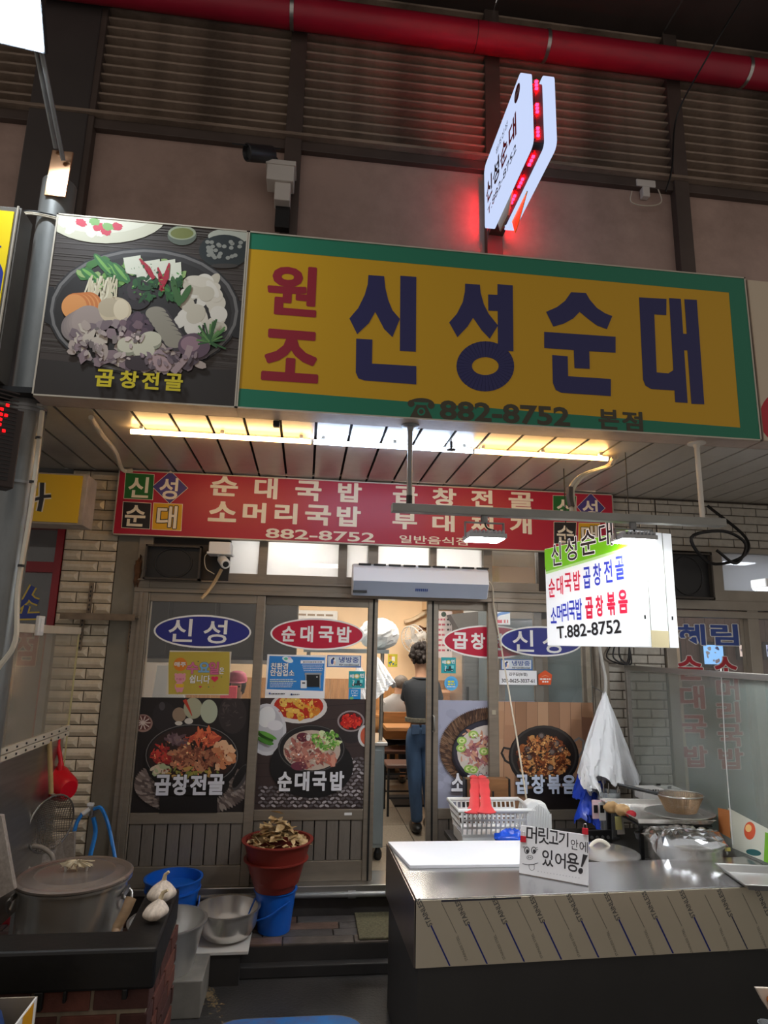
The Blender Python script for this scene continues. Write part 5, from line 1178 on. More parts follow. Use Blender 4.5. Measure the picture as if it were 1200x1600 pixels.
# ================================================================ FOREGROUND LEFT
M_brick = [mat('brick_%d' % i, c, 0.8, var=0.25, vscale=14, bump=0.3, bscale=60) for i, c in enumerate([(88, 48, 39), (78, 43, 35), (100, 56, 44), (70, 40, 34), (106, 62, 50)])]
M_mort = mat('mortar', (128, 116, 98), 0.9, var=0.25, vscale=20)
M_slab = mat('black_greasy_slab', (15, 14, 13), 0.45, var=0.3, vscale=6, bump=0.25, bscale=14)
sv = thing('brick_stove', 'red brick stove enclosure with a black slab top, lower left', 'stove', (-1.1, 3.1, 0))
MB().box(-1.95, -0.535, 2.835, 2.96, 0, 0.585).build('mortar_core', M_mort, sv); MB().box(-0.655, -0.535, 2.96, 3.40, 0, 0.585).build('mortar_core', M_mort, sv)
bh, bl = 0.066, 0.20
def brick(x0, x1, y0, y1, z): MB().box(x0, x1, y0, y1, z, z+bh).build('brick', random.choice(M_brick), sv, bevel=0.003)
for r in range(7):
    z = 0.008+r*0.083; x = -0.525
    first = True
    while x > -1.95:
        L = bl*0.5 if (first and r % 2) else bl
        brick(max(x-L, -1.95), x, 2.825+random.uniform(-0.002, 0.002), 2.93, z); x -= L+0.013; first = False
    y = 2.945 if r % 2 else 3.04
    if not r % 2: brick(-0.62, -0.525, 2.94, 3.027, z)
    while y < 3.39:
        brick(-0.62, -0.525+random.uniform(-0.002, 0.002), y, min(y+bl, 3.40), z); y += bl+0.013
MB().prism([V((x, y, 0.58)) for x, y in ((-1.95, 2.80), (-0.505, 2.80), (-0.535, 3.42), (-0.68, 3.42), (-0.66, 2.97), (-1.95, 2.97))], (0, 0, 0.14)).build('slab_top', M_slab, sv, bevel=0.012)
for x, w, h in ((-0.93, 0.03, 0.06), (-0.83, 0.012, 0.035), (-1.25, 0.02, 0.03), (-0.62, 0.02, 0.03)): MB().box(x, x+w, 2.80, 2.823, 0.58-h, 0.585).build('tar_drip', M_slab, sv, bevel=0.004)
# stock pot
pc = V((-1.10, 3.71, 0.0))
bn = thing('burner_stand', 'dark iron burner stand under the big stock pot', 'burner', (pc.x, pc.y, 0))
MB().lathe([(0.2, 0.2), (0.22, 0.2), (0.22, 0.24), (0.2, 0.24)], 20, pc).build('ring', M_black, bn, smooth=40)
for k in range(3): t = 2.1*k; MB().box(pc.x+0.2*math.cos(t)-0.02, pc.x+0.2*math.cos(t)+0.02, pc.y+0.2*math.sin(t)-0.02, pc.y+0.2*math.sin(t)+0.02, 0, 0.2).build('leg', M_black, bn)
M_pot = mat('worn_stainless', (216, 212, 206), 0.27, 0.86, var=0.12, vscale=5, stretch=(1, 1, 0.2), bump=0.02)
pt = thing('stock_pot', 'huge stainless steel stock pot with its lid on, by the brick stove', 'pot', pc+V((0, 0, 0.24)))
MB().lathe([(0.23, 0.24), (0.25, 0.26), (0.252, 0.665), (0.272, 0.672), (0.274, 0.684), (0.25, 0.686)], 48, pc).build('pot_body', M_pot, pt, smooth=40)
lid = MB().lathe([(0.274, 0.688), (0.276, 0.698), (0.262, 0.704), (0.245, 0.697), (0.225, 0.699), (0.19, 0.708), (0.182, 0.704), (0, 0.712)], 48, pc).build('lid', mat('lid_brown_steel', (186, 172, 162), 0.27, 0.7, var=0.1, vscale=5), pt, smooth=35)
MB().tube(arc([pc+V((-0.05, 0, 0.71)), pc+V((-0.045, 0, 0.74)), pc+V((0.045, 0, 0.74)), pc+V((0.05, 0, 0.71))]), 0.007, 8).build('lid_knob', M_steel, lid, smooth=60)
rag = MB()
for k in range(16):
    a = 2*math.pi*k/16+random.uniform(-.15, .15); rr = random.uniform(0.04, 0.095); h1 = random.uniform(0.005, 0.05)
    rag.add([pc+V((0, 0, 0.762)), pc+V((rr*math.cos(a), rr*0.6*math.sin(a), 0.715+h1)), pc+V((rr*0.8*math.cos(a+0.5), rr*0.5*math.sin(a+0.5), 0.72+h1*0.5))], [(0, 1, 2)])
    rag.add([pc+V((0.02*math.cos(a), 0.02*math.sin(a), 0.76)), pc+V((rr*0.8*math.cos(a+0.5), rr*0.5*math.sin(a+0.5), 0.72+h1*0.5)), pc+V((rr*math.cos(a+0.55), rr*0.6*math.sin(a+0.55), 0.716+random.uniform(0, .04)))], [(0, 1, 2)])
rg = rag.top('knob_rag', mat('cloth_rag', (214, 200, 168), 0.9, var=0.15, vscale=20), 'crumpled pale rag tied on the stock pot lid knob', 'rag', smooth=80)
sm = rg.modifiers.new('thick', 'SOLIDIFY'); sm.thickness = 0.004
for s in (-1, 1):
    c = pc+V((s*0.26, -0.03, 0.60)); hh = MB().tube(arc([c+V((0, -0.05, 0.02)), c+V((s*0.02, -0.05, -0.005)), c+V((s*0.025, 0, -0.06)), c+V((s*0.02, 0.05, -0.005)), c+V((0, 0.05, 0.02))]), 0.008, 8)
    hd = hh.build('handle', M_steel, pt, smooth=60); MB().cbox(c+V((0, 0, 0.02)), 0.012, 0.12, 0.03).build('handle_plate', M_steel, hd, bevel=0.003)
# stirring paddle
MB().tube([AY(182, 1450, 3.5), AY(196, 1425, 3.52), AY(205, 1403, 3.55)], [0.022, 0.024, 0.026], 12).tube([AY(182, 1450, 3.5), AY(160, 1560, 3.3)], 0.02, 10).top('wooden_paddle', mat('pale_wood_stick', (150, 120, 88), 0.6, var=0.2, stretch=(1, 1, 6)), 'wooden paddle handle standing between the pot and the stove wall', 'paddle', smooth=50)
# garlic
def garlic(c, r, lean, label):
    g = thing('garlic_bulb', label, 'garlic', c, 'garlic bulbs on the stove wall')
    mb = MB(); n = 28; rows = 9
    vs = []
    for i in range(rows+1):
        t = i/rows; rr = r*math.sin(math.pi*min(t*1.02, 1)**0.85)*(1-0.25*t) if t < 1 else 0.003
        for j in range(n):
            a = 2*math.pi*j/n; k = rr*(1+0.07*math.cos(7*a))
            vs.append(V((k*math.cos(a)+lean[0]*t, k*math.sin(a)+lean[1]*t, 1.5*r*t)))
    fs = [(i*n+j, i*n+(j+1) % n, (i+1)*n+(j+1) % n, (i+1)*n+j) for i in range(rows) for j in range(n)]
    mb.add([v+V(c) for v in vs], fs)
    mb.build('bulb', mat('garlic_skin', (206, 190, 172), 0.6, var=0.2, vscale=25, stretch=(4, 4, 0.6)), g, smooth=60)
    tp = V(c)+V((lean[0], lean[1], 1.5*r))
    MB().tube([tp-V((0, 0, 0.01)), tp+V((lean[0]*0.4, lean[1]*0.4, 0.014)), tp+V((lean[0]*0.8+0.012, 0, 0.026))], [0.011, 0.008, 0.006], 8).build('stem', mat('garlic_stem', (196, 176, 140), 0.8), g, smooth=60)
ga, gb = AZ(250, 1412, 0.72), AZ(238, 1440, 0.72)
garlic(tuple(ga), 0.068, (0.008, 0.006), 'whole garlic bulb with its stem up, the farther of two'); garlic(tuple(gb), 0.056, (0.02, 0.025), 'garlic bulb nearer the front edge of the black slab')
# tubs, bowls, buckets on the step
def bucket(name, label, c, rb, rt, h, m, th=0.006, rim=0.008, n=36, handle=None, extra=None):
    o = thing(name, label, 'bucket' if 'bucket' in name or 'tub' in name else 'bowl', c)
    c = V(c)
    MB().lathe([(0, 0.0), (rb, 0.0), (rt, h), (rt+rim, h), (rt+rim, h-0.014), (rt+rim*0.4, h-0.016)][:4]+[(rt+rim, h+0.006), (rt-th, h+0.006), (rb-th, th), (0, th)], n, c).build('wall', m, o, smooth=35)
    if extra:
        for z in extra: r9 = rb+(rt-rb)*z/h; MB().lathe([(r9-0.002, z-0.006), (r9+0.008, z-0.005), (r9+0.008, z+0.005), (r9-0.002, z+0.006)], n, c).build('rib', m, o, smooth=35)
    if handle: cable('bail_handle', [c+V(p) for p in handle], 0.005, m, o)
    return o
M_bluep = mat('blue_plastic', (18, 92, 190), 0.35)
M_redp = mat('dark_red_rubber', (126, 40, 30), 0.5, var=0.08)
bt = AY(268, 1375, 4.28)
bucket('blue_tub', 'open blue plastic bucket behind the garlic', (bt.x, 4.35, ZL+0.018), 0.12, 0.165, 0.29, M_bluep, handle=[(0.165, -0.03, 0.2), (0.16, -0.09, 0.12), (0.1, -0.15, 0.1), (0.0, -0.17, 0.12)], extra=(0.235,))
MB().box(-0.84, -0.44, 3.76, 4.055, 0, ZL+0.017).top('concrete_block', mat('pale_concrete', (128, 124, 116), 0.8, var=0.2, vscale=8), 'grey concrete block under the aluminium basin', 'block', bevel=0.006)
bd = thing('marble_board', 'white marbled board under the steel bowls', 'board', (-0.6, 4.1, 0.0))
MB().box(-0.90, -0.235, 4.06, 4.44, ZL+0.001, ZL+0.018).build('board', mat('white_marble_board', (206, 202, 196), 0.3, var=0.06, vscale=4), bd, bevel=0.003)
MB().box(-0.83, -0.28, 4.068, 4.125, 0, ZL+0.001).build('support_block', mat('step_dark', (46, 43, 41), 0.6), bd)
M_al = mat('dull_aluminium', (206, 205, 202), 0.34, 0.85, var=0.08, vscale=5)
bucket('aluminium_basin', 'deep dented aluminium basin beside the stove wall', (-0.66, 3.905, ZL+0.018), 0.145, 0.196, 0.225, M_al, 0.004, 0.012)
bb = AY(356, 1440, 4.25)
ob = thing('steel_bowl', 'round stainless steel mixing bowl on the white board', 'bowl', (bb.x, 4.25, ZL+0.018))
MB().lathe([(0, 0), (0.10, 0), (0.14, 0.02), (0.166, 0.07), (0.176, 0.155), (0.187, 0.16), (0.187, 0.165), (0.172, 0.162), (0.16, 0.075), (0.135, 0.026), (0.098, 0.006), (0, 0.006)], 48, (bb.x, 4.25, ZL+0.018)).build('shell', M_pot, ob, smooth=50)
qb = V((-0.108, 4.38, ZL))
bucket('blue_bucket', 'small blue bucket holding up the dark red basins', qb, 0.098, 0.125, 0.225, M_bluep, handle=[(-0.12, -0.04, 0.19), (-0.15, -0.1, 0.1), (-0.05, -0.15, 0.12), (0.09, -0.11, 0.19)])
rx, ry = -0.115, 4.36
bucket('red_basin', 'lower dark red rubber basin stacked in the blue bucket', (rx, ry, ZL+0.235), 0.12, 0.185, 0.17, M_redp, 0.006, 0.014)
ub = bucket('red_basin', 'upper dark red rubber basin full of dried radish greens', (rx+0.005, ry, ZL+0.275), 0.14, 0.207, 0.235, M_redp, 0.006, 0.014)
mb = MB()
for i in range(150):
    a, q = random.uniform(0, 6.28), math.sqrt(random.random())*0.175; L = random.uniform(0.05, 0.12); d = random.uniform(0, 6.28)
    hgt = 0.165+0.15*(1-q/0.175)*random.uniform(0.4, 1.3)
    b0 = V((rx+q*math.cos(a), ry+q*math.sin(a)*0.9, ZL+0.32+hgt)); u = V((math.cos(d), math.sin(d), random.uniform(-0.3, 0.6)))*L*0.5; v = V((-math.sin(d), math.cos(d), random.uniform(-0.5, 0.5)))*L*0.22
    mb.add([b0-u, b0-u*0.3+v+V((0, 0, .012)), b0+u, b0+u*0.2-v, b0-u*0.4-v*0.8], [(0, 1, 4), (1, 3, 4), (1, 2, 3)])
dg = mb.top('dried_greens', mat('dried_leaf', (170, 140, 92), 0.8, var=0.4, vscale=18, dirt=(226, 206, 170), dirt_amt=0.8, dscale=14), 'heap of crinkled dried greens in the upper red basin', 'dried greens', kind='stuff')
# doormat, pipe along the plinth
a, b = AZ(553, 1425, ZL), AZ(602, 1468, ZL)
MB().box(a.x, a.x+0.33, b.y-0.0, a.y, ZL, ZL+0.014).top('doormat', mat('olive_mat', (96, 92, 70), 0.95, var=0.35, vscale=70, bump=0.6, bscale=160), 'small olive brown doormat on the step before the doorway', 'mat', bevel=0.004)
pz2 = AY(500, 1399, F-0.07).z
pp = thing('water_pipe', 'grey water pipe along the plinth under the door sill', 'pipe', (0.3, F-0.07, pz2-0.02))
MB().tube([(-0.8, F-0.066, pz2), (1.2, F-0.066, pz2)], 0.017, 12).build('pipe_run', M_iron, pp, smooth=50)
q = AY(550, 1397, F-0.07); MB().tube([(q.x-0.025, F-0.066, pz2), (q.x+0.025, F-0.066, pz2)], 0.023, 12).build('coupling', M_iron, pp, smooth=50)
# spilled flakes on the street
mb = MB()
for i in range(260):
    t = random.gauss(0, 1); p = AZ(322+t*9+random.gauss(0, 6), 1545+t*16+random.gauss(0, 7), 0.0); s = random.uniform(0.002, 0.008); d = random.uniform(0, 3.1)
    u, v = V((math.cos(d), math.sin(d), 0))*s*1.6, V((-math.sin(d), math.cos(d), 0))*s
    mb.add([p-u+V((0, 0, .001)), p-v+V((0, 0, .002)), p+u+V((0, 0, .002)), p+v+V((0, 0, .003))], [(0, 1, 2, 3)])
mb.top('spilled_grain', mat('grain_pale', (120, 104, 78), 0.9, var=0.2), 'scatter of pale spilled flakes on the dark street', 'spill', kind='stuff')
# blue stool at the bottom edge
z9 = 0.36; e = AZ(450, 1588, z9)
st = thing('blue_stool', 'round-cornered blue stool just in view at the bottom edge', 'stool', (e.x, e.y-0.27, 0))
def rrect(cx, cy, w, d, r, z):
    o = []
    for sx, sy, a in ((1, 1, 0), (-1, 1, 90), (-1, -1, 180), (1, -1, 270)):
        for k in range(6): t = R(a+k*18); o.append(V((cx+sx*(w/2-r)+r*math.cos(t), cy+sy*(d/2-r)+r*math.sin(t), z)))
    return o
MB().prism(rrect(e.x, e.y-0.27, 0.62, 0.54, 0.13, z9-0.03), (0, 0, 0.03)).build('seat', mat('stool_blue', (24, 98, 160), 0.45, var=0.1, dirt=(90, 60, 40), dirt_amt=0.8, dscale=7), st, bevel=0.006)
MB().tube(rrect(e.x, e.y-0.27, 0.63, 0.55, 0.13, z9-0.012), 0.008, 8, closed=True).build('rim', mat('stool_rim', (96, 86, 72), 0.5, 0.5), st, smooth=60)
for sx in (-1, 1):
    for sy in (-1, 1): MB().tube([(e.x+sx*0.22, e.y-0.27+sy*0.18, z9-0.03), (e.x+sx*0.25, e.y-0.27+sy*0.21, 0)], 0.013, 8).build('leg', M_iron, st, smooth=60)
# carton and blue bag at the lower left corner
ct = AY(58, 1558, 2.55)
bx = thing('carton', 'open carton with an orange stripe at the lower left corner', 'box', (ct.x-0.2, 2.4, 0))
M_card = mat('grey_card', (150, 138, 120), 0.8)
for a in ((ct.x-0.45, ct.x, 2.55, 2.556), (ct.x-0.45, ct.x, 2.2, 2.206), (ct.x-0.45, ct.x-0.444, 2.206, 2.55)): MB().box(*a, 0, ct.z).build('side', M_card, bx)
MB().box(ct.x-0.006, ct.x, 2.206, 2.55, 0, ct.z).build('printed_side', mat('white_card', (226, 222, 214), 0.6), bx)
MB().box(ct.x, ct.x+0.001, 2.44, 2.525, 0, ct.z-0.004).build('orange_stripe', mat('orange_stripe', (214, 150, 20), 0.5), bx)
MB().box(ct.x-0.444, ct.x-0.006, 2.206, 2.55, 0.0, 0.006).build('base', M_card, bx)
mb = MB(); mb.ball((ct.x-0.17, 2.41, ct.z-0.055), 0.125, 0.125, 0.1, 18, 12, 0.05); mb.top('blue_sack', mat('blue_sack', (36, 66, 120), 0.4, var=0.2, vscale=10, bump=0.4, bscale=14), 'shiny dark blue plastic sack in the carton', 'bag', smooth=60)

# ladle, strainer, hoses on the left wall
M_redl = mat('red_plastic', (206, 16, 32), 0.3)
rl = thing('red_ladle', 'red plastic water dipper hanging from the left screen rail', 'dipper', AY(100, 1250, 4.28))
hc = AY(96, 1228, 4.28)
ax = V((0.75, -0.55, -0.2)).normalized()
MB().lathe([(0, 0.075), (0.055, 0.075), (0.075, 0.05), (0.095, -0.06), (0.098, -0.065), (0.09, -0.06), (0.068, 0.045), (0, 0.068)], 28, hc, ax).build('cup', M_redl, rl, smooth=40)
MB().tube(arc([hc+V((-0.02, 0.0, 0.06)), AY(95, 1190, 4.28), AY(91, 1165, 4.28), AY(92, 1149, 4.28)]), [0.018]*6+[0.013]*13, 10).build('handle', M_redl, rl, smooth=60)
sr = thing('wire_strainer', 'wire mesh strainer with a wooden handle hanging beside the red dipper', 'strainer', AY(82, 1300, 4.1))
c = AY(80, 1287, 4.1); n1 = V((0.8, -0.55, -0.1)).normalized(); u1 = V((0, 0, 1)); u1 = (u1-n1*u1.dot(n1)).normalized(); v1 = n1.cross(u1)
MB().tube([c+u1*(0.155*math.cos(t))+v1*(0.14*math.sin(t)) for t in [2*math.pi*k/36 for k in range(36)]], 0.005, 6, closed=True).build('rim', M_steel, sr, smooth=60)
mb = MB()
for k in range(-11, 12):
    s9 = k/12; w9 = math.sqrt(1-s9*s9)
    for dirn in (0, 1):
        pts = []
        for j in range(13):
            t = (j/6-1)*w9; a9, b9 = (s9, t) if dirn else (t, s9); dep = 0.055*max(0, 1-a9*a9-b9*b9)
            pts.append(c+u1*(0.153*a9)+v1*(0.138*b9)-n1*dep)
        mb.tube(pts, 0.0019, 4, caps=False)
mb.build('mesh', mat('mesh_wire', (110, 102, 94), 0.45, 0.6), sr, kind='stuff')
MB().tube([c+u1*0.15, AY(80, 1240, 4.1)], 0.008, 8).build('ferrule', M_steel, sr, smooth=60)
MB().tube([AY(80, 1240, 4.1), AY(77, 1154, 4.1)], 0.014, 10).build('handle', mat('tan_handle', (176, 148, 96), 0.6, var=0.15), sr, smooth=60)
M_hose = mat('blue_hose', (40, 130, 214), 0.4)
tp = AY(145, 1265, F-0.1)
ta = thing('wall_tap', 'chrome wall tap with blue hoses beside the tiles', 'tap', tp)
MB().tube([(tp.x, F-0.03, tp.z-0.02), (tp.x, F-0.12, tp.z-0.01)], 0.014, 10).build('spout', M_steel, ta, smooth=60)
MB().lathe([(0.02, -0.02), (0.022, 0.03), (0.012, 0.035)], 14, (tp.x, F-0.12, tp.z-0.01)).build('valve', M_steel, ta, smooth=40)
MB().cbox((tp.x-0.01, F-0.12, tp.z+0.035), 0.04, 0.03, 0.02).build('knob', M_white, ta, bevel=0.006)
MB().tube([AY(140, 1264, F-0.14), AY(129, 1272, F-0.15)], 0.014, 10).build('hose_clip', M_white, ta, smooth=60)
cable('hose', [AY(129, 1271, F-0.15), AY(121, 1283, F-0.16), AY(116, 1299, F-0.17)], 0.012, M_hose, ta)
cable('hose', [AY(146, 1277, F-0.14), AY(149, 1300, F-0.15), AY(142, 1332, F-0.2), AY(134, 1365, F-0.25)], 0.014, M_hose, ta)
cable('hose', [AY(147, 1264, F-0.15), AY(158, 1263, F-0.16), AY(168, 1285, F-0.17), AY(176, 1320, F-0.2), AY(182, 1355, F-0.25)], 0.012, M_hose, ta)
# granite boards and a wrapped handle behind the pot
gr = mat('granite_board', (150, 140, 130), 0.6, var=0.2, vscale=60)
MB().prism([AY(60, 1400, 4.2), AY(113, 1400, 4.2), AY(116, 1300, 4.3), AY(96, 1310, 4.3), AY(50, 1335, 4.2)], (0, 0.03, 0)).top('granite_board', gr, 'speckled granite board leaning behind the stock pot', 'board')
MB().prism([AY(-30, 1420, 3.18), AY(22, 1390, 3.18), AY(2, 1275, 3.22), AY(-30, 1270, 3.22)], (0, 0.03, 0)).top('plaster_board', gr, 'pale board standing at the left edge beside the stock pot', 'board')
wh = arc([AY(46, 1360, 4.05), AY(34, 1340, 4.05), AY(42, 1325, 4.05), AY(62, 1323, 4.05), AY(80, 1335, 4.05), AY(84, 1350, 4.05)])
MB().tube(wh, 0.013, 8).top('wrapped_hose', mat('cloth_wrap', (150, 142, 132), 0.8, var=0.2, vscale=30), 'loop of cloth-wrapped hose behind the stock pot', 'hose', smooth=60)
# ================================================================ COUNTER AND THE THINGS BEHIND IT
CZ = 0.80
cA, cB, cC, cD = AZ(650, 1405, CZ), AZ(605, 1315, CZ), AZ(1200, 1383, CZ), AZ(640, 1353, CZ)
fd = (cC-cA).normalized(); rt_end = cA+fd*2.4
ctn = thing('steel_counter', 'long stainless steel counter with film-wrapped front at the lower right', 'counter', (1.5, 3.2, 0))
bk = V((-0.02, 0.81, 0))
M_ctop = mat('counter_steel', (196, 196, 196), 0.24, 0.95, var=0.08, vscale=3)
front = fd*1.885
MB().prism([cA, cA+front, cA+front+V((0, 0.40, 0)), cA+V((0.75, 0.42, 0)), cA+V((0.75, 0.80, 0)), cA+bk], (0, 0, -0.03)).build('worktop', M_ctop, ctn, bevel=0.003)
M_body = mat('counter_dark_body', (70, 69, 68), 0.45, 0.35, var=0.12, vscale=2)
ins = V((0.012, 0.012, 0))
MB().prism([cA+ins-V((0, 0, 0.03)), cA+front+ins-V((0, 0, 0.03)), cA+front+V((0, 0.38, -0.03)), cA+V((0.74, 0.40, -0.03)), cA+V((0.74, 0.79, -0.03)), cA+bk+V((0.012, -0.01, -0.03))], (0, 0, -(CZ-0.03))).build('base', M_body, ctn)
# film-wrapped apron: front and left side
AH = 0.262
M_film = mat('protective_film', (206, 196, 174), 0.3, 0.1, var=0.04, vscale=2)
pf = Plane(cA-V((0, 0.004, 0)), fd, (0, 0, 1))
MB().obox(pf.at(0, -AH, 0), pf.u*front.length, pf.v*(AH-0.004), pf.n*0.004).build('front_apron', M_film, ctn)
sd = bk.normalized(); psd = Plane(cA+bk+V((-0.003, 0, 0)), -sd, (0, 0, 1))
MB().obox(psd.at(0, -AH, 0), psd.u*bk.length, psd.v*(AH-0.004), psd.n*0.004).build('side_apron', mat('bare_steel_side', (150, 140, 130), 0.3, 0.85, var=0.06), ctn)
P = Print(pf, (0.003, front.length-0.003, -AH+0.003, -0.006), k0=0.0045)
def diag_text(P, t, u, v, ang, h, L, col, bold=0.02):
    vs, fs = glyphs(t, bold); a0, a1, b0, b1 = bbox(vs); c, s = math.cos(R(ang)), math.sin(R(ang))
    q = [(u+((a-a0)/(a1-a0)*L)*c-((b-b0)/(b1-b0)*h)*s, v+((a-a0)/(a1-a0)*L)*s+((b-b0)/(b1-b0)*h)*c) for a, b in vs]
    P.raw(q, fs, S(*col))
P.zoom(580, 1280, 1.9355); GRY = (92, 92, 92)
for i in range(11):
    x = 180+i*113.5; y = 320-i*3.6; P2 = Print(pf, None, k0=0.0047)
    w = [4.5, 4.5] if i < 8 else [3.2, 3.2]
    P.line([(x, y), (x+57, y+122-i*0.3)], w, (30, 44, 130) if i < 8 else (50, 56, 90))
    # STAINLESS above each bar, reading upwards along the bar's line
    u0, v0 = pf.px(*P.T(x-2, y-2)); u1, v1 = pf.px(*P.T(x-40, y-84))
    ang = math.degrees(math.atan2(v1-v0, u1-u0)); 
    diag_text(P2, 'STAINLESS', u0+0.01, v0, ang+0, 0.022, math.hypot(u1-u0, v1-v0), GRY, 0.015)
    P2.build('film_words', ctn); P2 = Print(pf, None, k0=0.0047)
    # thin line and small words between the bars
    xx, yy = x+32, y-68
    P.line([(xx, yy), (xx+45, yy+92)], 1.6, (120, 116, 108))
    u0, v0 = pf.px(*P.T(xx+76, yy+172)); u1, v1 = pf.px(*P.T(xx+46, yy+98))
    diag_text(P2, 'STAINLESS STEEL', u0+0.005, v0, math.degrees(math.atan2(v1-v0, u1-u0)), 0.011, math.hypot(u1-u0, v1-v0), (120, 116, 108), 0.0)
    P2.build('film_words', ctn)
P.build('film_bars', ctn)
MB().obox(pf.at(0.11, -0.012, 0.0045), pf.u*0.36, pf.v*0.008, pf.n*0.001).build('torn_film_edge', mat('torn_film', (70, 70, 80), 0.4), ctn)
# white cutting board
cb = [AZ(606, 1316, CZ+0.012), AZ(818, 1314, CZ+0.012), AZ(818, 1351, CZ+0.012), AZ(640, 1353, CZ+0.012)]
MB().prism([p-V((0, 0, 0.012)) for p in cb[::-1]], (0, 0, 0.016)).top('cutting_board', mat('white_board', (240, 242, 246), 0.4), 'large white cutting board on the counter corner', 'cutting board', bevel=0.003)
# hand-painted card
c0, c1 = AZ(811, 1364, CZ+0.004), AZ(919, 1384, CZ+0.004)
cu_ = (c1-c0); cv_ = V((-cu_.y*-0.12, 0.06, 0.235)); 
cdr = thing('hand_painted_card', 'white card with brush lettering and a funny face on the counter', 'card', (c0+c1)/2)
pk = Plane(c0, cu_, V((0, 0, 1))+V((-cu_.y, cu_.x, 0)).normalized()*0.22)
hgt = pk.px(815, 1289)[1]
MB().obox(pk.o, cu_, pk.v*hgt, -pk.n*0.012).build('card', mat('card_white', (226, 224, 224), 0.55, var=0.04, vscale=8), cdr, bevel=0.002)
MB().obox(pk.at(0.02, hgt*0.8, -0.012), pk.u*0.2, pk.v*0.01, -pk.n*0.01).build('back_strut', M_card, cdr)
P = Print(pk, None, k0=0.0006).zoom(680, 1190, 4.286)
K = (44, 42, 46)
for c, a in zip('머릿고기', ((610, 432, 682, 545), (690, 440, 762, 552), (762, 462, 826, 552), (826, 472, 892, 568))): P.text(c, *a, K, 0.012)
P.text('안', 908, 520, 958, 590, K, 0.0); P.text('에', 966, 535, 1024, 608, K, 0.0)
for c, a in zip('있어용', ((716, 590, 792, 702), (802, 610, 874, 712), (880, 612, 962, 738))): P.text(c, *a, K, 0.012)
P.poly([(990, 620), (1022, 628), (985, 706), (975, 704)], K); P.ell(974, 732, 16, 20, K)
for x in (614, 660): P.ring(x, 594, 18, 24, 5, K, 20); P.ell(x+3, 600, 9, 13, K)
for x, y, x2, y2 in ((596, 580, 588, 570), (600, 574, 594, 566), (674, 580, 686, 574), (678, 590, 690, 588)): P.line([(x, y), (x2, y2)], 3, K)
P.ring(634, 642, 22, 15, 3, K, 20); P.ell(627, 642, 3, 6, K); P.ell(640, 642, 3, 6, K)
P.line([(584, 684), (620, 690), (660, 688), (690, 678)], 4, K); P.line([(628, 690), (632, 718), (648, 732), (664, 720), (664, 690)], 3, K)
for i in range(14): P.ell(690+i*21, 735+i*3.4, 4, 3, (190, 188, 190))
P.build('brush_lettering', cdr)
M_clip = mat('red_clip', (190, 20, 40), 0.35)
for px, py in ((922, 1300), (818, 1311)):
    u, v = pk.px(px, py); u = min(max(u, 0.012), cu_.length-0.012)
    cl = thing('binder_clip', 'red binder clip on the card\'s %s' % ('upper right corner' if px > 900 else 'left edge'), 'clip', pk.at(u, v), 'red binder clips on the card')
    MB().obox(pk.at(u-0.014, v-0.014, 0.003), pk.u*0.028, pk.v*0.028, pk.n*0.006).build('jaw', M_clip, cl, bevel=0.002)
    MB().tube(arc([pk.at(u-0.008, v+0.014, 0.006), pk.at(u-0.006, v+0.03, 0.008), pk.at(u+0.006, v+0.03, 0.008), pk.at(u+0.008, v+0.014, 0.006)]), 0.0015, 5).build('wire_lever', M_steel, cl)
# aluminium tray at the right edge of the counter
t0, t1, t2 = AZ(1121, 1349, CZ+0.035), AZ(1166, 1381, CZ+0.035), AZ(1205, 1383, CZ+0.035)
tr = thing('aluminium_tray', 'shallow aluminium tray at the right end of the counter', 'tray', t1-V((0, 0, 0.035)))
def tray_mesh(o, a, b, h, inset, lip):
    """Open tray: rim corners o, o+a, o+a+b, o+b at the top; floor inset and h lower."""
    mb = MB(); ua, ub = V(a).normalized(), V(b).normalized(); z = V((0, 0, 1))
    def ring(k, dz): return [o-ua*k-ub*k+z*dz, o+a+ua*k-ub*k+z*dz, o+a+b+ua*k+ub*k+z*dz, o+b-ua*k+ub*k+z*dz]
    rs = [ring(lip, -0.004), ring(lip, 0), ring(0, 0), ring(-inset, -h+0.002), ring(-inset, -h), ring(0.002, -0.004)]
    vs = [p for r in rs for p in r]; fs = []
    for i in range(len(rs)-1):
        for j in range(4): fs.append((i*4+j, i*4+(j+1) % 4, (i+1)*4+(j+1) % 4, (i+1)*4+j))
    fs.append((12, 13, 14, 15)); fs.append((19, 18, 17, 16)); mb.add(vs, fs); return mb
ta9 = (t2-t1).normalized()*0.30
tray_mesh(t1, ta9, t0-t1, 0.032, 0.02, 0.01).build('tray_body', M_al, tr, bevel=0.003)

# ---- rear bench
BZ = 0.69
rb = thing('rear_bench', 'dark steel bench behind the counter carrying basket and pots', 'bench', (1.6, 3.9, 0))
MB().box(0.96, 2.32, 3.84, 4.44, BZ-0.03, BZ).build('top', mat('dark_bench_steel', (86, 84, 82), 0.4, 0.6), rb, bevel=0.003)
MB().box(1.36, 2.38, 3.42, 3.83, BZ-0.03, BZ).build('top', mat('dark_bench_steel', (86, 84, 82), 0.4, 0.6), rb, bevel=0.003)
for x in (1.0, 2.27):
    for y in (3.88, 4.40): MB().box(x-0.02, x+0.02, y-0.02, y+0.02, 0.0 if y < 4.1 else ZL, BZ-0.03).build('leg', M_iron, rb)
for x in (1.42, 2.30): MB().box(x-0.02, x+0.02, 3.60, 3.64, 0, BZ-0.03).build('leg', M_iron, rb)
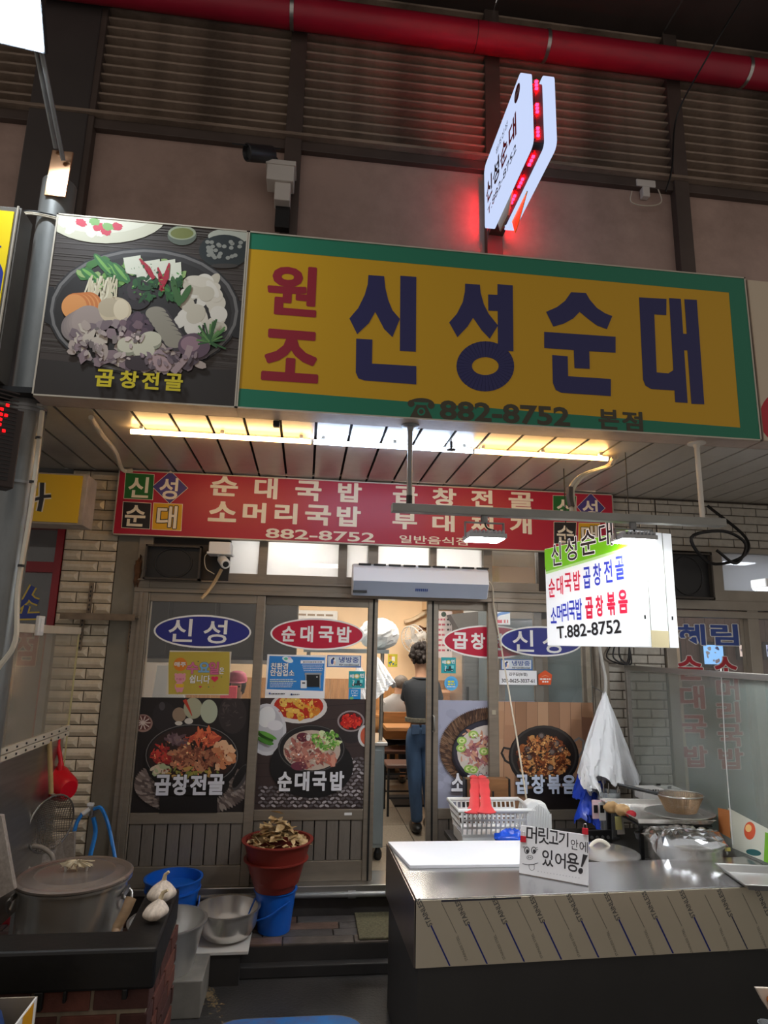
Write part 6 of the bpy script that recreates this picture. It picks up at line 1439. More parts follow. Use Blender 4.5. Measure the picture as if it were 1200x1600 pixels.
# white plastic basket
k0, k1 = AY(714, 1264, 4.10), AY(826, 1262, 4.10)
bkx0, bkx1, by0, by1, bz1 = k0.x, k1.x+0.02, 4.06, 4.36, 0.895
M_wp = mat('white_plastic', (236, 238, 236), 0.4)
bs2 = thing('plastic_basket', 'white slotted plastic basket behind the cutting board', 'basket', ((bkx0+bkx1)/2, 4.2, BZ))
def slotted(o, a, b, rows, cols, fw, th, m, parent):
    """A wall of bars with rows x cols openings between o, o+a (wide) and o+b (high)."""
    n = V(a).cross(V(b)).normalized()*th; au, bu = V(a)/cols, V(b)/rows
    mb = MB()
    for r in range(rows+1): mb.obox(V(o)+bu*r-V(b).normalized()*fw/2, a, V(b).normalized()*fw, n)
    for c in range(cols+1): mb.obox(V(o)+au*c-V(a).normalized()*fw*0.35, V(a).normalized()*fw*0.7, b, n)
    return mb.build('slotted_wall', m, parent)
ti = 0.03
slotted(V((bkx0+ti, by0+ti, BZ+0.06)), V((bkx1-bkx0-2*ti, 0, 0)), V((0, -ti, bz1-BZ-0.07)), 3, 14, 0.014, 0.004, M_wp, bs2)
slotted(V((bkx0+ti, by1-ti, BZ+0.06)), V((bkx1-bkx0-2*ti, 0, 0)), V((0, ti, bz1-BZ-0.07)), 3, 14, 0.014, 0.004, M_wp, bs2)
slotted(V((bkx0+ti, by0+ti, BZ+0.06)), V((0, by1-by0-2*ti, 0)), V((-ti, 0, bz1-BZ-0.07)), 3, 9, 0.014, 0.004, M_wp, bs2)
slotted(V((bkx1-ti, by0+ti, BZ+0.06)), V((0, by1-by0-2*ti, 0)), V((ti, 0, bz1-BZ-0.07)), 3, 9, 0.014, 0.004, M_wp, bs2)
MB().box(bkx0+ti, bkx1-ti, by0+ti, by1-ti, BZ, BZ+0.06).build('base', M_wp, bs2, bevel=0.006)
MB().tube([V(p) for p in ((bkx0, by0, bz1), (bkx1, by0, bz1), (bkx1, by1, bz1), (bkx0, by1, bz1))], 0.012, 8, closed=True).build('rim', M_wp, bs2)
# wooden box behind the basket with rubber gloves over it
w0, w1 = AY(728, 1216, 4.44), AY(793, 1262, 4.44)
wbx = thing('wooden_box', 'brown wooden board box standing behind the white basket', 'box', ((w0.x+w1.x)/2, 4.44, BZ))
MB().box(w0.x, w1.x, 4.41, 4.48, BZ-0.0, w0.z).build('panel', mat('brown_board', (132, 92, 56), 0.5, var=0.2, vscale=6, stretch=(1, 1, 5)), wbx, bevel=0.003)
MB().box(w0.x-0.012, w0.x, 4.405, 4.485, BZ, w0.z).build('edge', M_black, wbx); MB().box(w1.x, w1.x+0.012, 4.405, 4.485, BZ, w0.z).build('edge', M_black, wbx)
MB().cbox((w0.x+0.62*(w1.x-w0.x), 4.408, w0.z-0.1), 0.012, 0.008, 0.05).build('latch', M_black, wbx)
M_glove = mat('red_rubber_glove', (222, 70, 74), 0.4, var=0.08, vscale=12)
def glove(px0, px1, label, d):
    g = thing('rubber_glove', label, 'glove', AY((px0+px1)/2, 1268, 4.08), 'pair of red rubber gloves')
    mb = MB(); n = 14; rows = []
    for i in range(12):
        t = i/11; p = AY(px0+(px1-px0)*t, 1217+t*52, 4.36-d*0.02-0.31*t**0.7)
        rx9 = 0.030+0.003*math.sin(i*1.9)+(0.02*max(0, t-0.75)*4 if t > 0.75 else 0); ry9 = 0.014+0.012*t
        rows.append([p+V((rx9*math.cos(2*math.pi*k/n)*(1+0.08*math.cos(4*2*math.pi*k/n)), ry9*math.sin(2*math.pi*k/n), 0)) for k in range(n)])
    vs = [q for r in rows for q in r]; fs = [(i*n+j, i*n+(j+1) % n, (i+1)*n+(j+1) % n, (i+1)*n+j) for i in range(11) for j in range(n)]
    fs.append(tuple(range(n))); mb.add(vs, fs); mb.build('sleeve', M_glove, g, smooth=60)
    MB().tube(rows[-1], 0.005, 6, closed=True).build('cuff', M_glove, g, smooth=60)
    # the hand part hangs down behind the box, five fingers
    pw = rows[0][0].copy(); c9 = AY(px0, 1217, 4.36)
    MB().ball((c9.x, 4.40, c9.z-0.0), 0.03, 0.035, 0.015, 12, 8).build('fold', M_glove, g, smooth=60)
glove(743, 741, 'left one of the red rubber gloves drooping over the basket', 0); glove(756, 760, 'right one of the red rubber gloves drooping over the basket', 1)
# white colander leaning at the basket end
cp = AY(838, 1275, 4.1); cl9 = thing('white_colander', 'small white slotted plastic rack beside the basket', 'rack', (cp.x, 4.1, BZ))
mb = MB(); 
for i in range(15):
    x = cp.x-0.075+i*0.0105; zt = 0.93-0.03*abs(i-7)/7-0.0016*(i-7)**2*0.3; mb.box(x, x+0.006, 4.05, 4.056, BZ, zt)
mb.build('slat_face', M_wp, cl9, kind='stuff')
MB().prism([V((cp.x-0.08, 4.058, BZ)), V((cp.x+0.085, 4.058, BZ)), V((cp.x+0.08, 4.058, 0.86)), V((cp.x+0.045, 4.058, 0.935)), V((cp.x-0.04, 4.058, 0.95)), V((cp.x-0.075, 4.058, 0.93))], (0, 0.08, 0)).build('shell', M_wp, cl9, bevel=0.008)
# blue plastic scrap behind the card
def crumple(c, rx, ry, rz, j, n=18, m=12): mb = MB(); mb.ball(c, rx, ry, rz, n, m, j); return mb
q = AY(800, 1309, 3.95); crumple((q.x, 3.96, BZ+0.062), 0.1, 0.07, 0.062, 0.2).top('blue_plastic_scrap', mat('blue_film', (22, 84, 214), 0.3, var=0.2, vscale=12), 'crumpled blue plastic peeking over the cutting board', 'plastic bag', smooth=50)
# pot with a wrapped handle behind the card
q = AY(945, 1345, 3.62)
p5 = thing('lidded_pot', 'wide steel pot with a pale wrapped handle behind the card', 'pot', (q.x, 3.62, BZ))
MB().lathe([(0.16, 0), (0.17, 0.01), (0.172, 0.085), (0.185, 0.09), (0.185, 0.097), (0.15, 0.102), (0, 0.108)], 40, (q.x, 3.62, BZ)).build('body', M_pot, p5, smooth=40)
MB().tube(arc([AY(921, 1332, 3.7), AY(924, 1320, 3.7), AY(936, 1313, 3.7), AY(950, 1320, 3.7), AY(954, 1336, 3.7)]), 0.010, 8).build('wrapped_handle', mat('pale_wrap', (220, 214, 200), 0.7), p5, smooth=60)
cr = thing('perforated_rack', 'black perforated drain plate standing behind the pot', 'rack', AY(932, 1318, 3.95)); z0 = AY(932, 1298, 3.95)
MB().box(z0.x-0.09, z0.x+0.1, 3.96, 3.975, BZ, z0.z).build('plate', M_black, cr, bevel=0.004)
for i in range(5):
    for j in range(4): MB().lathe([(0.01, 0), (0.01, 0.003), (0, 0.003)], 10, (z0.x-0.06+i*0.034, 3.96, z0.z-0.04-j*0.035), (0, -1, 0)).build('hole', mat('hole_grey', (84, 84, 84), 0.6), cr)
# wrapped pot
wp = V((2.12, 3.585, BZ+0.05)); pw = thing('wrapped_pot', 'steel pot covered with crumpled clear plastic at the counter back', 'pot', wp)
MB().lathe([(0.12, -0.045), (0.12, 0.0)], 20, wp).build('pot_rest', M_black, pw)
MB().lathe([(0.17, 0), (0.185, 0.012), (0.188, 0.10), (0.2, 0.105), (0.2, 0.112), (0.186, 0.112), (0.18, 0.02), (0, 0.014)], 40, wp).build('body', M_pot, pw, smooth=40)
MB().lathe([(0.203, 0.114), (0.205, 0.124), (0.19, 0.13), (0.06, 0.15), (0, 0.152)], 40, wp).build('lid', M_pot, pw, smooth=40)
mb = MB(); n = 40; vs = []; rng = random.Random(3)
for i in range(11):
    for j in range(n):
        a = 2*math.pi*j/n; t = i/10; rr = 0.24*t*(1+0.10*math.sin(5*a+1)*t); z = 0.168-0.022*t**2 if t < 0.85 else 0.152-(t-0.85)/0.15*(0.06+0.05*math.sin(3*a+2))
        k = rng.uniform(-0.010, 0.010)*(0.3+t)
        vs.append(wp+V((rr*math.cos(a), rr*0.85*math.sin(a), z+k)))
mb.add(vs, [(i*n+j, i*n+(j+1) % n, (i+1)*n+(j+1) % n, (i+1)*n+j) for i in range(10) for j in range(n)])
mb.build('plastic_cover', sheet_mat('clear_crumpled', (232, 236, 240), 0.28, 0.14, 0.1, 0.2), pw)
MB().cbox(tuple(AY(1137, 1327, 3.5)), 0.03, 0.004, 0.018).build('yellow_tag', mat('post_it', (226, 214, 110), 0.6), pw)
# big tray on a rack with strainer etc.
TZ = 0.94
a, b, c = AZ(936, 1247, TZ), AZ(996, 1279, TZ), AZ(1116, 1281, TZ)
d9 = (a-b); e9 = (c-b)
rk = thing('rack_stand', 'dark wire rack holding the big tray behind the counter', 'stand', (b+c)/2-V((0, 0, TZ-BZ)))
for t, s in ((0.08, 0.08), (0.92, 0.08), (0.08, 0.9), (0.9, 0.85)):
    p = b+e9*t+d9*s; MB().box(p.x-0.01, p.x+0.01, p.y-0.01, p.y+0.01, BZ, TZ-0.03).build('leg', M_black, rk)
MB().obox(b+V((0, 0, -0.04))+e9*0.02+d9*0.02, e9*0.96, d9*0.94, V((0, 0, 0.008))).build('shelf', M_black, rk)
bt9 = thing('steel_tray', 'large steel serving tray on the rack holding a strainer', 'tray', b-V((0, 0, 0.03)))
tray_mesh(b, e9, d9, 0.03, 0.012, 0.008).build('tray_body', M_pot, bt9, bevel=0.003)
f0 = TZ-0.026
pc2 = AZ(1062, 1268, TZ+0.015)
cdp = thing('perforated_plate', 'round perforated steel plate on the big tray', 'plate', (pc2.x, pc2.y, f0))
MB().lathe([(0.08, 0), (0.17, 0.03), (0.2, 0.036), (0.2, 0.04), (0.168, 0.036), (0.08, 0.005), (0, 0.005)], 36, (pc2.x, pc2.y, f0), sx=1, sy=0.8).build('dish', M_al, cdp, smooth=50)
ms = thing('mesh_bowl', 'brown wire mesh strainer bowl with a black handle on the plate', 'strainer', (pc2.x, pc2.y, f0+0.04))
mc = V((pc2.x+0.01, pc2.y, f0+0.042))
mb = MB()
for k in range(72):
    a9 = 2*math.pi*k/72; mb.tube([mc+V((0.085*math.cos(a9), 0.07*math.sin(a9), 0)), mc+V((0.13*math.cos(a9), 0.105*math.sin(a9), 0.09))], 0.0022, 4, caps=False)
for h in range(12):
    t = h/11; mb.tube([mc+V(((0.085+0.045*t)*math.cos(q9), (0.07+0.035*t)*math.sin(q9), 0.09*t)) for q9 in [2*math.pi*k/30 for k in range(30)]], 0.0016, 4, closed=True)
mb.build('mesh', mat('brown_mesh', (150, 124, 96), 0.35, 0.8), ms, kind='stuff')
MB().lathe([(0.084, 0), (0.084, 0.003), (0, 0.003)], 24, mc, sy=0.82).build('bottom', mat('brown_mesh', (150, 124, 96), 0.35, 0.8), ms)
MB().tube([mc+V((0.132*math.cos(q9), 0.107*math.sin(q9), 0.092)) for q9 in [2*math.pi*k/30 for k in range(30)]], 0.004, 6, closed=True).build('rim', M_steel, ms, smooth=60)
MB().tube([mc+V((-0.125, 0.02, 0.092)), AY(965, 1226, mc.y+0.06)], 0.010, 8).build('handle', M_black, ms, smooth=60)
for k, (px, py, s) in enumerate(((956, 1262, 0.05), (972, 1266, 0.045))):
    p = AZ(px, py, f0+0.03); crumple((p.x, p.y, f0+0.032), s, s*0.7, 0.032, 0.12).top('ginger_root', mat('ginger_skin', (196, 160, 110), 0.7, var=0.2, vscale=20), 'knobbly pale root at the %s of the tray' % ('left end' if k == 0 else 'left middle'), 'root', 'roots on the tray', smooth=60)
p = AZ(986, 1272, f0+0.02); crumple((p.x, p.y, f0+0.02), 0.03, 0.02, 0.02, 0.1).top('red_pepper', mat('red_pepper', (176, 20, 36), 0.4), 'small red pepper next to the roots', 'pepper', smooth=60)
# white carton behind the tray, cutlery tub
q0, q1 = AZ(998, 1236, TZ+0.05), AZ(1060, 1246, TZ+0.05)
p = AY(1030, 1240, 4.22); bxs = thing('white_carton', 'white carton with small black print behind the strainer', 'box', (p.x, 4.25, TZ-0.0))
MB().box(p.x-0.13, p.x+0.14, 4.18, 4.30, TZ-0.02, p.z+0.035).build('carton_body', mat('carton_white', (224, 222, 218), 0.6), bxs, bevel=0.003)
P = Print(wallplane(4.18), None, k0=0.0006); P.zoom(900, 1180, 5); P.text('White', 545, 262, 590, 282, (40, 40, 44), 0.02); P.dashes(596, 645, 274, 14, (40, 40, 44)); P.rect(625, 222, 660, 238, (30, 30, 30)); P.rect(715, 240, 745, 262, (30, 30, 30)); P.build('print', bxs)
ctp = AY(955, 1238, 4.2); cu9 = thing('cutlery_tub', 'clear tub of metal cutlery at the left of the tray', 'tub', (ctp.x, 4.2, BZ))
MB().lathe([(0.06, 0), (0.075, ctp.z-BZ), (0.07, ctp.z-BZ), (0.056, 0.01), (0, 0.01)], 20, (ctp.x, 4.24, BZ)).build('tub', sheet_mat('clear_tub', (210, 220, 225), 0.3, 0.1, 0.1), cu9, smooth=40)
for k in range(12):
    a9 = random.uniform(0, 6.28); MB().tube([V((ctp.x+0.03*math.cos(a9), 4.24+0.03*math.sin(a9), BZ+0.02)), V((ctp.x+0.07*math.cos(a9), 4.24+0.06*math.sin(a9), ctp.z+random.uniform(0.0, 0.05)))], 0.004, 5).build('spoon_handle', M_steel, cu9)
def note(px, py, rgb, w, h, label, y=3.75):
    p = AY(px, py, y); MB().prism([V((p.x-w/2, y, p.z-h)), V((p.x+w/2, y-0.006, p.z-h*0.96)), V((p.x+w/2, y+0.004, p.z)), V((p.x-w/2, y+0.004, p.z))], (0, 0.001, 0)).top('paper_note', mat('note_%d_%d_%d' % rgb, rgb, 0.7), label, 'note')
note(966, 1276, (232, 226, 150), 0.04, 0.075, 'yellow paper slip hanging under the big tray', 3.98); note(969, 1279, (226, 224, 216), 0.045, 0.09, 'white paper slip behind the yellow slip under the tray', 3.99)
a = AY(925, 1250, 4.12); tg = thing('picture_tag', 'pink and white card with two dark pictures hanging on the tray end', 'card', (a.x+0.02, 4.12, a.z-0.1))
MB().box(a.x, a.x+0.085, 4.12, 4.124, a.z-0.11, a.z).build('card', mat('pink_card', (232, 200, 206), 0.6), tg); MB().box(a.x+0.042, a.x+0.085, 4.118, 4.12, a.z-0.12, a.z-0.012).build('white_half', M_white, tg)
for dx in (0.008, 0.05): MB().box(a.x+dx, a.x+dx+0.026, 4.116, 4.118, a.z-0.075, a.z-0.03).build('dark_picture', M_black, tg)
# ---- hanging plastic bags
def bagmesh(top, pts_bottom, depth, seedv, folds=7, rows=16, n=44):
    rg = random.Random(seedv); mb = MB(); vs = []
    for i in range(rows+1):
        t = i/rows
        for j in range(n):
            a = 2*math.pi*j/n; u = (math.cos(a)+1)/2
            L, Rr = pts_bottom[0], pts_bottom[1]
            bt = L.lerp(Rr, u); c = top.lerp(bt, t); ctr = top.lerp(L.lerp(Rr, 0.5), t)
            spread = t**0.75; p = ctr.lerp(top.lerp(bt, 1), 0) ; 
            w = (bt-L.lerp(Rr, 0.5))*spread
            fold = (0.026*(abs(math.sin(folds*0.5*a+2.2*t+seedv))-0.5)+0.016*(abs(math.sin(9*a-5*t+1.3*seedv))-0.5)+0.008*math.sin(17*a+11*t)*math.sin(6*t))*spread
            p = V((ctr.x, ctr.y, 0))+V((w.x, w.y, 0))+V((0, (depth+fold*2)*math.sin(a)*spread, 0)); z = top.z+(bt.z-top.z)*t
            p.z = z+(0.02*math.sin(3*a+seedv)+0.012*math.sin(7*a))*t; p.x += fold*0.5
            vs.append(p)
    fs = [(i*n+j, i*n+(j+1) % n, (i+1)*n+(j+1) % n, (i+1)*n+j) for i in range(rows) for j in range(n)]
    mb.add(vs, fs); return mb
M_bag = mat('white_poly', (232, 234, 236), 0.32, var=0.04, vscale=5, bump=0.35, bscale=16)
tb = AY(946, 1080, 4.36)
bagmesh(tb, (AY(902, 1210, 4.30), AY(972, 1224, 4.30)), 0.05, 1).top('plastic_bag', M_bag, 'front bunch of white plastic bags hanging on the right wall', 'plastic bag', 'hanging white bags', smooth=50)
bagmesh(AY(915, 1175, 4.28), (AY(908, 1226, 4.25), AY(942, 1250, 4.25)), 0.03, 6, 5, 10).top('plastic_bag', M_bag, 'loose white bag corner hanging lowest at the left of the bunch', 'plastic bag', 'hanging white bags', smooth=50)
bagmesh(tb+V((0, 0.04, 0)), (AY(940, 1222, 4.46), AY(1000, 1224, 4.46)), 0.04, 2, 6).top('plastic_bag', M_bag, 'rear bunch of white plastic bags hanging on the right wall', 'plastic bag', 'hanging white bags', smooth=50)
bagmesh(AY(915, 1185, 4.40), (AY(894, 1246, 4.40), AY(952, 1250, 4.40)), 0.04, 5, 5, 10).top('blue_bag', mat('blue_poly', (20, 70, 200), 0.3, var=0.2, vscale=14), 'crumpled blue plastic bag under the white bags', 'plastic bag', smooth=60)
bagmesh(AY(920, 1225, 4.33), (AY(896, 1280, 4.32), AY(944, 1290, 4.32)), 0.05, 8, 5, 10).top('blue_bag', mat('blue_poly', (20, 70, 200), 0.3, var=0.2, vscale=14), 'lower fold of blue plastic bag above the card clip', 'plastic bag', smooth=60)
hk = MB().tube([tb+V((0, 0.03, -0.01)), V((tb.x, F-0.02, tb.z+0.02))], 0.004, 6); hk.top('bag_hook', M_steel, 'small metal hook carrying the white bags', 'hook')
# snack at the lower right corner
q = AY(1190, 1560, 2.45)
tbz = AY(1165, 1592, 2.45).z
tb9 = thing('snack_table', 'pinkish table edge in the lower right corner', 'table', (q.x+0.1, 2.3, 0))
MB().lathe([(0.24, tbz-0.025), (0.25, tbz-0.012), (0.24, tbz)], 40, (q.x+0.16, 2.23, 0)).build('table_top', mat('table_pink_brown', (140, 110, 104), 0.4, var=0.15), tb9, smooth=40)
MB().tube([(q.x+0.16, 2.23, 0), (q.x+0.16, 2.23, tbz-0.02)], 0.03, 12).build('leg', M_iron, tb9); MB().lathe([(0.16, 0), (0.16, 0.015), (0.03, 0.03)], 24, (q.x+0.16, 2.23, 0)).build('foot', M_iron, tb9)
sn = thing('fried_snack', 'orange fried snack in white paper at the right edge', 'snack', (q.x+0.05, 2.40, tbz))
MB().lathe([(0.03, 0), (0.045, 0.05), (0.04, 0.05), (0.028, 0.004), (0, 0.004)], 20, (q.x+0.06, 2.40, tbz)).build('cup', M_white, sn, smooth=40)
MB().prism([q+V((-0.02, 0, 0.035)), q+V((0.06, 0, 0.03)), q+V((0.1, 0, -0.03)), q+V((0.04, 0, -0.06)), q+V((0.005, 0, -0.01))], (0, 0.012, 0)).build('paper', mat('snack_paper', (220, 208, 190), 0.7), sn, bevel=0.003)
MB().ball((q.x+0.07, 2.44, q.z-0.005), 0.055, 0.03, 0.024, 16, 10, 0.05).build('fritter', mat('orange_fritter', (206, 112, 36), 0.25, var=0.25, vscale=20), sn, smooth=60)
gl = AY(1197, 1594, 2.35); gls = thing('drinking_glass', 'rim of a small glass at the lower right corner', 'glass', (gl.x, 2.35, tbz))
MB().lathe([(0.024, 0), (0.03, 0.03), (0.027, 0.03), (0.021, 0.004), (0, 0.004)], 20, (gl.x+0.01, 2.36, tbz)).build('cup', sheet_mat('clear_tub', (210, 220, 225), 0.3, 0.1, 0.1), gls, smooth=40)
# ================================================================ INSIDE THE SHOP
def skin(name, joints, bones, m, parent, sub=2, smooth=True, root=0):
    """One continuous limb surface grown from joints [(point, rx, ry)] and bones [(i, j)]."""
    off = root_loc(parent)
    me = bpy.data.meshes.new(name); me.from_pydata([tuple(V(j[0])-off) for j in joints], bones, []); me.update()
    o = bpy.data.objects.new(name, me); COL.objects.link(o)
    sk = o.modifiers.new('skin', 'SKIN'); sk.use_smooth_shade = True
    for i, j in enumerate(joints):
        d = me.skin_vertices[0].data[i]; d.radius = (j[1], j[2]); d.use_root = (i == root)
    ss = o.modifiers.new('sub', 'SUBSURF'); ss.levels = sub; ss.render_levels = sub
    m2 = bpy.data.meshes.new_from_object(o.evaluated_get(bpy.context.evaluated_depsgraph_get()))
    bpy.data.objects.remove(o); m2.name = name; m2.materials.clear(); m2.shade_smooth()
    return link(name, m2, m, parent)
def loft(mb, rings, n=28, jit=0.0):
    """Closed tube through elliptical rings [(centre, rx, ry)] in horizontal planes."""
    vs = []
    for c, rx9, ry9 in rings:
        for j in range(n):
            t = 2*math.pi*j/n; k = 1+random.uniform(-jit, jit); vs.append(V((c.x+rx9*k*math.cos(t), c.y+ry9*k*math.sin(t), c.z)))
    fs = [(i*n+j, i*n+(j+1) % n, (i+1)*n+(j+1) % n, (i+1)*n+j) for i in range(len(rings)-1) for j in range(n)]
    fs += [tuple(range(n))[::-1], tuple((len(rings)-1)*n+j for j in range(n))]
    return mb.add(vs, fs)
def shirt(name, m, parent, hem, waist, chest, sh, neck, arms, w):
    """T-shirt: lofted torso with rounded shoulders and two tapering sleeves, one mesh."""
    mb = MB()
    loft(mb, [(hem, w*0.80, w*0.66), (hem.lerp(waist, 0.5), w*0.82, w*0.66), (waist, w*0.84, w*0.64), (waist.lerp(chest, 0.5), w*0.93, w*0.67), (chest, w*1.04, w*0.68), (chest.lerp(sh, 0.6), w*1.08, w*0.62), (sh, w*0.98, w*0.52), (sh.lerp(neck, 0.5), w*0.68, w*0.46), (neck, w*0.44, w*0.42)], jit=0.012)
    for a0, a1 in arms: mb.tube([a0.lerp(a1, -0.15), a0, a0.lerp(a1, 0.5), a1], [w*0.36, w*0.42, w*0.40, w*0.40], 16)
    return mb.build(name, m, parent, smooth=60)
M_skin = mat('skin', (206, 158, 128), 0.55, var=0.04)
M_hairb = mat('dark_wavy_hair', (38, 28, 24), 0.6, var=0.3, vscale=40, bump=0.8, bscale=45)
M_hairg = mat('grey_short_hair', (112, 104, 98), 0.7, var=0.25, vscale=60, bump=0.4, bscale=90)
def hand_fingers(base, fwd, up, side, r=0.0085):
    """Joints and bones of five short bent fingers rooted in the palm."""
    J, B = [], []
    for k, (s, L) in enumerate(((-1.5, 0.055), (-0.5, 0.068), (0.5, 0.072), (1.5, 0.062))):
        b = base+side*(s*0.019); a = len(J)
        J += [(b, r, r), (b+fwd*L*0.45+up*0.004, r, r), (b+fwd*L*0.8-up*0.012, r*0.92, r*0.92), (b+fwd*L*0.95-up*0.03, r*0.8, r*0.8)]
        B += [(a, a+1), (a+1, a+2), (a+2, a+3)]
    a = len(J); b = base-side*0.035-fwd*0.05
    J += [(b, r*1.1, r*1.1), (b-side*0.022+fwd*0.025, r*1.05, r*1.05), (b-side*0.026+fwd*0.052-up*0.008, r*0.9, r*0.9)]
    B += [(a, a+1), (a+1, a+2)]
    return J, B
# ---- standing person seen from behind
YP = 5.74
fx = lambda px, py, dy=0.0: AY(px, py, YP+dy)
pe = thing('person', 'standing person in a black T-shirt and blue jeans seen from behind', 'person', (fx(656, 1300).x, YP, ZT))
zf = ZT
aL, aR = fx(651, 1287), fx(673, 1285, 0.06); aL.z = aR.z = zf+0.085
J = [(fx(657, 1128), 0.08, 0.055), (fx(656, 1105), 0.07, 0.05), (fx(657, 1080), 0.075, 0.05), (fx(658, 1068), 0.05, 0.045), (fx(658, 1054), 0.046, 0.048), (fx(658, 1042, 0.01), 0.055, 0.06), (fx(657, 1026, 0.015), 0.075, 0.09), (fx(657, 1012, 0.015), 0.055, 0.07),
     (fx(648, 1145), 0.06, 0.06), (fx(648, 1212, 0.0), 0.046, 0.048), (aL, 0.036, 0.04), (aL+V((0.0, 0.09, -0.05)), 0.035, 0.025), (aL+V((0.0, 0.15, -0.06)), 0.03, 0.018),
     (fx(665, 1145), 0.06, 0.06), (fx(669, 1212, 0.03), 0.046, 0.048), (aR, 0.036, 0.04), (aR+V((0.02, 0.09, -0.05)), 0.035, 0.025), (aR+V((0.03, 0.15, -0.06)), 0.03, 0.018),
     (fx(641, 1072), 0.045, 0.045), (fx(637, 1098, 0.06), 0.042, 0.042), (fx(645, 1104, 0.24), 0.03, 0.03), (fx(648, 1100, 0.32), 0.038, 0.02),
     (fx(676, 1072), 0.045, 0.045), (fx(683, 1098, 0.06), 0.042, 0.042), (fx(678, 1104, 0.24), 0.03, 0.03), (fx(674, 1100, 0.32), 0.038, 0.02)]
Bn = [(0, 1), (1, 2), (2, 3), (3, 4), (4, 5), (5, 6), (6, 7), (0, 8), (8, 9), (9, 10), (10, 11), (11, 12), (0, 13), (13, 14), (14, 15), (15, 16), (16, 17), (3, 18), (18, 19), (19, 20), (20, 21), (3, 22), (22, 23), (23, 24), (24, 25)]
body = skin('body', J, Bn, M_skin, pe)
for k in (21, 25):
    hj, hbn = hand_fingers(J[k][0]+V((0, 0.03, 0)), V((0, 1, 0.1)), V((0, 0, 1)), V((1 if k == 21 else -1, 0, 0)))
    for q in range(4): skin('finger', hj[q*4:q*4+4], [(0, 1), (1, 2), (2, 3)], M_skin, body, 1)
    skin('thumb', hj[16:], [(0, 1), (1, 2)], M_skin, body, 1)
hc = J[6][0]
for s in (-1, 1): MB().ball((hc.x+s*0.078, hc.y, hc.z-0.01), 0.012, 0.02, 0.032, 10, 8).build('ear', M_skin, body, smooth=60)
MB().ball((hc.x, hc.y+0.095, hc.z-0.015), 0.014, 0.02, 0.025, 10, 8).build('nose', M_skin, body, smooth=60)
for s in (-1, 1): MB().ball((hc.x+s*0.03, hc.y+0.083, hc.z+0.012), 0.012, 0.008, 0.007, 10, 6).build('eye', M_black, body, smooth=60)
MB().ball((hc.x, hc.y+0.085, hc.z-0.052), 0.024, 0.008, 0.007, 10, 6).build('mouth', mat('lips', (170, 96, 90), 0.5), body, smooth=60)
hr = MB()
hr.ball((hc.x, hc.y-0.012, hc.z+0.03), 0.098, 0.108, 0.10, 26, 16, 0.09)
rng = random.Random(5)
for k in range(46):
    a, b = rng.uniform(0, 6.28), rng.uniform(-0.6, 1.2)
    d = V((math.cos(a)*math.cos(b), math.sin(a)*math.cos(b)-0.25, math.sin(b))); c9 = V((hc.x, hc.y-0.012, hc.z+0.02))+V((d.x*0.09, d.y*0.095, d.z*0.095))
    if c9.y > hc.y+0.06 and c9.z < hc.z+0.06: continue
    hr.ball(tuple(c9), rng.uniform(0.016, 0.03), rng.uniform(0.016, 0.028), rng.uniform(0.018, 0.034), 8, 6, 0.15)
hr.build('hair', M_hairb, pe, smooth=70)
ts = shirt('t_shirt', mat('black_tee', (44, 48, 54), 0.75, var=0.12, vscale=9, bump=0.3, bscale=14), pe, fx(657, 1128), fx(656, 1108), fx(657, 1082), fx(658, 1066), fx(658, 1058), [(fx(640, 1071), fx(636, 1092, 0.06)), (fx(677, 1071), fx(683, 1092, 0.06))], 0.148)
MB().tube([fx(658, 1062)+V((0.075*math.cos(t), 0.07*math.sin(t), 0.012)) for t in [2*math.pi*k/20 for k in range(20)]], 0.008, 6, closed=True).build('collar', MATS['black_tee'], ts, smooth=60)
M_jean = mat('blue_denim', (62, 88, 122), 0.8, var=0.3, vscale=5, stretch=(2, 2, 0.8), bump=0.2, bscale=120)
jn = skin('jeans', [(fx(657, 1127), 0.125, 0.098), (fx(656, 1146), 0.112, 0.10), (fx(647, 1160), 0.082, 0.088), (fx(647, 1185), 0.074, 0.078), (fx(648, 1212), 0.064, 0.068), (fx(649, 1240), 0.058, 0.062), (aL+V((0, 0, 0.06)), 0.05, 0.054), (aL+V((0, 0, -0.01)), 0.05, 0.058),
               (fx(666, 1160), 0.082, 0.088), (fx(667, 1185, 0.015), 0.074, 0.078), (fx(669, 1212, 0.03), 0.064, 0.068), (fx(671, 1240, 0.045), 0.058, 0.062), (aR+V((0, 0, 0.06)), 0.05, 0.054), (aR+V((0, 0, -0.01)), 0.05, 0.058)],
          [(0, 1), (1, 2), (2, 3), (3, 4), (4, 5), (5, 6), (6, 7), (1, 8), (8, 9), (9, 10), (10, 11), (11, 12), (12, 13)], M_jean, pe)
for s in (-1, 1): p9 = fx(657+s*8, 1140, -0.115); MB().cbox(p9, 0.07, 0.01, 0.08).build('back_pocket', mat('denim_pocket', (56, 78, 108), 0.8), jn, bevel=0.004)
bl = MB(); c9 = fx(657, 1124)
bl.lathe([(0.134, -0.018), (0.137, -0.016), (0.137, 0.016), (0.134, 0.018), (0.120, 0.018), (0.120, -0.018)], 30, c9, sy=0.78); bl.build('belt', mat('patterned_belt', (108, 104, 92), 0.6, var=0.4, vscale=50), pe, smooth=40)
for a in (aL, aR):
    sh = MB().ball((a.x, a.y+0.05, zf+0.045), 0.052, 0.14, 0.045, 16, 10); sh.build('shoe', M_black, pe, smooth=60)
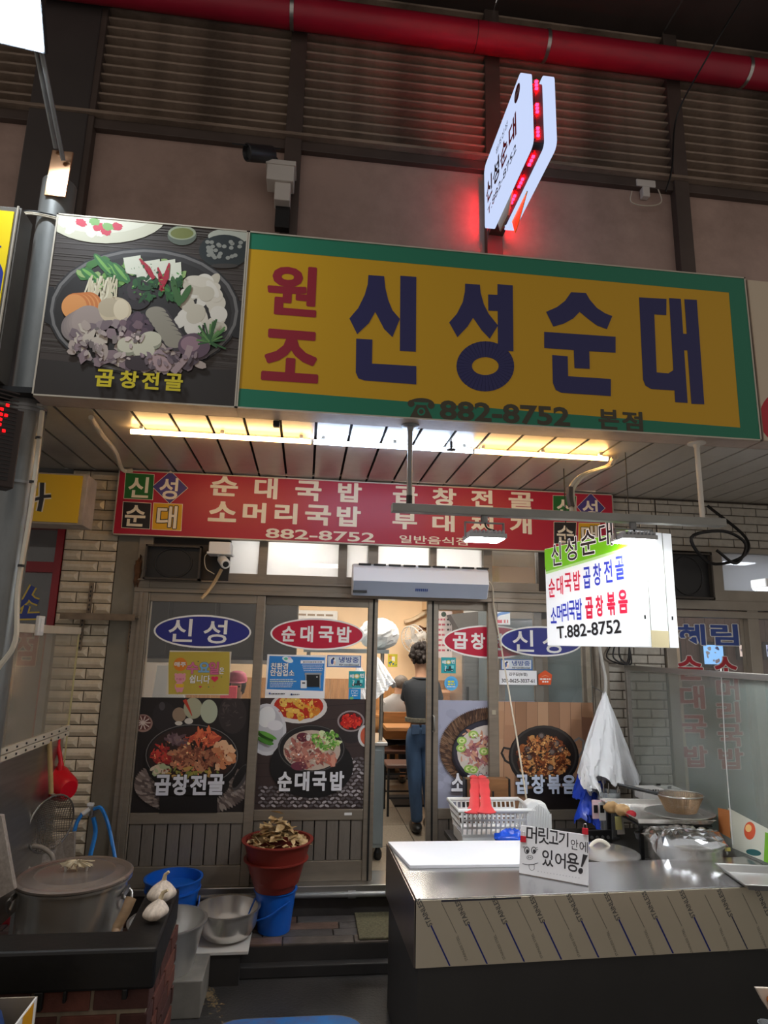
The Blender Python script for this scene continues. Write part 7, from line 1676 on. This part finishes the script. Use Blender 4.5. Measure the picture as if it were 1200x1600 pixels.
# ---- seated grey-haired person
YS = 7.3
gx = lambda px, py, dy=0.0: AY(px, py, YS+dy)
sp9 = gx(622, 1165); seatz = gx(622, 1158).z
se = thing('person', 'seated grey-haired person in a light grey shirt seen from behind', 'person', (sp9.x, YS, ZT))
zk = seatz+0.05
J = [(V((sp9.x, YS, seatz+0.1)), 0.09, 0.06), (gx(622, 1135), 0.08, 0.06), (gx(622, 1108), 0.09, 0.06), (gx(623, 1094), 0.055, 0.05), (gx(625, 1082), 0.05, 0.055), (gx(626, 1070, 0.02), 0.072, 0.085), (gx(626, 1060, 0.02), 0.06, 0.075),
     (V((sp9.x-0.1, YS+0.2, zk)), 0.06, 0.06), (V((sp9.x-0.12, YS+0.42, zk)), 0.06, 0.06), (V((sp9.x-0.12, YS+0.40, ZT+0.08)), 0.036, 0.04), (V((sp9.x-0.12, YS+0.52, ZT+0.035)), 0.034, 0.025),
     (V((sp9.x+0.1, YS+0.2, zk)), 0.06, 0.06), (V((sp9.x+0.12, YS+0.42, zk)), 0.06, 0.06), (V((sp9.x+0.12, YS+0.40, ZT+0.08)), 0.036, 0.04), (V((sp9.x+0.12, YS+0.52, ZT+0.035)), 0.034, 0.025),
     (gx(606, 1100), 0.048, 0.048), (gx(602, 1122, 0.08), 0.045, 0.045), (gx(612, 1128, 0.3), 0.033, 0.033), (gx(615, 1127, 0.38), 0.036, 0.02),
     (gx(640, 1100), 0.048, 0.048), (gx(645, 1122, 0.08), 0.045, 0.045), (gx(636, 1128, 0.3), 0.033, 0.033), (gx(633, 1127, 0.38), 0.036, 0.02)]
Bn = [(0, 1), (1, 2), (2, 3), (3, 4), (4, 5), (5, 6), (0, 7), (7, 8), (8, 9), (9, 10), (0, 11), (11, 12), (12, 13), (13, 14), (3, 15), (15, 16), (16, 17), (17, 18), (3, 19), (19, 20), (20, 21), (21, 22)]
sb = skin('body', J, Bn, M_skin, se)
for k in (18, 22):
    hj, _ = hand_fingers(J[k][0]+V((0, 0.03, 0)), V((0, 1, 0)), V((0, 0, 1)), V((1 if k == 18 else -1, 0, 0)))
    for q in range(4): skin('finger', hj[q*4:q*4+4], [(0, 1), (1, 2), (2, 3)], M_skin, sb, 1)
    skin('thumb', hj[16:], [(0, 1), (1, 2)], M_skin, sb, 1)
hc = J[5][0]
for s in (-1, 1): MB().ball((hc.x+s*0.078, hc.y+0.01, hc.z-0.01), 0.012, 0.02, 0.03, 10, 8).build('ear', M_skin, sb, smooth=60)
MB().ball((hc.x, hc.y+0.09, hc.z-0.01), 0.014, 0.02, 0.022, 10, 8).build('nose', M_skin, sb, smooth=60)
MB().ball((hc.x, hc.y-0.008, hc.z+0.025), 0.084, 0.095, 0.082, 20, 12, 0.03).build('hair', M_hairg, se, smooth=70)
shirt('shirt', mat('grey_shirt', (176, 172, 170), 0.8, var=0.06, vscale=8, bump=0.2, bscale=14), se, V((sp9.x, YS, seatz+0.03)), gx(622, 1140), gx(622, 1112), gx(623, 1092), gx(624, 1084), [(gx(606, 1098), gx(602, 1118, 0.06)), (gx(640, 1098), gx(645, 1118, 0.06))], 0.175)
skin('trousers', [(V((sp9.x, YS+0.02, seatz+0.07)), 0.155, 0.12)]+[(V((sp9.x+s*0.1, YS+0.2, zk)), 0.085, 0.085) if k == 0 else ((V((sp9.x+s*0.12, YS+0.43, zk)), 0.07, 0.07) if k == 1 else (V((sp9.x+s*0.12, YS+0.40, ZT+0.1)), 0.05, 0.05)) for s in (-1, 1) for k in range(3)],
     [(0, 1), (1, 2), (2, 3), (0, 4), (4, 5), (5, 6)], mat('navy_trousers', (40, 46, 62), 0.8), se)
for s in (-1, 1): MB().ball((sp9.x+s*0.12, YS+0.46, ZT+0.04), 0.045, 0.13, 0.04, 14, 8).build('shoe', M_black, se, smooth=60)
# ---- person with a pink cap behind the leftmost panel
YK = 6.3
cpx = AY(370, 1070, YK)
pk9 = thing('person', 'person in a pink cap glimpsed through the leftmost panel', 'person', (cpx.x, YK, ZT))
zq = 0.78
J = [(V((cpx.x, YK, zq+0.08)), 0.08, 0.06), (V((cpx.x, YK, zq+0.28)), 0.07, 0.05), (V((cpx.x, YK, 1.20)), 0.08, 0.05), (V((cpx.x, YK, 1.28)), 0.05, 0.045), (V((cpx.x, YK, cpx.z-0.13)), 0.045, 0.045), (V((cpx.x, YK-0.01, cpx.z-0.02)), 0.072, 0.085), (V((cpx.x, YK-0.01, cpx.z+0.06)), 0.06, 0.07),
     (V((cpx.x-0.1, YK-0.22, zq+0.05)), 0.055, 0.055), (V((cpx.x-0.1, YK-0.42, zq+0.04)), 0.055, 0.055), (V((cpx.x-0.1, YK-0.40, ZT+0.07)), 0.036, 0.04), (V((cpx.x-0.1, YK-0.52, ZT+0.035)), 0.034, 0.025),
     (V((cpx.x+0.1, YK-0.22, zq+0.05)), 0.055, 0.055), (V((cpx.x+0.1, YK-0.42, zq+0.04)), 0.055, 0.055), (V((cpx.x+0.1, YK-0.40, ZT+0.07)), 0.036, 0.04), (V((cpx.x+0.1, YK-0.52, ZT+0.035)), 0.034, 0.025),
     (V((cpx.x-0.17, YK, 1.24)), 0.055, 0.055), (V((cpx.x-0.22, YK-0.05, 1.0)), 0.04, 0.04), (V((cpx.x-0.12, YK-0.28, 1.0)), 0.03, 0.03), (V((cpx.x+0.17, YK, 1.24)), 0.055, 0.055), (V((cpx.x+0.22, YK-0.05, 1.0)), 0.04, 0.04), (V((cpx.x+0.12, YK-0.28, 1.0)), 0.03, 0.03)]
Bn = [(0, 1), (1, 2), (2, 3), (3, 4), (4, 5), (5, 6), (0, 7), (7, 8), (8, 9), (9, 10), (0, 11), (11, 12), (12, 13), (13, 14), (3, 15), (15, 16), (16, 17), (3, 18), (18, 19), (19, 20)]
kb = skin('body', J, Bn, M_skin, pk9)
for s in (-1, 1): MB().ball((cpx.x+s*0.03, YK-0.09, cpx.z-0.01), 0.012, 0.008, 0.008, 8, 6).build('eye', M_black, kb, smooth=60)
MB().ball((cpx.x, YK-0.1, cpx.z-0.035), 0.013, 0.018, 0.02, 8, 6).build('nose', M_skin, kb, smooth=60); MB().ball((cpx.x, YK-0.088, cpx.z-0.068), 0.022, 0.008, 0.006, 8, 6).build('mouth', MATS['lips'], kb, smooth=60)
MB().ball((cpx.x, YK+0.015, cpx.z-0.01), 0.085, 0.085, 0.1, 16, 10, 0.06).build('hair', M_hairb, pk9, smooth=70)
cap = MB().lathe([(0.092, 0.0), (0.094, 0.03), (0.075, 0.075), (0.04, 0.095), (0, 0.1)], 24, (cpx.x, YK-0.005, cpx.z+0.03)).build('cap', mat('pink_cap', (226, 116, 146), 0.7, var=0.15, vscale=30), pk9, smooth=60)
MB().prism([V((cpx.x+0.085*math.cos(t), YK-0.06+0.11*math.sin(t), cpx.z+0.032)) for t in [R(180+k*22.5) for k in range(9)]], (0, -0.01, -0.008)).build('brim', MATS['pink_cap'], cap)
shirt('top', mat('navy_top', (40, 38, 52), 0.8), pk9, V((cpx.x, YK, zq+0.02)), V((cpx.x, YK, 1.0)), V((cpx.x, YK, 1.17)), V((cpx.x, YK, 1.29)), V((cpx.x, YK, 1.34)), [(V((cpx.x-0.15, YK, 1.23)), V((cpx.x-0.21, YK-0.04, 1.08))), (V((cpx.x+0.15, YK, 1.23)), V((cpx.x+0.21, YK-0.04, 1.08)))], 0.155)
skin('trousers', [(V((cpx.x, YK-0.02, zq+0.06)), 0.135, 0.11)]+[(V((cpx.x+s*0.1, YK-0.22, zq+0.05)), 0.08, 0.08) if k == 0 else ((V((cpx.x+s*0.1, YK-0.43, zq+0.04)), 0.065, 0.065) if k == 1 else (V((cpx.x+s*0.1, YK-0.40, ZT+0.09)), 0.05, 0.05)) for s in (-1, 1) for k in range(3)],
     [(0, 1), (1, 2), (2, 3), (0, 4), (4, 5), (5, 6)], MATS['navy_trousers'], pk9)
# ---- chairs and tables
M_ofr = mat('black_chair_frame', (24, 24, 25), 0.5)
M_oak = mat('oak_board', (176, 124, 76), 0.45, var=0.2, vscale=6, stretch=(1, 8, 8))
M_seat = mat('brown_vinyl', (92, 64, 54), 0.45)
def chair(x, y, ry, label):
    c = thing('dining_chair', label, 'chair', (x, y, ZT), 'black framed dining chairs inside')
    s = 0.2; zs = 0.44
    for sx in (-1, 1):
        MB().box(x+sx*s-0.011, x+sx*s+0.011, y-s-0.011, y-s+0.011, ZT, ZT+(0.84 if ry < 0 else zs-0.02)).build('leg', M_ofr, c)
        MB().box(x+sx*s-0.011, x+sx*s+0.011, y+s-0.011, y+s+0.011, ZT, ZT+(0.84 if ry > 0 else zs-0.02)).build('leg', M_ofr, c)
    MB().box(x-s-0.02, x+s+0.02, y-s-0.01, y+s+0.01, ZT+zs-0.03, ZT+zs).build('seat', M_seat, c, bevel=0.008)
    yb = y+ry*s
    MB().box(x-s, x+s, yb-0.01, yb+0.01, ZT+0.56, ZT+0.84).build('backrest', M_oak, c, bevel=0.004)
    MB().box(x-s, x+s, y-s-0.006, y-s+0.006, ZT+0.2, ZT+0.22).build('stretcher', M_ofr, c)
    return c
chair(sp9.x, YS+0.02, -1, 'oak-backed dining chair under the seated grey-haired person')
def stool(x, y, label):
    c = thing('dining_stool', label, 'stool', (x, y, ZT))
    for sx in (-1, 1):
        for sy in (-1, 1): MB().box(x+sx*0.15-0.01, x+sx*0.15+0.01, y+sy*0.14-0.01, y+sy*0.14+0.01, ZT, ZT+0.42).build('leg', M_ofr, c)
    MB().box(x-0.17, x+0.17, y-0.16, y+0.16, ZT+0.42, ZT+0.45).build('seat', M_seat, c, bevel=0.008)
    for sy in (-1, 1): MB().box(x-0.15, x+0.15, y+sy*0.14-0.006, y+sy*0.14+0.006, ZT+0.15, ZT+0.165).build('stretcher', M_ofr, c)
stool(AY(629, 1160, 6.42).x, 6.42, 'low stool with a brown seat beside the standing person')
chair(cpx.x, YK-0.03, 1, 'dining chair under the person in the pink cap')
def table(x, y, w, d, label):
    t = thing('dining_table', label, 'table', (x, y, ZT), 'oak dining tables inside')
    MB().box(x-w/2, x+w/2, y-d/2, y+d/2, ZT+0.70, ZT+0.735).build('table_top', M_oak, t, bevel=0.004)
    MB().box(x-0.03, x+0.03, y-0.03, y+0.03, ZT+0.02, ZT+0.70).build('column', M_ofr, t); MB().box(x-0.22, x+0.22, y-0.22, y+0.22, ZT, ZT+0.02).build('foot', M_ofr, t)
table(sp9.x+0.05, YS+0.82, 1.0, 0.6, 'oak table in front of the seated grey-haired person')
t0 = AY(632, 1130, 6.84); table(t0.x+0.1, 6.84, 0.62, 0.36, 'small oak table behind the standing person')
# ---- steel cabinet with a bag rack left inside the doorway
q0 = AY(601, 1165, 5.05); cbx = thing('steel_cabinet', 'grey-blue steel cabinet just inside the doorway on the left', 'cabinet', (q0.x-0.3, 5.25, ZT))
M_cab = mat('greyblue_steel', (142, 152, 154), 0.4, 0.4, var=0.06)
MB().box(q0.x-0.75, q0.x, 5.05, 5.55, ZT+0.09, q0.z).build('body', M_cab, cbx, bevel=0.004)
MB().box(q0.x-0.77, q0.x+0.02, 5.03, 5.57, q0.z, q0.z+0.025).build('top', M_steel, cbx, bevel=0.003)
for i in range(2): dr = MB().box(q0.x-0.74+i*0.37, q0.x-0.385+i*0.37, 5.038, 5.05, ZT+0.12, q0.z-0.03).build('door', M_cab, cbx, bevel=0.003); MB().cbox((q0.x-0.42+i*0.06, 5.03, q0.z-0.2), 0.014, 0.014, 0.1).build('handle', M_steel, dr)
for x in (q0.x-0.72, q0.x-0.03):
    for y in (5.09, 5.51): MB().lathe([(0.02, 0), (0.03, 0.02), (0.03, 0.05), (0.012, 0.09)], 12, (x, y, ZT)).build('caster', M_black, cbx)
zr = AY(598, 1021, 5.15).z
for x in (q0.x-0.02, q0.x-0.6): MB().tube([(x, 5.15, q0.z+0.02), (x, 5.15, zr)], 0.015, 10).build('upright', M_steel, cbx, smooth=60)
MB().box(q0.x-0.64, q0.x+0.02, 5.05, 5.4, zr, zr+0.03).build('shelf', M_cab, cbx)
a = AY(604, 997, 5.2)
mb = MB(); mb.ball((a.x-0.06, 5.22, zr+0.03+0.12), 0.16, 0.13, 0.125, 26, 18, 0.06); mb.top('bag_bundle', M_bag, 'bundle of white plastic bags on the rack inside the doorway', 'plastic bag')
bagmesh(AY(588, 1025, 5.04), (AY(572, 1092, 4.98), AY(619, 1070, 4.98)), 0.05, 4, 6).top('hanging_bag', M_bag, 'sheaf of white plastic bags hanging inside the doorway', 'plastic bag')
bagmesh(AY(560, 1035, 5.04), (AY(548, 1090, 4.99), AY(585, 1098, 4.99)), 0.04, 9, 6).top('hanging_bag', M_bag, 'second sheaf of white bags seen through the left sliding door', 'plastic bag')
# ---- wall fan, rack, conduit, poster, air conditioner on the back wall
c = AY(646, 998, IB-0.35); wf = thing('wall_fan', 'white wall fan tilted down on the back wall', 'fan', (c.x, IB-0.2, c.z-0.1))
nf = V((-0.75, -0.6, -0.25)).normalized(); uf = V((0, 0, 1)); uf = (uf-nf*uf.dot(nf)).normalized(); vf = nf.cross(uf)
for d in (-0.04, 0.04): MB().tube([c+nf*d+uf*(0.17*math.cos(t))+vf*(0.17*math.sin(t)) for t in [2*math.pi*k/28 for k in range(28)]], 0.006, 6, closed=True).build('cage_ring', M_white, wf, smooth=60)
mb = MB()
for k in range(24):
    t = 2*math.pi*k/24; e = uf*math.cos(t)+vf*math.sin(t); mb.tube([c+nf*0.06+e*0.03, c+nf*0.06+e*0.12, c+nf*0.04+e*0.17, c-nf*0.04+e*0.17, c-nf*0.06+e*0.1], 0.0025, 4)
mb.build('cage_wires', M_white, wf, kind='stuff')
for k in range(3):
    t = 2.09*k; e = uf*math.cos(t)+vf*math.sin(t); g = nf.cross(e); MB().prism([c+e*0.03-g*0.02, c+e*0.15-g*0.06, c+e*0.155+g*0.03, c+e*0.03+g*0.02], nf*0.004).build('blade', M_white, wf)
MB().tube([c-nf*0.02, c-nf*0.2], 0.06, 16).build('motor', M_white, wf, smooth=40)
MB().tube(arc([c-nf*0.17, c-nf*0.2+V((0, 0, -0.1)), V((c.x+0.08, IB-0.02, c.z-0.2))]), 0.02, 8).build('wall_arm', M_white, wf, smooth=60)
MB().cbox((c.x+0.08, IB-0.02, c.z-0.2), 0.1, 0.035, 0.16).build('mount', M_white, wf, bevel=0.006)
a, b = AY(655, 978, IB-0.03), AY(672, 1002, IB-0.03); wk = thing('accordion_rack', 'folding wooden peg rack on the back wall', 'rack', (a.x, IB-0.03, b.z))
M_dkw = mat('dark_wood', (120, 72, 40), 0.5)
for i in range(3):
    z0, z1 = b.z+(a.z-b.z)*i/3, b.z+(a.z-b.z)*(i+1)/3
    for s in (0, 1): MB().bar(V((a.x if s else b.x, IB-0.02, z0)), V((b.x if s else a.x, IB-0.02, z1)), 0.02, 0.02, (0, 1, 0)).build('lath', M_dkw, wk)
    MB().tube([(a.x, IB-0.02, z1), (a.x, IB-0.09, z1)], 0.008, 6).build('peg', M_dkw, wk)
cable('interior_conduit', [AY(632, 972, IB-0.04), AY(645, 968, IB-0.05), AY(660, 960, IB-0.06), AY(680, 948, IB-0.08)], 0.03, mat('cream_pipe', (226, 206, 176), 0.6), None, 'cream insulated pipe on the back wall above the peg rack', 'pipe')
wp0 = wallplane(IB-0.002)
o, P = sheet('wall_poster', wp0, wp0.box(606, 1022, 621, 1042), 'small yellow-green poster on the back wall beside the bags', 'poster', (206, 200, 60)); P.text('맛', 608, 1024, 613, 1030, (200, 40, 60), 0.02); P.rect(612, 1026, 617, 1034, (240, 236, 230)); P.scatter(20, 613, 1037, 6, 4, [(60, 130, 70), (30, 90, 160), (240, 220, 60)], (0.8, 1.6)); P.build('print', o)
a, b = AY(462, 953, IB-0.2), AY(527, 977, IB-0.2); au = thing('air_conditioner', 'long white wall air conditioner at the back left', 'air conditioner', ((a.x+b.x)/2, IB-0.1, b.z))
MB().box(a.x, b.x, IB-0.22, IB, b.z, a.z).build('casing', M_white, au, bevel=0.015)
for i in range(4): MB().box(a.x+0.04+i*(b.x-a.x-0.08)/4, a.x+0.02+(i+1)*(b.x-a.x-0.08)/4, IB-0.223, IB-0.2, a.z-0.07, a.z-0.045).build('vent_slot', mat('vent_brown', (150, 130, 110), 0.6), au)
# ---- dark hood cupboard behind the left panels
h0, h1 = AY(462, 1030, 5.25), AY(300, 1036, 5.25)
hd9 = thing('hanging_hood', 'dark grey kitchen hood hanging behind the left panels', 'hood', ((IX0+h0.x)/2, 5.5, h1.z))
M_hood = mat('hood_dark_grey', (38, 36, 34), 0.5, 0.3, var=0.1)
MB().box(IX0+0.01, h0.x, 5.25, 5.85, h1.z, IC-0.045).build('casing', M_hood, hd9, bevel=0.005)
for i in range(3): MB().box(IX0+0.05+i*0.36, IX0+0.38+i*0.36, 5.243, 5.25, h1.z+0.05, IC-0.12).build('panel', M_hood, hd9, bevel=0.004)
MB().box(IX0+0.02, h0.x-0.02, 5.24, 5.25, h1.z+0.0, h1.z+0.03).build('bottom_rail', M_steel, hd9)
MB().prism([AY(236, 1100, 5.0), AY(290, 1100, 5.0), AY(278, 1040, 5.05), AY(246, 1040, 5.05)], (0, 0.02, 0)).top('paper_sheet', M_white, 'white sheet standing inside behind the yellow notice', 'sheet')
wt = AY(300, 1098, 5.1); lt = thing('kitchen_counter', 'steel kitchen counter behind the leftmost panel', 'counter', (-0.9, 5.2, ZT))
MB().box(IX0+0.02, -0.35, 4.95, 5.5, 1.36, 1.40).build('top', M_steel, lt); MB().box(IX0+0.04, -0.37, 4.98, 5.48, ZT, 1.36).build('body', M_cab, lt)
rp9 = AY(365, 1085, 5.2); MB().box(rp9.x-0.1, rp9.x+0.02, 5.2, 5.26, 1.40, rp9.z+0.06).top('red_box', mat('red_pink_box', (216, 70, 90), 0.5), 'red box on the kitchen counter beside the yellow notice', 'box', bevel=0.003)
# ---- right side: menu board, fridges, shelf
wm = wallplane(6.2)
o, P = sheet('menu_board', wm, wm.box(680, 955, 706, 1028), 'white menu board with pink print behind the right sliding door', 'menu', (240, 226, 224), th=0.01)
for i in range(7): P.dashes(684, 695, 968+i*8, 3, (214, 90, 110)); P.dashes(698, 704, 968+i*8, 3, (70, 60, 60))
P.ell(693, 960, 4, 4, (30, 60, 40)); P.build('print', o)
mr = thing('vent_hood', 'dark grey vent hood seen above the red oval', 'hood', AY(722, 1000, 6.0)); a = AY(704, 960, 6.0); b = AY(765, 990, 6.0)
MB().prism([V((a.x, 6.0, a.z)), V((b.x, 6.0, a.z+0.05)), V((b.x, 6.0, b.z)), V((a.x+0.1, 6.0, b.z))], (0, 0.5, 0)).build('hood_body', mat('hood_mid_grey', (110, 106, 102), 0.5, 0.3), mr); MB().tube([V((b.x-0.1, 6.2, a.z)), V((b.x-0.1, 6.2, IC-0.005))], 0.1, 18).build('duct', M_white, mr, smooth=40)
fx0, fx1 = AY(731, 1100, 5.6).x, AY(772, 1100, 5.6).x
rf9 = thing('steel_fridge', 'upright steel refrigerator behind the right sliding door', 'refrigerator', ((fx0+fx1)/2, 5.85, ZT))
MB().box(fx0, fx1, 5.80, 6.3, ZT, 1.82).build('body', M_steel, rf9, bevel=0.006)
for z0, z1 in ((ZT+0.05, 1.02), (1.04, 1.79)): dr = MB().box(fx0+0.01, fx1-0.01, 5.78, 5.80, z0, z1).build('door', M_steel, rf9, bevel=0.004); MB().cbox((fx0+0.04, 5.765, (z0+z1)/2), 0.015, 0.03, 0.2).build('handle', M_black, dr)
wt9 = thing('wood_cabinet', 'brown wooden service cabinet behind the right sliding door', 'cabinet', AY(708, 1110, 6.3)); a = AY(690, 1082, 6.3)
MB().box(a.x, a.x+0.3, 6.3, 6.7, ZT, a.z).build('body', M_oak, wt9, bevel=0.004)
for i in range(2): dr = MB().box(a.x+0.01+i*0.145, a.x+0.15+i*0.145, 6.285, 6.3, ZT+0.05, a.z-0.04).build('door', M_oak, wt9, bevel=0.003); MB().cbox((a.x+0.13+i*0.04, 6.28, a.z-0.2), 0.012, 0.012, 0.05).build('handle', M_black, dr)
mb = MB().box(a.x+0.12, a.x+0.26, 6.36, 6.5, a.z, a.z+0.12); mb.top('red_container', mat('red_container', (196, 30, 50), 0.45), 'red container on the wooden service cabinet', 'container', bevel=0.004)
# glass-fronted cold cabinet behind the rightmost panel
g0, g1 = AY(778, 1000, 5.15).x, IX1-0.03
gc = thing('display_cooler', 'tall blue-grey glass cooler behind the rightmost panel', 'cooler', ((g0+g1)/2, 5.4, ZT))
MB().box(g0, g1, 5.2, 5.75, ZT, 2.18).build('body', mat('cooler_body', (120, 134, 140), 0.4, 0.2), gc)
gm = AY(845, 1000, 5.15).x; ge = AY(908, 1000, 5.15).x
for x in (g0, gm, ge, g1-0.05): MB().box(x, x+0.05, 5.14, 5.2, ZT, 2.18).build('stile', M_alu, gc)
for z in (ZT, 2.10): MB().box(g0, g1, 5.14, 5.2, z, z+0.08).build('rail', M_alu, gc)
for x0, x1 in ((g0+0.05, gm), (gm+0.05, ge), (ge+0.05, g1-0.05)): MB().box(x0, x1, 5.17, 5.18, ZT+0.08, 2.10).build('glass_pane', sheet_mat('bluish_glass', (150, 176, 186), 0.6, 0.1, 0.05), gc)
q = wallplane(5.135); o, P = sheet('cooler_label', q, q.box(770, 956, 797, 976), 'blue and white label at the top of the glass cooler', 'label', (220, 232, 244)); P.poly([(770, 970), (770, 962), (784, 956), (797, 956), (797, 958), (780, 962)], (60, 130, 210)); P.dashes(776, 794, 971, 5, (200, 50, 70)); P.build('print', o)
